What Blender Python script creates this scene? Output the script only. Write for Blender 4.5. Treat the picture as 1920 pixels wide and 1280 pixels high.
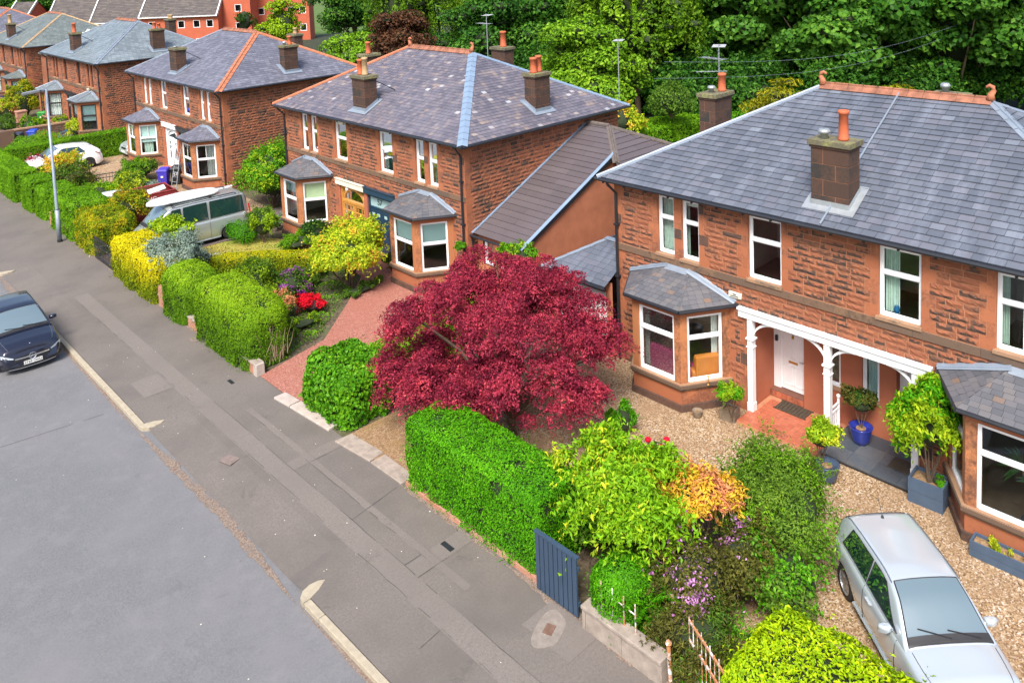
import bpy, math, random
import numpy as np
from mathutils import Vector, Matrix
sc = bpy.context.scene
for o in list(bpy.data.objects): bpy.data.objects.remove(o)
R = math.radians
# ------------------------------------------------------------------ camera
cd = bpy.data.cameras.new('camera'); cam = bpy.data.objects.new('camera', cd); sc.collection.objects.link(cam)
cr = Vector((0.72434000, -0.68833042, -0.03915102)); cdn = Vector((-0.09172406, -0.03992965, -0.99498358)); cf = Vector((0.68331418, 0.72429749, -0.09205910))
cam.matrix_world = Matrix(((cr.x, -cdn.x, -cf.x, 0), (cr.y, -cdn.y, -cf.y, 0), (cr.z, -cdn.z, -cf.z, 12.5), (0, 0, 0, 1)))
cd.sensor_fit = 'HORIZONTAL'; cd.sensor_width = 36; cd.lens = 1551.036 / 1920 * 36
cd.shift_x = 0; cd.shift_y = -(640 - 51.595) / 1920
cd.clip_start = .1; cd.clip_end = 2000
sc.camera = cam
# ------------------------------------------------------------------ light
SUN_EL, SUN_AZ = 52, 240      # elevation, direction the light comes from (clockwise from +Y)
w = bpy.data.worlds.new('World'); sc.world = w; w.use_nodes = True
nt = w.node_tree; nt.nodes.clear()
sky = nt.nodes.new('ShaderNodeTexSky'); sky.sky_type = 'NISHITA'; sky.sun_disc = False
sky.sun_elevation = R(SUN_EL); sky.sun_rotation = R(SUN_AZ); sky.air_density = 1.0; sky.dust_density = 4.0; sky.ozone_density = 1.5
bg = nt.nodes.new('ShaderNodeBackground'); bg.inputs['Strength'].default_value = .12
wo = nt.nodes.new('ShaderNodeOutputWorld')
nt.links.new(sky.outputs[0], bg.inputs[0]); nt.links.new(bg.outputs[0], wo.inputs[0])
sl = bpy.data.lights.new('sun', 'SUN'); sl.energy = 2.35; sl.angle = R(20); sl.color = (1, .955, .89)
so = bpy.data.objects.new('sun', sl); sc.collection.objects.link(so)
sd = Vector((math.sin(R(SUN_AZ)) * math.cos(R(SUN_EL)), math.cos(R(SUN_AZ)) * math.cos(R(SUN_EL)), math.sin(R(SUN_EL))))
so.rotation_euler = sd.to_track_quat('Z', 'Y').to_euler(); so.location = (0, 0, 60)
sc.view_settings.view_transform = 'Standard'; sc.view_settings.look = 'None'
sc.view_settings.gamma = 1; sc.view_settings.use_curve_mapping = False
sc.view_settings.exposure = 1.06
sc.render.engine = 'CYCLES'
sc.cycles.max_bounces = 6; sc.cycles.transparent_max_bounces = 8; sc.cycles.diffuse_bounces = 3
# ------------------------------------------------------------------ helpers
rng = np.random.default_rng(7); random.seed(7)
COL = sc.collection
def tag(o, label=None, cat=None, group=None, kind=None):
    if label: o['label'] = label
    if cat: o['category'] = cat
    if group: o['group'] = group
    if kind: o['kind'] = kind
    return o
def thing(name, label, cat, loc=(0, 0, 0), rz=0, group=None):
    o = bpy.data.objects.new(name, None); COL.objects.link(o); o.location = loc; o.rotation_euler = (0, 0, rz)
    o.empty_display_size = .1
    return tag(o, label, cat, group)
def copy_tree(o, parent=None, loc=None, rz=None, label=None):
    c = o.copy(); COL.objects.link(c)
    if parent: c.parent = parent
    if loc is not None: c.location = loc
    if rz is not None: c.rotation_euler = (0, 0, rz)
    if label: c['label'] = label
    for ch in list(o.children): copy_tree(ch, c)
    return c
class MB:
    def __init__(s): s.v = []; s.f = []; s.m = []; s.T = None
    def _a(s, vs, fs, m):
        b = len(s.v)
        if s.T is not None: vs = [tuple(s.T @ Vector(p)) for p in vs]
        s.v += [tuple(p) for p in vs]
        for f in fs: s.f.append(tuple(b + i for i in f)); s.m.append(m)
        return s
    def box(s, x0, x1, y0, y1, z0, z1, m=0):
        v = [(x, y, z) for x in (x0, x1) for y in (y0, y1) for z in (z0, z1)]
        return s._a(v, [(0, 1, 3, 2), (4, 6, 7, 5), (0, 4, 5, 1), (2, 3, 7, 6), (0, 2, 6, 4), (1, 5, 7, 3)], m)
    def poly(s, pts, m=0): return s._a(pts, [tuple(range(len(pts)))], m)
    def prism(s, pts, z0, z1, m=0):       # pts 2D counter-clockwise
        n = len(pts)
        v = [(x, y, z0) for x, y in pts] + [(x, y, z1) for x, y in pts]
        return s._a(v, [tuple(range(n))[::-1], tuple(range(n, 2 * n))] + [(i, (i + 1) % n, n + (i + 1) % n, n + i) for i in range(n)], m)
    def slab(s, pts, d, m=0):             # planar 3D polygon thickened by vector d
        n = len(pts); d = Vector(d); p = [Vector(q) for q in pts]
        v = p + [q + d for q in p]
        return s._a(v, [tuple(range(n))[::-1], tuple(range(n, 2 * n))] + [(i, (i + 1) % n, n + (i + 1) % n, n + i) for i in range(n)], m)
    def tube(s, pts, rad, n=8, m=0, caps=True):
        pts = [Vector(p) for p in pts]
        if not hasattr(rad, '__len__'): rad = [rad] * len(pts)
        vs = []; up = Vector((0, 0, 1))
        for i, p in enumerate(pts):
            d = (pts[min(i + 1, len(pts) - 1)] - pts[max(i - 1, 0)]).normalized()
            a = d.cross(up if abs(d.z) < .95 else Vector((1, 0, 0))).normalized(); b = a.cross(d).normalized()
            for k in range(n):
                t = 2 * math.pi * k / n; vs.append(p + (a * math.cos(t) + b * math.sin(t)) * rad[i])
        fs = [(i * n + k, i * n + (k + 1) % n, (i + 1) * n + (k + 1) % n, (i + 1) * n + k) for i in range(len(pts) - 1) for k in range(n)]
        if caps: fs += [tuple(range(n))[::-1], tuple((len(pts) - 1) * n + k for k in range(n))]
        return s._a(vs, fs, m)
    def lathe(s, prof, c=(0, 0, 0), n=16, m=0):   # prof: (r,z) list
        vs = []; 
        for r, z in prof:
            for k in range(n):
                t = 2 * math.pi * k / n; vs.append((c[0] + r * math.cos(t), c[1] + r * math.sin(t), c[2] + z))
        fs = [(i * n + k, i * n + (k + 1) % n, (i + 1) * n + (k + 1) % n, (i + 1) * n + k) for i in range(len(prof) - 1) for k in range(n)]
        fs += [tuple(range(n))[::-1], tuple((len(prof) - 1) * n + k for k in range(n))]
        return s._a(vs, fs, m)
    def grid(s, P, m=0, close=False):     # P: rows of points
        r, c = len(P), len(P[0]); vs = [q for row in P for q in row]
        return s._a(vs, [(i * c + j, i * c + j + 1, (i + 1) * c + j + 1, (i + 1) * c + j) for i in range(r - 1) for j in range(c - 1)], m)
    def build(s, name, mats, parent=None, smooth=False, bevel=0):
        me = bpy.data.meshes.new(name); me.from_pydata(s.v, [], s.f); me.update()
        if not isinstance(mats, (list, tuple)): mats = [mats]
        for m in mats: me.materials.append(m)
        me.polygons.foreach_set('material_index', s.m)
        if smooth: me.polygons.foreach_set('use_smooth', [True] * len(s.f))
        o = bpy.data.objects.new(name, me); COL.objects.link(o)
        if parent: o.parent = parent
        if bevel:
            b = o.modifiers.new('bevel', 'BEVEL'); b.width = bevel; b.segments = 2; b.limit_method = 'ANGLE'
        return o
def text_mesh(name, txt, size, M, mat, parent, depth=.003):
    c = bpy.data.curves.new('t', 'FONT'); c.body = txt; c.size = size; c.extrude = depth; c.align_x = 'CENTER'; c.align_y = 'CENTER'
    t = bpy.data.objects.new('t', c); COL.objects.link(t)
    dg = bpy.context.evaluated_depsgraph_get(); dg.update()
    me = bpy.data.meshes.new_from_object(t.evaluated_get(dg)); me.name = name
    me.transform(M); me.materials.clear(); me.materials.append(mat)
    bpy.data.objects.remove(t); bpy.data.curves.remove(c)
    o = bpy.data.objects.new(name, me); COL.objects.link(o); o.parent = parent
    return o
# ------------------------------------------------------------------ materials
class NT:
    def __init__(s, name):
        s.mat = bpy.data.materials.new(name); s.mat.use_nodes = True; s.t = s.mat.node_tree
        s.b = s.t.nodes['Principled BSDF']; s.out = s.t.nodes['Material Output']; s.tc = s.t.nodes.new('ShaderNodeTexCoord')
    def n(s, t, **k):
        x = s.t.nodes.new('ShaderNode' + t)
        for a, b in k.items(): setattr(x, a, b)
        return x
    def l(s, a, b): s.t.links.new(a, b)
    def noise(s, scale, detail=4, rough=.6, coord=None, dist=0):
        x = s.n('TexNoise'); x.inputs['Scale'].default_value = scale; x.inputs['Detail'].default_value = detail
        x.inputs['Roughness'].default_value = rough; x.inputs['Distortion'].default_value = dist
        s.l(coord or s.tc.outputs['Object'], x.inputs['Vector']); return x.outputs['Fac']
    def ramp(s, fac, stops, interp='LINEAR'):
        x = s.n('ValToRGB'); cr_ = x.color_ramp; cr_.interpolation = interp
        while len(cr_.elements) < len(stops): cr_.elements.new(.5)
        for e, (p, c) in zip(cr_.elements, stops): e.position = p; e.color = (*c, 1) if len(c) == 3 else c
        s.l(fac, x.inputs[0]); return x.outputs[0]
    def mix(s, f, a, b, mode='MIX'):
        x = s.n('Mix', data_type='RGBA', blend_type=mode)
        for v, i in ((f, 0), (a, 6), (b, 7)):
            if isinstance(v, (int, float)): x.inputs[i].default_value = v
            elif isinstance(v, tuple): x.inputs[i].default_value = (*v, 1)
            else: s.l(v, x.inputs[i])
        return x.outputs[2]
    def math(s, op, a, b=0):
        x = s.n('Math', operation=op)
        for v, i in ((a, 0), (b, 1)):
            if isinstance(v, (int, float)): x.inputs[i].default_value = v
            else: s.l(v, x.inputs[i])
        return x.outputs[0]
    def bump(s, h, strength=.5, dist=.02):
        x = s.n('Bump'); x.inputs['Strength'].default_value = strength; x.inputs['Distance'].default_value = dist
        s.l(h, x.inputs['Height']); s.l(x.outputs[0], s.b.inputs['Normal'])
    def col(s, c):
        if isinstance(c, tuple): s.b.inputs['Base Color'].default_value = (*c, 1)
        else: s.l(c, s.b.inputs['Base Color'])
        return s
    def set(s, rough=None, metal=None, spec=None, coat=None):
        for v, k in ((rough, 'Roughness'), (metal, 'Metallic'), (spec, 'Specular IOR Level'), (coat, 'Coat Weight')):
            if v is not None: s.b.inputs[k].default_value = v
        return s
def simple(name, c, rough=.6, metal=0, var=.15, scale=3, spec=None, coat=None, bump=0):
    m = NT(name); nz = m.noise(scale, 5)
    m.col(m.ramp(nz, [(.25, tuple(x * (1 - var) for x in c)), (.75, tuple(min(1, x * (1 + var)) for x in c))]))
    m.set(rough, metal, spec, coat)
    if bump: m.bump(m.noise(scale * 8, 5), bump, .01)
    return m.mat
def island(m):
    g = m.n('NewGeometry'); return g.outputs['Random Per Island']
def stone_mat(name, c1, c2, dark, stain=.5, rough=.85, bs=.5):
    m = NT(name); r = island(m)
    base = m.ramp(r, [(0, c1), (.5, tuple((a + b) / 2 for a, b in zip(c1, c2))), (1, c2)])
    n1 = m.noise(2.2, 6, .7); n2 = m.noise(14, 5, .7)
    f = m.math('ADD', m.math('MULTIPLY', n1, .6), m.math('MULTIPLY', n2, .4)); f = m.math('ADD', f, m.math('MULTIPLY', m.math('SUBTRACT', r, .5), .22))
    st = m.ramp(f, [(max(0, .62 - stain * .3), (0, 0, 0)), (min(1, .72 - stain * .12), (1, 1, 1))])
    m.col(m.mix(st, base, dark)); m.set(rough); m.bump(m.noise(30, 6, .7), bs, .02)
    return m.mat
def slate_mat(name, stops, rough=.5, streak=(.30, .34, .42), sfac=.35):
    m = NT(name); r = island(m)
    base = m.ramp(r, stops)
    mp = m.n('Mapping'); mp.inputs['Scale'].default_value = (.35, 1.6, .35); m.l(m.tc.outputs['Object'], mp.inputs[0])
    n1 = m.noise(1.6, 6, .65, mp.outputs[0])
    c = m.mix(m.ramp(n1, [(.5, (0, 0, 0)), (.72, (sfac,) * 3)]), base, streak)
    n3 = m.noise(.5, 4, .6); c = m.mix(m.ramp(n3, [(.35, (.35,) * 3), (.62, (0, 0, 0))]), c, tuple(x * .75 for x in stops[0][1]))
    n2 = m.noise(9, 5, .7); c = m.mix(m.ramp(n2, [(.60, (0, 0, 0)), (.75, (.5,) * 3)]), c, (.13, .12, .07))
    m.col(c); m.set(rough); m.bump(m.noise(25, 5), .25, .01); return m.mat
def leaf_mat(name, stops, nscale=1.2, nmix=.45, trans=.30, zr=None, rough=.45):
    m = NT(name); r = island(m); nz = m.ramp(m.noise(nscale, 4, .6), [(.3, (0, 0, 0)), (.7, (1, 1, 1))])
    f = m.math('ADD', m.math('MULTIPLY', r, 1 - nmix), m.math('MULTIPLY', nz, nmix))
    if zr:      # ramp position rises with height; golden hedges have yellow top growth
        sx = m.n('SeparateXYZ'); m.l(m.tc.outputs['Object'], sx.inputs[0])
        zf = m.n('MapRange'); zf.inputs['From Min'].default_value = zr[0]; zf.inputs['From Max'].default_value = zr[1]
        m.l(sx.outputs[2], zf.inputs['Value'])
        f = m.math('ADD', m.math('MULTIPLY', f, .55), m.math('MULTIPLY', zf.outputs[0], .45))
    c = m.ramp(f, stops); m.col(c); m.set(rough, spec=.12)
    tr = m.n('BsdfTranslucent'); m.l(c, tr.inputs[0]); mx = m.n('MixShader'); mx.inputs[0].default_value = trans
    m.l(m.b.outputs[0], mx.inputs[1]); m.l(tr.outputs[0], mx.inputs[2]); m.l(mx.outputs[0], m.out.inputs[0])
    return m.mat
def glass_mat(name, tint=(.02, .03, .035), trans=True, refl=.35, cap=.9):
    m = NT(name); gl = m.n('BsdfGlossy'); gl.inputs['Roughness'].default_value = .02; gl.inputs[0].default_value = (.85, .93, 1, 1)
    lw = m.n('Fresnel'); lw.inputs[0].default_value = 1.5
    f = m.math('ADD', m.math('MULTIPLY', lw.outputs[0], .8), refl * .05)
    f = m.math('MINIMUM', f, cap)
    mx = m.n('MixShader'); m.l(f, mx.inputs[0])
    if trans: tb = m.n('BsdfTransparent'); tb.inputs[0].default_value = (.85, .92, .9, 1); m.l(tb.outputs[0], mx.inputs[1])
    else: m.col(tint).set(.08); m.l(m.b.outputs[0], mx.inputs[1])
    m.l(gl.outputs[0], mx.inputs[2]); m.l(mx.outputs[0], m.out.inputs[0])
    return m.mat
def ground_mat(name, stops, cell, rough=.9, bs=.6, patch=None, ps=.6):
    m = NT(name); v = m.n('TexVoronoi'); v.inputs['Scale'].default_value = cell; m.l(m.tc.outputs['Object'], v.inputs['Vector'])
    sp = m.n('SeparateColor'); m.l(v.outputs['Color'], sp.inputs[0]); c = m.ramp(sp.outputs[0], stops)
    n1 = m.noise(ps, 5, .6)
    if patch: c = m.mix(m.ramp(n1, [(.45, (0, 0, 0)), (.7, (.75,) * 3)]), c, patch)
    m.col(c); m.set(rough); m.bump(v.outputs['Distance'], bs, .02); return m.mat
M = {}
M['ashlar'] = stone_mat('ashlar_sandstone', (.33, .108, .048), (.43, .155, .068), (.19, .07, .04), .46, .85, .4)
M['rubble'] = stone_mat('rock_faced_sandstone', (.24, .080, .040), (.37, .132, .062), (.11, .055, .036), .45, .9, .9)
M['mortar'] = simple('pale_mortar', (.44, .195, .105), .95, 0, .2, 4)
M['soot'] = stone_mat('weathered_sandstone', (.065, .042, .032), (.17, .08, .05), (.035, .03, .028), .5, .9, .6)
M['sill'] = stone_mat('weathered_sill_stone', (.11, .075, .055), (.22, .125, .07), (.045, .038, .034), .3, .85, .5)
M['siltop'] = stone_mat('pale_sill_stone', (.30, .18, .11), (.36, .21, .12), (.12, .085, .06), .3, .85, .4)
M['render'] = simple('orange_render', (.42, .155, .08), .9, 0, .2, 1.6, bump=.3)
M['porchred'] = simple('painted_porch_stone', (.38, .12, .06), .8, 0, .12, 1.5, bump=.2)
M['white'] = simple('white_paint', (.82, .83, .84), .35, 0, .03, 2)
M['cream'] = simple('cream_plastic', (.72, .68, .55), .5, 0, .05, 2)
M['black'] = simple('black_iron_paint', (.02, .022, .028), .4, 0, .2, 3)
M['lead'] = simple('lead_flashing', (.235, .28, .34), .45, .2, .15, 2.5)
M['leadblue'] = simple('blue_grey_flashing', (.21, .29, .40), .4, .1, .12, 2.5)
M['terra'] = simple('terracotta_tile', (.42, .15, .075), .75, 0, .35, 5, bump=.3)
M['terra2'] = simple('mossy_terracotta_tile', (.27, .11, .065), .8, 0, .5, 4, bump=.3)
M['potbuff'] = simple('buff_clay', (.45, .30, .16), .8, 0, .3, 5)
M['potred'] = simple('red_clay', (.50, .12, .05), .7, 0, .2, 5)
M['zinc'] = simple('weathered_zinc', (.40, .43, .45), .4, .5, .15, 5)
M['dark'] = simple('dark_interior', (.035, .032, .03), .9, 0, .3, 2)
M['room'] = simple('room_plaster', (.55, .50, .43), .9, 0, .2, 1)
M['roomfloor'] = simple('room_floorboards', (.26, .19, .14), .6, 0, .2, 2)
M['glass'] = glass_mat('window_glass')
M['carglass'] = glass_mat('tinted_car_glass', (.012, .04, .036), False, .5, .6)
M['screen'] = glass_mat('windscreen_glass', (.12, .17, .19), False, 2.2, .6)
M['curtain'] = simple('pale_green_curtain', (.50, .62, .55), .9, 0, .15, 9)
M['curtainw'] = simple('white_curtain', (.68, .70, .68), .9, 0, .12, 9)
M['blind'] = simple('pale_blue_blind', (.52, .68, .68), .8, 0, .04, 3)
M['blindg'] = simple('pale_green_blind', (.50, .58, .36), .8, 0, .05, 3)
M['redpaint'] = simple('maroon_paint', (.18, .035, .04), .5, 0, .1, 3)
M['blue'] = simple('dark_blue_door_paint', (.018, .048, .085), .3, 0, .1, 3)
M['wood'] = simple('varnished_oak', (.52, .24, .05), .35, 0, .25, 8)
M['brass'] = simple('brass', (.6, .38, .1), .3, .8, .1, 3)
M['quarry'] = None
M['slateA'] = slate_mat('blue_grey_slate', [(0, (.088, .102, .132)), (.35, (.110, .124, .156)), (.7, (.122, .136, .168)), (.93, (.138, .142, .176)), (1, (.18, .205, .25))])
M['slateB'] = slate_mat('purple_weathered_slate', [(0, (.095, .09, .12)), (.35, (.128, .12, .15)), (.7, (.155, .14, .168)), (.9, (.19, .165, .175)), (.965, (.26, .20, .17)), (1, (.42, .43, .47))], .55, (.26, .25, .29), .4)
M['slateC'] = slate_mat('old_grey_slate', [(0, (.10, .105, .14)), (.5, (.13, .13, .17)), (1, (.18, .185, .23))], .6, (.22, .23, .27), .3)
M['slateD'] = slate_mat('pale_blue_slate', [(0, (.13, .16, .18)), (.5, (.16, .195, .215)), (1, (.21, .25, .28))], .45, (.32, .37, .41), .4)
M['slateE'] = slate_mat('green_grey_slate', [(0, (.10, .125, .125)), (.5, (.13, .155, .15)), (1, (.17, .20, .20))], .6, (.2, .2, .17), .3)
M['tile'] = slate_mat('brown_concrete_tile', [(0, (.095, .078, .085)), (.5, (.105, .087, .094)), (1, (.115, .095, .102))], .6, (.14, .12, .13), .25)
M['slateback'] = simple('slate_shadow_gap', (.035, .04, .05), .9)
M['bayslate'] = slate_mat('mossy_bay_slate', [(0, (.085, .09, .105)), (.5, (.12, .12, .135)), (.93, (.145, .14, .145)), (1, (.20, .125, .085))], .6, (.16, .16, .16), .3)
# ground
def asphalt(name, c, patch, sp=(.5, .5, .5), white=True, ps=.35):
    m = NT(name); n1 = m.noise(ps, 6, .6); n2 = m.math('ADD', m.math('MULTIPLY', m.noise(60, 3, .8), .5), m.math('MULTIPLY', m.noise(19, 4, .9), .5)); n3 = m.noise(2.5, 5, .7)
    c0 = m.ramp(n2, [(.36, tuple(x * .66 for x in c)), (.64, tuple(x * 1.36 for x in c))])
    c0 = m.mix(m.ramp(n1, [(.42, (0, 0, 0)), (.68, (.8,) * 3)]), c0, patch)
    c0 = m.mix(m.ramp(m.noise(.9, 5, .75, None, .6), [(.60, (0, 0, 0)), (.70, (.45,) * 3)]), c0, tuple(x * .6 for x in patch))
    c0 = m.mix(m.ramp(n3, [(.5, (0, 0, 0)), (.8, (.45,) * 3)]), c0, tuple(x * 1.25 for x in patch))
    if white:
        v = m.n('TexVoronoi'); v.inputs['Scale'].default_value = 1.1; m.l(m.tc.outputs['Object'], v.inputs['Vector'])
        s_ = m.ramp(v.outputs['Distance'], [(.016, (1, 1, 1)), (.022, (0, 0, 0))]); c0 = m.mix(s_, c0, (.6, .6, .55))
    m.col(c0); m.set(.85); m.bump(n2, .35, .01); return m.mat
M['road'] = asphalt('worn_road_asphalt', (.136, .138, .145), (.172, .169, .174))
M['pave'] = asphalt('worn_pavement_asphalt', (.147, .128, .114), (.108, .095, .086), ps=.5)
M['pave2'] = asphalt('newer_pavement_patch', (.168, .146, .130), (.148, .128, .115), white=False)
M['crack'] = simple('dark_joint', (.078, .072, .07), .9)
M['debris'] = ground_mat('leaf_litter', [(0, (.13, .085, .06)), (.5, (.20, .15, .12)), (1, (.28, .22, .17))], 40, patch=(.165, .145, .135), ps=2)
M['kerb'] = simple('granite_kerb_stone', (.36, .31, .23), .85, 0, .18, 6, bump=.3)
M['gravel'] = ground_mat('golden_gravel', [(0, (.10, .055, .03)), (.25, (.24, .145, .07)), (.55, (.36, .235, .125)), (.85, (.44, .33, .21)), (1, (.58, .52, .45))], 34, patch=(.27, .17, .095), ps=.8)
M['redgravel'] = ground_mat('red_gravel', [(0, (.20, .065, .05)), (.4, (.33, .12, .085)), (.8, (.41, .18, .13)), (1, (.45, .25, .2))], 40, patch=(.33, .12, .085), ps=.7)
M['brownridge'] = simple('brown_ridge_tile', (.115, .095, .085), .85, 0, .3, 5)
M['coverring'] = simple('worn_grey_concrete', (.22, .19, .165), .9, 0, .25, 7, bump=.4)
M['soil'] = ground_mat('garden_soil', [(0, (.06, .045, .03)), (.6, (.11, .08, .05)), (1, (.17, .13, .085))], 14, patch=(.07, .10, .03), ps=.9)
M['brownsoil'] = ground_mat('bare_brown_earth', [(0, (.17, .10, .05)), (.6, (.28, .17, .09)), (1, (.34, .24, .14))], 26, patch=(.25, .16, .06), ps=1.5)
M['lawn'] = ground_mat('mown_lawn', [(0, (.24, .20, .03)), (.6, (.36, .29, .05)), (1, (.45, .36, .09))], 30, patch=(.20, .27, .03), ps=.7)
M['grass'] = ground_mat('rough_grass', [(0, (.05, .09, .015)), (.6, (.08, .15, .02)), (1, (.13, .2, .04))], 10, patch=(.07, .10, .02), ps=.2)
M['tarmac'] = asphalt('drive_tarmac', (.17, .13, .12), (.14, .11, .105), white=False)
M['slatepave'] = None
M['concrete'] = simple('weathered_concrete', (.30, .25, .21), .9, 0, .3, 5, bump=.4)
M['redwall'] = stone_mat('red_garden_wall_stone', (.36, .16, .10), (.48, .27, .19), (.15, .09, .07), .35, .9, .6)
M['bark'] = simple('brown_bark', (.11, .075, .05), .9, 0, .4, 6, bump=.6)
M['palebark'] = simple('pale_bark', (.27, .2, .13), .9, 0, .3, 6, bump=.5)
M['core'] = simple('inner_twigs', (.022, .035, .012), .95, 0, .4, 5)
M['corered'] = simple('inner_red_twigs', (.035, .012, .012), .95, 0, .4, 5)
# ------------------------------------------------------------------ masonry, roofs, windows
def frameT(o, u, n):        # local frame (u along wall, n outward, z up) -> thing space
    u = Vector(u).normalized(); n = Vector(n).normalized(); o = Vector(o)
    return Matrix(((u.x, n.x, 0, o.x), (u.y, n.y, 0, o.y), (0, 0, 1, o.z), (0, 0, 0, 1)))
def panel(mb, u0, u1, z0, z1, ops, n=0, m=0):
    us = sorted({u0, u1} | {min(max(x, u0), u1) for o in ops for x in o[:2]}); zs = sorted({z0, z1} | {min(max(x, z0), z1) for o in ops for x in o[2:]})
    for a, b in zip(us, us[1:]):
        for c, d in zip(zs, zs[1:]):
            if b - a < 1e-4 or d - c < 1e-4: continue
            mu, mz = (a + b) / 2, (c + d) / 2
            if any(o[0] < mu < o[1] and o[2] < mz < o[3] for o in ops): continue
            mb.poly([(a, n, c), (b, n, c), (b, n, d), (a, n, d)], m)
def rock(mb, u0, u1, z0, z1, m, hi=.035):     # rock faced block, weathered dark along part of its lower edge
    g = .0095; uc, zc = (u0 + u1) / 2, (z0 + z1) / 2; u0 += g; u1 -= g; z0 += g; z1 -= g
    nu = max(3, min(8, int((u1 - u0) / .07) + 2)); P = []; hz = z1 - z0
    for j, fz in enumerate((0, .3, .6, 1)):
        row = []
        for i in range(nu):
            e = i in (0, nu - 1) or j in (0, 3); row.append((u0 + (u1 - u0) * i / (nu - 1) + (0 if e else random.uniform(-.012, .012)), .006 + random.uniform(0, .006) if e else random.uniform(.35, 1.1) * hi * (1.1 if j == 2 else .7), z0 + hz * (fz if j in (0, 3) else fz + random.uniform(-.12, .12))))
        P.append(row)
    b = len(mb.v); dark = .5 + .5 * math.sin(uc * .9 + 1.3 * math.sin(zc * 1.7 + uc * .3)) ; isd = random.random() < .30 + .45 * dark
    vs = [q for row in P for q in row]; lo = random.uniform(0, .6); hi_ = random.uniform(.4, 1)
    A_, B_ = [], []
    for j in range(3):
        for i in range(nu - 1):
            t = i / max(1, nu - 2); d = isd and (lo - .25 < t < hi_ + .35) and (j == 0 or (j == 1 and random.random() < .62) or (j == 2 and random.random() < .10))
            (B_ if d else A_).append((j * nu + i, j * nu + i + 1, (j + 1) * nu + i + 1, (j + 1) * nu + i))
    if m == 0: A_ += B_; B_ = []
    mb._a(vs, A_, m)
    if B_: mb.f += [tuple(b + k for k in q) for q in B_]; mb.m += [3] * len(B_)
def flat(mb, u0, u1, z0, z1, m, n=.008): 
    g = .004; mb.box(u0 + g, u1 - g, 0, n, z0 + g, z1 - g, m)
def sub_iv(iv, a, b):
    out = []
    for x, y in iv:
        if b <= x or a >= y: out.append((x, y)); continue
        if a > x: out.append((x, a))
        if b < y: out.append((b, y))
    return out
def masonry(mb, u0, u1, z0, z1, ops, corner=(True, True), mort=0, rub=1, ash=2, soot=3, psoot=.035, ch=.152):
    panel(mb, u0, u1, z0, z1, ops, 0, mort)
    nrow = max(1, round((z1 - z0) / (2 * ch))); rh = (z1 - z0) / nrow
    for r in range(nrow):
        a, b = z0 + r * rh, z0 + (r + 1) * rh
        dw = .17 if r % 2 else .31
        loc = sorted([o for o in ops if o[2] < b - .02 and o[3] > a + .02])
        iv = [(u0, u1)]; ash_iv = []
        if corner[0]: ash_iv.append((u0, u0 + (.36 if r % 2 else .24)))
        if corner[1]: ash_iv.append((u1 - (.36 if r % 2 else .24), u1))
        for o in loc: ash_iv += [(o[0] - dw, o[0]), (o[1], o[1] + dw)]
        for p, q in zip(loc, loc[1:]):
            if q[0] - p[1] < .75: ash_iv.append((p[1], q[0]))
        ash_iv = sorted((max(x, u0), min(y, u1)) for x, y in ash_iv)
        mg = []
        for x, y in ash_iv:
            if mg and x < mg[-1][1] + .01: mg[-1][1] = max(mg[-1][1], y)
            else: mg.append([x, y])
        for o in loc: mg = [list(t) for t in sub_iv([tuple(t) for t in mg], o[0], o[1])]
        for x, y in mg:
            if y - x > .02: flat(mb, x, y, a, b, ash if random.random() > .06 else soot)
            iv = sub_iv(iv, x, y)
        for o in loc: iv = sub_iv(iv, o[0], o[1])
        for h in (0, 1):
            c, d = a + h * rh / 2, a + (h + 1) * rh / 2
            for x, y in iv:
                if y - x < .04: continue
                p = x
                while p < y - .01:
                    wd = random.uniform(.26, .66)
                    if y - (p + wd) < .2: wd = y - p
                    if wd > .85: wd /= 2
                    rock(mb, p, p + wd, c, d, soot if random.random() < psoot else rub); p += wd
def slice2(poly, t):
    s = []
    n = len(poly)
    for i in range(n):
        (s0, t0), (s1, t1) = poly[i], poly[(i + 1) % n]
        if (t0 - t) * (t1 - t) <= 0 and abs(t1 - t0) > 1e-9: s.append(s0 + (s1 - s0) * (t - t0) / (t1 - t0))
        elif abs(t1 - t0) <= 1e-9 and abs(t0 - t) < 1e-6: s += [s0, s1]
    return (min(s), max(s)) if s else None
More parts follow.
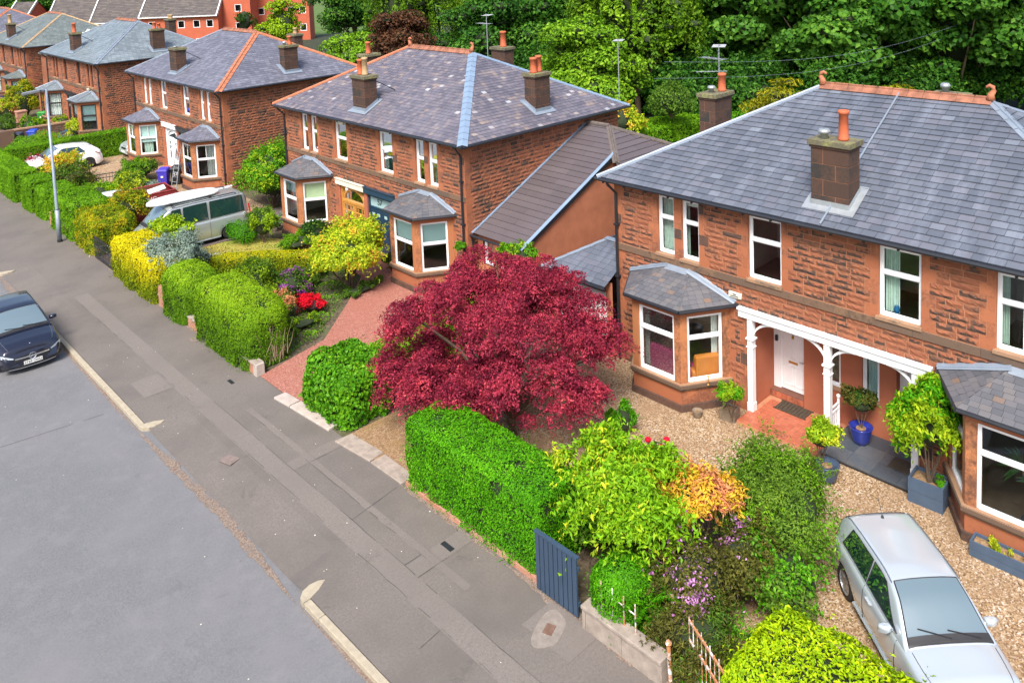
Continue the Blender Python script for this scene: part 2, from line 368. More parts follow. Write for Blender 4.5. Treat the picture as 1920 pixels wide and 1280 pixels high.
def slates(mb, poly, h=.19, wd=.3, lift=.02, m=0, mback=1, jit=.004):
    """poly: planar convex polygon, first edge = eave"""
    P = [Vector(p) for p in poly]; a, b = P[0], P[1]; e = (b - a).normalized()
    n = Vector((0, 0, 0))
    for i in range(len(P)): n += P[i].cross(P[(i + 1) % len(P)])
    n.normalize()
    if n.z < 0: n = -n
    u = n.cross(e); 
    if u.z < 0: u = -u
    q = [((p - a).dot(e), (p - a).dot(u)) for p in P]
    mb.poly([p + n * .001 for p in P], mback)
    T = max(t for _, t in q); k = 0; t = 0.
    pt = lambda s_, t_, l_: a + e * s_ + u * t_ + n * l_
    while t < T - .02:
        t2 = min(t + h, T - .001); r0 = slice2(q, t + 1e-4); r1 = slice2(q, t2)
        if r0 and r1:
            s = r0[0] - random.uniform(0, .02) + (wd / 2 if k % 2 else 0) - wd; lo, hi = min(r0[0], r1[0]), max(r0[1], r1[1])
            s = lo - (wd / 2 if k % 2 else 0)
            while s < hi:
                w2 = wd * random.uniform(.93, 1.07); g = .004
                b0, b1 = max(s + g, r0[0]), min(s + w2 - g, r0[1]); c0, c1 = max(s + g, r1[0]), min(s + w2 - g, r1[1])
                if b1 > b0 + .005 or c1 > c0 + .005:
                    if b1 <= b0: b0 = b1 = (min(max(b0, r0[0]), r0[1]))
                    if c1 <= c0: c0 = c1 = (min(max(c0, r1[0]), r1[1]))
                    L = lift + random.uniform(-jit, jit); tl = random.uniform(-jit, jit)
                    mb._a([pt(b0, t, L), pt(b1, t, L + tl), pt(c1, t2, .004), pt(c0, t2, .004), pt(b0, t, .0), pt(b1, t, .0)], [(0, 1, 2, 3), (4, 5, 1, 0)], m)
                s += w2
        t += h; k += 1
def hipcap(mb, a, b, n1, n2, wd=.16, lift=.03, m=0, seg=.5, roll=.035, mroll=None):
    a, b = Vector(a), Vector(b); d = (b - a).normalized(); n1 = Vector(n1).normalized(); n2 = Vector(n2).normalized()
    ws = []
    for n in (n1, n2):
        w_ = n.cross(d).normalized()
        if w_.z > 0 or (abs(w_.z) < 1e-6 and 0): w_ = -w_
        ws.append(w_)
    L = (b - a).length; k = max(1, int(L / seg)); up = (n1 + n2).normalized()
    for i in range(k):
        p = a + d * (L * i / k); q = a + d * (L * (i + 1) / k); l0 = lift + .012; l1 = lift
        for w_, n in zip(ws, (n1, n2)):
            mb._a([p + up * l0, q + up * l1, q + w_ * wd + n * l1, p + w_ * wd + n * l0, p + w_ * wd, q + w_ * wd], [(0, 1, 2, 3), (3, 2, 5, 4)], m)
    if roll: mb.tube([a + up * lift, b + up * lift], roll, 6, m if mroll is None else mroll)
def window(parent, T, u0, u1, z0, z1, split=.55, fm='white', dress=(), name='window', back=.10, pname='pane', glassm='glass', bars=None, label=None):
    """frame mesh with panes and curtains; dress: list of ('curtain'|'blind', a, b, mat)"""
    mb = MB(); mb.T = T; f = .055; n0, n1 = -back - .05, -back + .02
    mb.box(u0, u0 + f, n0, n1, z0, z1); mb.box(u1 - f, u1, n0, n1, z0, z1); mb.box(u0 + f, u1 - f, n0, n1, z1 - f, z1); mb.box(u0 + f, u1 - f, n0, n1 + .02, z0, z0 + f)
    zt = z0 + (z1 - z0) * split
    if split: mb.box(u0 + f, u1 - f, n0 + .01, n1 + .012, zt - .04, zt + .03)
    s = .03
    for a, b in ([(z0 + f, zt - .04), (zt + .03, z1 - f)] if split else [(z0 + f, z1 - f)]):
        mb.box(u0 + f, u0 + f + s, n0 + .015, n1 - .015, a, b); mb.box(u1 - f - s, u1 - f, n0 + .015, n1 - .015, a, b)
        mb.box(u0 + f + s, u1 - f - s, n0 + .015, n1 - .015, a, a + s); mb.box(u0 + f + s, u1 - f - s, n0 + .015, n1 - .015, b - s, b)
    if bars == 'top': mb.box((u0 + u1) / 2 - .012, (u0 + u1) / 2 + .012, n0 + .018, n1 - .02, zt + .03, z1 - f)
    fr = mb.build(name, M[fm], parent)
    sp = fr if parent.parent is None else parent
    g = MB(); g.T = T; n = (n0 + n1) / 2 - .005
    for a, b in ([(z0 + f, zt - .04), (zt + .03, z1 - f)] if split else [(z0 + f, z1 - f)]): g.poly([(u0 + f, n, a), (u1 - f, n, a), (u1 - f, n, b), (u0 + f, n, b)])
    g.build(pname, M[glassm], sp)
    for kind, a, b, mt in dress:
        c = MB(); c.T = T
        if kind == 'curtain':      # a,b fractions of width, wavy cloth
            W_ = u1 - u0; k = 14; row = [(u0 + W_ * (a + (b - a) * i / k), -back - .22 + .03 * math.sin(i * 2.4), 0) for i in range(k + 1)]
            c.grid([[(x, y, z0 + .02) for x, y, _ in row], [(x, y, z1 - .02) for x, y, _ in row]])
            c.build('curtain', M[mt], sp)
        elif kind == 'blind':
            c.box(u0 + f, u1 - f, -back - .10, -back - .09, z1 - (z1 - z0) * b, z1 - f * 1.2); c.build('blind', M[mt], sp)
    return fr
def bracketT(u, n): return None
def chimney(root, x0, x1, y0, y1, zb, zt, pots, flash='lead', name='chimney', slope=None, moss=True):
    mb = MB(); n = max(3, round((zt - zb) / .36)); h = (zt - zb) / n
    mb.box(x0 + .012, x1 - .012, y0 + .012, y1 - .012, zb, zt, 0)
    for i in range(n):
        a, b = zb + i * h + .006, zb + (i + 1) * h - .006; sx = x0 + (x1 - x0) * (.35 if i % 2 else .68); sy = y0 + (y1 - y0) * (.68 if i % 2 else .35)
        for p, q in ((x0, sx - .005), (sx + .005, x1)):
            for r, t in ((y0, sy - .005), (sy + .005, y1)): mb.box(p, q, r, t, a, b, 1)
    c = .07
    mb.box(x0 - .03, x1 + .03, y0 - .03, y1 + .03, zt, zt + .07, 1); mb.box(x0 - c, x1 + c, y0 - c, y1 + c, zt + .07, zt + .2, 2)
    o = mb.build(name, [M['mortar'], M['chimstone'], M['chimcap']], root, bevel=.008)
    f = MB(); s = .17     # lead apron that follows the slope
    z = lambda x, y: slope(x, y) + .045
    X = [x0 - s, x0, x1, x1 + s]; Y = [y0 - s, y0, y1, y1 + s]
    for i in range(3):
        for j in range(3):
            if i == 1 and j == 1: continue
            f.poly([(X[i], Y[j], z(X[i], Y[j])), (X[i + 1], Y[j], z(X[i + 1], Y[j])), (X[i + 1], Y[j + 1], z(X[i + 1], Y[j + 1])), (X[i], Y[j + 1], z(X[i], Y[j + 1]))])
    e = .012
    for (a, b), (c_, d) in (((x0 - e, y0 - e), (x0 - e, y1 + e)), ((x0 - e, y1 + e), (x1 + e, y1 + e)), ((x1 + e, y1 + e), (x1 + e, y0 - e)), ((x1 + e, y0 - e), (x0 - e, y0 - e))):
        f.poly([(a, b, z(a, b)), (c_, d, z(c_, d)), (c_, d, z(c_, d) + .13), (a, b, z(a, b) + .13)])
    f.build('chimney_flashing', M[flash], o)
    for (px, py, ph, pr_, pm, kind) in pots:
        q = MB()
        if kind == 'pot': q.lathe([(pr_ * 1.05, 0), (pr_ * 1.08, .05), (pr_ * .98, .08), (pr_ * .9, ph - .09), (pr_ * 1.08, ph - .08), (pr_ * 1.1, ph - .01), (pr_ * .8, ph), (pr_ * .75, ph - .1)], (px, py, zt + .2), 16)
        elif kind == 'cowl': q.lathe([(pr_ * .8, 0), (pr_ * .8, ph * .55), (pr_ * 1.2, ph * .6), (pr_ * 1.25, ph * .8), (pr_ * .9, ph)], (px, py, zt + .2), 14)
        q.build('chimney_pot' if kind == 'pot' else 'cowl', M[pm], o, True)
    return o
M['chimstone'] = stone_mat('sooty_chimney_stone', (.055, .032, .024), (.125, .056, .032), (.03, .027, .024), .6, .9, .5)
M['chimcap'] = stone_mat('lichen_covered_cap', (.10, .09, .06), (.17, .15, .10), (.33, .33, .10), .6, .95, .8)
def offpoly(P, d):      # offset open polyline outward, ends stay on x = 0
    out = []
    def line(p, q):
        e = Vector((q[0] - p[0], q[1] - p[1])).normalized(); n = Vector((-e.y, e.x)); mid = Vector((-.3, (P[0][1] + P[3][1]) / 2))
        if (Vector(p) - mid).dot(n) < 0: n = -n
        return Vector(p) + n * d, e
    Ls = [line(P[i], P[i + 1]) for i in range(3)]
    def inter(a, b):
        (p, e), (q, f) = a, b; den = e.x * f.y - e.y * f.x; t = ((q.x - p.x) * f.y - (q.y - p.y) * f.x) / den; return (p.x + e.x * t, p.y + e.y * t)
    wl = (Vector((0, 0)), Vector((0, 1)))
    return [inter(Ls[0], wl), inter(Ls[0], Ls[1]), inter(Ls[1], Ls[2]), inter(Ls[2], wl)]
def ccw(p): 
    a = sum(p[i][0] * p[(i + 1) % len(p)][1] - p[(i + 1) % len(p)][0] * p[i][1] for i in range(len(p)))
    return p if a > 0 else p[::-1]
def bay(root, s, pr):
    P = [(0, s * 2.75), (-1.22, s * 3.5), (-1.22, s * 5.1), (0, s * 5.85)]
    mb = MB(); th = .22; zs, ztop = .78, 2.62
    inn = offpoly(P, -th)
    def ring(d, z0, z1, m):
        o = offpoly(P, d)
        for i in range(3): mb.prism(ccw([o[i], o[i + 1], inn[i + 1], inn[i]]), z0, z1, m)
    ring(.07, -.02, .2, 3); ring(0, .2, .6, 0); ring(.05, .6, .66, 1); ring(.09, .66, .75, 1); ring(.07, .75, zs, 2)
    ring(0, ztop, 2.9, 0); ring(.03, 2.84, 2.9, 0)
    for i in range(3):
        a, b = Vector(P[i]), Vector(P[i + 1]); e = (b - a).normalized(); ia, ib = Vector(inn[i]), Vector(inn[i + 1])
        for p, q, ip, iq in ((a, a + e * .2, ia, ia + e * .14), (b - e * .2, b, ib - e * .14, ib)):
            mb.prism(ccw([tuple(p), tuple(q), tuple(iq), tuple(ip)]), zs, ztop, 4)
    B = mb.build('bay_window', [M['ashlar'], M['sill'], M['siltop'], M['soot'], M['bayash']], root)
    for i in range(3):
        a, b = Vector(P[i]), Vector(P[i + 1]); e = (b - a).normalized(); n = Vector((e.y, -e.x)); L = (b - a).length
        if (a - Vector((-.3, s * 4.3))).dot(n) < 0: n = -n
        T = frameT((a.x, a.y, 0), (e.x, e.y, 0), (n.x, n.y, 0))
        dr = pr['bay_dress'].get((s, i), pr['bay_dress'].get(i, ()))
        window(B, T, .2, L - .2, zs, ztop, pr['split'], pr['frame'], dr, 'window_frame', bars=pr.get('bars'), back=.07)
    # roof
    E = offpoly(P, .2); ze = 2.9; T0, T1 = (0, s * 3.98, 3.42), (0, s * 4.72, 3.42)
    E = [(x, y, ze) for x, y in E]
    r = MB()
    slates(r, [E[0], E[1], T0], .155, .21, .012); slates(r, [E[1], E[2], T1, T0], .155, .21, .012); slates(r, [E[2], E[3], T1], .155, .21, .012)
    r.build('bay_roof', [M[pr['bayslate']], M['slateback']], B)
    l = MB()
    def strip(p, q, wd, dn, lf=.03):
        p, q = Vector(p), Vector(q); d = Vector(dn).normalized() * wd
        l._a([p + Vector((-.01, 0, .1)), q + Vector((-.01, 0, .1)), q + d + Vector((0, 0, lf)), p + d + Vector((0, 0, lf)), p + Vector((-.05, 0, .05)), q + Vector((-.05, 0, .05))], [(0, 1, 5, 4), (4, 5, 2, 3)], 0)
    strip(T0, T1, .24, (-1.4, 0, -.52)); 
    def sidestrip(top, eave, sg):
        top, eave = Vector(top), Vector(eave); d = (eave - top)
        inw = Vector((-1, -sg * .3, -.25)).normalized() * .19
        l._a([top + Vector((-.01, 0, .1)), eave + Vector((-.01, 0, .1)), eave + inw * .7 + Vector((0, 0, .05)), top + inw + Vector((0, 0, .05))], [(0, 1, 2, 3)], 0)
        l.tube([top + inw * .5 + Vector((0, 0, .07)), eave + inw * .35 + Vector((0, 0, .07))], .03, 6)
    sidestrip(T0, E[0], -s); sidestrip(T1, E[3], s)
    if pr.get('bayhips'):
        for a, b in ((E[1], T0), (E[2], T1)): l.tube([Vector(a) + Vector((0, 0, .02)), Vector(b) + Vector((0, 0, .03))], .035, 6)
    l.build('bay_flashing', M[pr['bayflash']], B)
    g = MB()
    for a, b in zip(E, E[1:]):
        g.tube([Vector(a) + Vector((0, 0, -.05)), Vector(b) + Vector((0, 0, -.05))], .05, 8)
    so = offpoly(P, .17); g.prism(ccw(so), 2.87, 2.893)
    g.build('bay_gutter', M[pr['gutter']], B)
    return B
M['bayash'] = stone_mat('stained_bay_stone', (.36, .14, .055), (.52, .20, .08), (.15, .065, .035), .5, .85, .3)
def porch_doors_glazed(root, s, mt, glow=False):    # arched fanlight over a pair of glazed doors
    a, b = s * .12, s * 2.0
    u0, u1 = min(a, b), max(a, b); T = frameT((.12, 0, 0), (0, 1, 0), (-1, 0, 0)); mb = MB(); mb.T = T
    mb.box(u0, u0 + .09, -.06, .05, .1, 2.55); mb.box(u1 - .09, u1, -.06, .05, .1, 2.55); mb.box(u0 + .09, u1 - .09, -.06, .07, 1.83, 1.93); mb.box(u0 + .09, u1 - .09, -.06, .05, 2.47, 2.55)
    cx, r = (u0 + u1) / 2, (u1 - u0) / 2 - .09; k = 16
    for i in range(k):
        t0, t1 = math.pi * i / k, math.pi * (i + 1) / k
        q = [(cx + math.cos(t) * r * f, .03, 1.93 + math.sin(t) * .54 * f) for t, f in ((t0, 1), (t1, 1), (t1, .88), (t0, .88))]
        mb.slab(q, (0, -.05, 0))
    o = mb.build('door_surround', M[mt], root)
    g = MB(); g.T = T; g.poly([(u0 + .09, -.02, 1.93), (u1 - .09, -.02, 1.93), (u1 - .09, -.02, 2.47), (u0 + .09, -.02, 2.47)]); g.build('fanlight', M['glass'], o)
    m_ = (u0 + u1) / 2
    for x0, x1 in ((u0 + .09, m_ - .003), (m_ + .003, u1 - .09)):
        d = MB(); d.T = T; d.box(x0, x0 + .1, -.02, .035, .12, 1.82); d.box(x1 - .1, x1, -.02, .035, .12, 1.82); d.box(x0 + .1, x1 - .1, -.02, .035, .12, .6); d.box(x0 + .1, x1 - .1, -.02, .035, 1.72, 1.82)
        for z in (1.45,): d.box(x0 + .1, x1 - .1, -.01, .03, z, z + .03)
        for x in (x0 + .1 + (x1 - x0 - .2) * .25, x0 + .1 + (x1 - x0 - .2) * .75): d.box(x - .012, x + .012, -.01, .03, .6, 1.72)
        dd = d.build('door', M[mt], root); p = MB(); p.T = T; p.poly([(x0 + .1, 0, .6), (x1 - .1, 0, .6), (x1 - .1, 0, 1.72), (x0 + .1, 0, 1.72)]); p.build('pane', M['glass'], dd)
def porch_doors_solid(root, s, mt, number=None):
    a, b = s * .12, s * 2.0; u0, u1 = min(a, b), max(a, b); T = frameT((.12, 0, 0), (0, 1, 0), (-1, 0, 0)); mb = MB(); mb.T = T
    mb.box(u0, u0 + .07, -.06, .06, .1, 2.55); mb.box(u1 - .07, u1, -.06, .06, .1, 2.55); mb.box(u0, u1, -.06, .12, 2.50, 2.62); mb.box(u0 + .07, u1 - .07, -.06, .05, 2.0, 2.05)
    o = mb.build('door_surround', M[mt], root)
    g = MB(); g.T = T; g.box(u0 + .07, u1 - .07, -.04, -.02, 2.05, 2.50); g.build('fanlight', M['numglass'], o)
    if number:
        MM = T @ Matrix.Translation((m2 := (u0 + u1) / 2 + .18, .004, 2.27)) @ Matrix.Rotation(R(90), 4, 'X') @ Matrix.Diagonal((-1, 1, 1, 1))
        text_mesh('house_number', number, .34, MM, M['black'], o)
    m_ = (u0 + u1) / 2
    for x0, x1 in ((u0 + .07, m_ - .004), (m_ + .004, u1 - .07)):
        d = MB(); d.T = T; d.box(x0, x1, -.02, .02, .1, 2.0); w_ = (x1 - x0)
        for c0, c1 in ((.14, .46), (.56, .88)):
            for z0, z1 in ((1.62, 1.82), (.95, 1.5), (.25, .82)):
                p, q = x0 + w_ * c0, x0 + w_ * c1
                d.box(p, q, .02, .032, z0, z0 + .025); d.box(p, q, .02, .032, z1 - .025, z1); d.box(p, p + .025, .02, .032, z0, z1); d.box(q - .025, q, .02, .032, z0, z1)
        dd = d.build('door', M[mt], root); 
        p = MB(); p.T = T
        for c0, c1 in ((.18, .42), (.60, .84)): p.box(x0 + w_ * c0, x0 + w_ * c1, .02, .024, 1.65, 1.79)
        p.build('door_light', M['numglass'], dd)
        if x0 > m_ or number is None: h = MB(); h.T = T; h.lathe([(.001, 0), (.03, .0), (.03, .03), (.001, .04)], ((x0 + .09), .05, 1.05), 10); h.build('door_knob', M['brass'], dd)
M['numglass'] = simple('frosted_fanlight', (.36, .52, .52), .25, 0, .05, 2)
def bracket(mb, post, sg, z, r=.62):     # quarter-arch brace from a post up to the beam
    k = 8; pts = []
    for i in range(k + 1):
        t = math.pi / 2 * i / k; pts.append((-.0, post + sg * (.07 + r * (1 - math.cos(t))), z + r * .78 * math.sin(t)))
    for p, q in zip(pts, pts[1:]):
        mb._a([(-.03, p[1], p[2] - .035), (-.03, q[1], q[2] - .035), (-.03, q[1], q[2] + .035), (-.03, p[1], p[2] + .035), (.03, p[1], p[2] - .035), (.03, q[1], q[2] - .035), (.03, q[1], q[2] + .035), (.03, p[1], p[2] + .035)], [(0, 1, 2, 3), (4, 7, 6, 5), (0, 4, 5, 1), (3, 2, 6, 7)], 0)
W_, DEP, PITCH = 6.65, 8.75, .532
def house(label, cy, pr):
    root = thing('house', label, 'house', (18.77, cy, 0), 0, 'sandstone semi-detached houses')
    W = W_
    TF = frameT((0, 0, 0), (0, 1, 0), (-1, 0, 0)); TS = frameT((0, -W, 0), (1, 0, 0), (0, -1, 0))
    up = []
    for s in (1, -1):
        for a, b in ((1.22, 2.17), (3.68, 4.25), (4.5, 5.07)): up.append((min(s * a, s * b), max(s * a, s * b), 3.72, 5.4))
    mb = MB(); mb.T = TF
    full = [(-W, W)]
    masonry(mb, -W, W, 3.66, 5.40, up)
    # frieze and string course
    x = -W
    while x < W - .01:
        wd = min(random.uniform(.7, 1.2), W - x); flat(mb, x, x + wd, 5.40, 5.66, 2, .012); x += wd
    panel(mb, -W, W, 5.40, 5.66, [], 0, 0)
    panel(mb, -W, W, 3.44, 3.66, [], 0, 0)
    x = -W
    while x < W - .01:
        wd = min(random.uniform(.8, 1.5), W - x); mb.box(x + .003, x + wd - .003, 0, .055, 3.46, 3.64, 4); x += wd
    for o in up: mb.box(o[0] - .04, o[1] + .04, -.12, .085, 3.64, 3.718, 5)
    bays = [(-5.7, -2.9, 0, 2.86), (2.9, 5.7, 0, 2.86)]
    pw = (-2.12, 2.12, 0, 2.62)
    masonry(mb, -W, W, 2.86, 3.44, [])
    masonry(mb, -W, W, .0, 2.86, bays + [pw])
    for o in up:       # reveals
        a, b, c, d = o
        mb.poly([(a, 0, c), (a, -.2, c), (a, -.2, d), (a, 0, d)], 2 if pr['frame'] == 'white' else 2); mb.poly([(b, 0, c), (b, -.2, c), (b, -.2, d), (b, 0, d)], 2); mb.poly([(a, 0, d), (b, 0, d), (b, -.2, d), (a, -.2, d)], 2); mb.poly([(a, 0, c), (b, 0, c), (b, -.2, c), (a, -.2, c)], 5)
    mb.box(-W, W, -.28, -.21, 5.4, 5.66, 0)
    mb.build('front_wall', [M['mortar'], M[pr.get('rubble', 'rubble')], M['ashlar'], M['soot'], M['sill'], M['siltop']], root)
    mb = MB(); mb.T = TS
    masonry(mb, 0, DEP, 0, 5.40, pr.get('side_ops', []), (True, False)); panel(mb, 0, DEP, 5.4, 5.66, [], .01, 2)
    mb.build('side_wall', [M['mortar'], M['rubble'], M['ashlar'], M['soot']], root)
    mb = MB(); mb.poly([(0, W, 0), (DEP, W, 0), (DEP, W, 5.66), (0, W, 5.66)]); mb.poly([(DEP, -W, 0), (DEP, W, 0), (DEP, W, 5.66), (DEP, -W, 5.66)])
    mb.build('rear_wall', [M['rubble']], root)
    # roof
    ov = .36; x0, x1, y0, y1 = -ov, DEP + ov, -W - ov, W + ov; ze = 5.66; hr = (x1 - x0) / 2; zr = ze + hr * PITCH; xm = (x0 + x1) / 2
    RA, RB = (xm, y0 + hr, zr), (xm, y1 - hr, zr)
    r = MB(); hh, ww = pr.get('slate_size', (.2, .3))
    slates(r, [(x0, y1, ze), (x0, y0, ze), RA, RB], hh, ww, pr.get('lift', .02)); slates(r, [(x0, y0, ze), (x1, y0, ze), RA], hh, ww, pr.get('lift', .02))
    r.poly([(x1, y0, ze), (x1, y1, ze), RB, RA], 0); slates(r, [(x1, y1, ze), (x0, y1, ze), RB], .4, .6)
    r.poly([(x0, y0, ze - .02), (x1, y0, ze - .02), (x1, y1, ze - .02), (x0, y1, ze - .02)], 1)
    roof = r.build('roof', [M[pr['slate']], M['slateback']], root)
    nf, ns, nb, nl = (-PITCH, 0, 1), (0, -PITCH, 1), (PITCH, 0, 1), (0, PITCH, 1)
    for i, (a, b, n1, n2) in enumerate((((x0, y0, ze), RA, nf, ns), ((x0, y1, ze), RB, nf, nl), ((x1, y0, ze), RA, nb, ns), ((x1, y1, ze), RB, nb, nl))):
        mt, wd, rl = pr['hips'][i]; h = MB(); hipcap(h, a, b, n1, n2, wd, .035, 0, .42, rl)
        ho = h.build('hip_capping', M[mt], roof)
    h = MB(); h2 = MB()
    k = int((RB[1] - RA[1]) / .42) + 1
    for i in range(k):
        ya = RA[1] + (RB[1] - RA[1]) * i / k; yb = RA[1] + (RB[1] - RA[1]) * (i + 1) / k; rr = .11 + random.uniform(0, .012)
        for sx in (-1, 1): h._a([(xm, ya + .004, zr + .11), (xm, yb - .004, zr + .11), (xm + sx * .19, yb - .004, zr - .045), (xm + sx * .19, ya + .004, zr - .045), (xm, ya + .004, zr + .08), (xm + sx * .19, ya + .004, zr - .07)], [(0, 1, 2, 3), (0, 3, 5, 4)], 0)
        h.tube([(xm, ya + .01, zr + .105), (xm, yb - .02, zr + .105)], rr * .32, 7)
    h.build('ridge_tiles', M['terra2'], roof)
    if pr.get('finials', True):
        for (px, py, pz), sg in ((RA, 1), (RB, -1)):
            f = MB(); f.tube([(px, py + sg * .05, pz + .05), (px, py + sg * .03, pz + .2), (px, py - sg * .03, pz + .3), (px, py - sg * .02, pz + .38), (px, py + sg * .07, pz + .42), (px, py + sg * .14, pz + .38), (px, py + sg * .14, pz + .34)], [.12, .08, .06, .055, .05, .035, .025], 8)
            f.build('finial', M['terra'], roof, True)
    # gutters and pipes
    g = MB(); gz = ze - .05; e = .04
    for p, q in (((x0 - e, y0 - e), (x0 - e, y1 + e)), ((x0 - e, y0 - e), (x1, y0 - e)), ((x0 - e, y1 + e), (x1, y1 + e)), ((x1 + e, y0), (x1 + e, y1))): g.tube([(*p, gz), (*q, gz)], .055, 8)
    y = y0 + .5
    while y < y1: g.box(x0 + .02, x0 + .34, y, y + .05, gz - .09, gz - .01); g.box(x0 - .02, x0 + .03, y, y + .05, gz - .11, gz); y += .78
    x = x0 + .8
    while x < x1: g.box(x, x + .05, y0 + .02, y0 + .34, gz - .09, gz - .01); x += .8
    g.build('gutter', M[pr['gutter']], root)
    for s in (1, -1):
        d = MB(); py = s * (W - .12)
        d.tube([(x0 - .02, py + s * .1, gz), (x0, py + s * .08, gz - .12), (-.09, py, gz - .42), (-.09, py, 0.02)], .045, 8)
        for z in (1.0, 2.6, 4.2): d.box(-.15, -.0, py - .07, py + .07, z, z + .05)
        d.build('downpipe', M[pr['pipe']], root)
    # upper windows
    for i, o in enumerate(up):
        s = 1 if i < 3 else -1
        window(root, TF, *o, pr['usplit'], pr['frame'], pr['up_dress'].get(i, ()), bars=pr.get('bars_up'), back=.11)
    b1 = bay(root, 1, pr); b2 = bay(root, -1, pr)
    # rooms behind the glass
    q = MB()
    for (a, b, c, d) in ((-6.4, -2.4, .3, 2.86), (2.4, 6.4, .3, 2.86), (-6.4, -3.2, 3.1, 5.6), (3.2, 6.4, 3.1, 5.6), (-3.1, -.1, 3.1, 5.6), (.1, 3.1, 3.1, 5.6)):
        q.poly([(3.2, a, c), (3.2, b, c), (3.2, b, d), (3.2, a, d)], 0); q.poly([(.22, a, c), (3.2, a, c), (3.2, a, d), (.22, a, d)], 0); q.poly([(.22, b, c), (3.2, b, c), (3.2, b, d), (.22, b, d)], 0)
        xf = -1.15 if c < 1 else .22
        q.poly([(.22, a, d), (3.2, a, d), (3.2, b, d), (.22, b, d)], 0)
        if c < 1: q.poly([(-1.0, (a + b) / 2 - .75 if a > 0 else (a + b) / 2 - .75, c), (-1.0, (a + b) / 2 + .75, c), (.24, b - .7, c), (.24, a + .7, c)], 1)
        q.poly([(.22, a, c), (3.2, a, c), (3.2, b, c), (.22, b, c)], 1)
    q.build('room_lining', [M['room'], M['roomfloor']], root)
    # porch
    if pr['porch'] == 'open':
        q = MB(); bx = .98
        ow = [(.14, .58, 1.0, 2.15), (-.84, -.4, 1.0, 2.15), (1.14, 2.12, 0, 2.3), (-2.12, -1.25, 0, 2.3)]
        q.T = frameT((bx, 0, 0), (0, 1, 0), (-1, 0, 0)); panel(q, -2.12, 2.12, 0, 2.62, ow, 0, 0)
        for a, b, c, d in ow[:2]:
            q.poly([(a, 0, c), (a, -.12, c), (a, -.12, d), (a, 0, d)]); q.poly([(b, 0, c), (b, -.12, c), (b, -.12, d), (b, 0, d)]); q.box(a - .03, b + .03, -.1, .04, c - .07, c - .002, 1)
        for a, b, c, d in ow[2:]: q.poly([(a, 0, c), (a, -.3, c), (a, -.3, d), (a, 0, d)]); q.poly([(b, 0, c), (b, -.3, c), (b, -.3, d), (b, 0, d)]); q.poly([(a, 0, d), (b, 0, d), (b, -.3, d), (a, -.3, d)])
        q.T = None
        for y in (-2.121, 2.121): q.poly([(.0, y, 0), (bx, y, 0), (bx, y, 2.62), (.0, y, 2.62)], 0)
        q.poly([(0, -2.12, 2.6), (bx + .3, -2.12, 2.6), (bx + .3, 2.12, 2.6), (0, 2.12, 2.6)], 0)
        q.box(-.12, -.02, 2.12, 2.3, 0, .0 + .001)
        q.build('porch_wall', [M['porchred'], M['siltop']], root)
        TP = frameT((bx, 0, 0), (0, 1, 0), (-1, 0, 0))
        window(root, TP, .14, .58, 1.0, 2.15, 0, 'white'); window(root, TP, -.84, -.4, 1.0, 2.15, 0, 'white', [('curtain', .3, .9, 'blind')])
        for a, b, lab in ((1.14, 2.12, 'white'), (-2.12, -1.25, 'white')):
            TD = frameT((bx + .26, 0, 0), (0, 1, 0), (-1, 0, 0)); d = MB(); d.T = TD
            c0, c1 = a + .07, b - .2; d.box(a, c0, -.05, .05, .29, 2.3); d.box(c1, b, -.05, .05, .29, 2.3); d.box(c0, c1, -.03, .02, .31, 2.28)
            for u0, u1 in ((c0 + .07, (c0 + c1) / 2 - .03), ((c0 + c1) / 2 + .03, c1 - .07)):
                for z0, z1 in ((.45, 1.0), (1.2, 2.15)):
                    d.box(u0, u1, .02, .03, z0, z0 + .02); d.box(u0, u1, .02, .03, z1 - .02, z1); d.box(u0, u0 + .02, .02, .03, z0, z1); d.box(u1 - .02, u1, .02, .03, z0, z1)
            d.box(a, b, -.05, .05, 2.28, 2.34)
            dd = d.build('door', M['white'], root)
            h = MB(); h.T = TD; cx = (c0 + c1) / 2; h.box(cx - .13, cx + .13, .02, .035, 1.08, 1.14); h.build('letterbox', M['brass'], dd)
            h = MB(); h.T = TD; h.lathe([(.01, 0), (.035, .02), (.035, .07), (.01, .1)], (cx, .04, 1.78), 10); h.build('door_knocker', M['brass'], dd)
            h = MB(); h.T = TD; h.tube([(c0 + .05, .02, 1.2), (c0 + .05, .06, 1.2), (c0 + .16, .06, 1.2)], .012, 6); h.build('door_handle', M['zinc'], dd)
        # steps under the doors, tiled floor
        st = MB(); st.box(bx, bx + .3, 1.14, 2.12, 0, .29, 0)
        for i in range(6): st.box(bx - .012, bx, 1.16 + i * .158, 1.16 + i * .158 + .146, .12, .27, 1)
        st.build('door_step', [M['sillred'], M['quarrytile']], root)
        st = MB(); st.box(bx, bx + .3, -2.12, -1.25, 0, .27, 0); st.build('door_step', [M['slatestone']], root)
        fl = MB()
        for i in range(12):
            for j in range(15):
                xx, yy = -.72 + i * .155, -.02 + j * .155
                if xx + .15 > bx or yy + .15 > 2.12 and xx > -.02: continue
                if yy > 2.1: continue
                fl.box(xx, xx + .149, yy, yy + .149, .06, .1, 0)
        fl.box(-.73, bx, -.03, 2.13, -.02, .094, 1)
        fl.build('porch_tiles', [M['quarrytile'], M['mortar']], root)
        fl = MB()
        for i in range(3):
            for j in range(4): fl.box(-.55 + i * .51, -.55 + i * .51 + .505, -2.45 + j * .6 + (.0), -2.45 + j * .6 + .595, .07, .11, 0)
        fl.box(-.54, bx, -2.44, -.05, -.02, .1, 1)
        fl.build('slate_paving', [M['slatestone'], M['black']], root)
        bm = MB(); bm.box(-.12, .1, -2.42, 2.42, 2.63, 2.82); bm.box(-.16, .1, -2.44, 2.44, 2.82, 2.88)
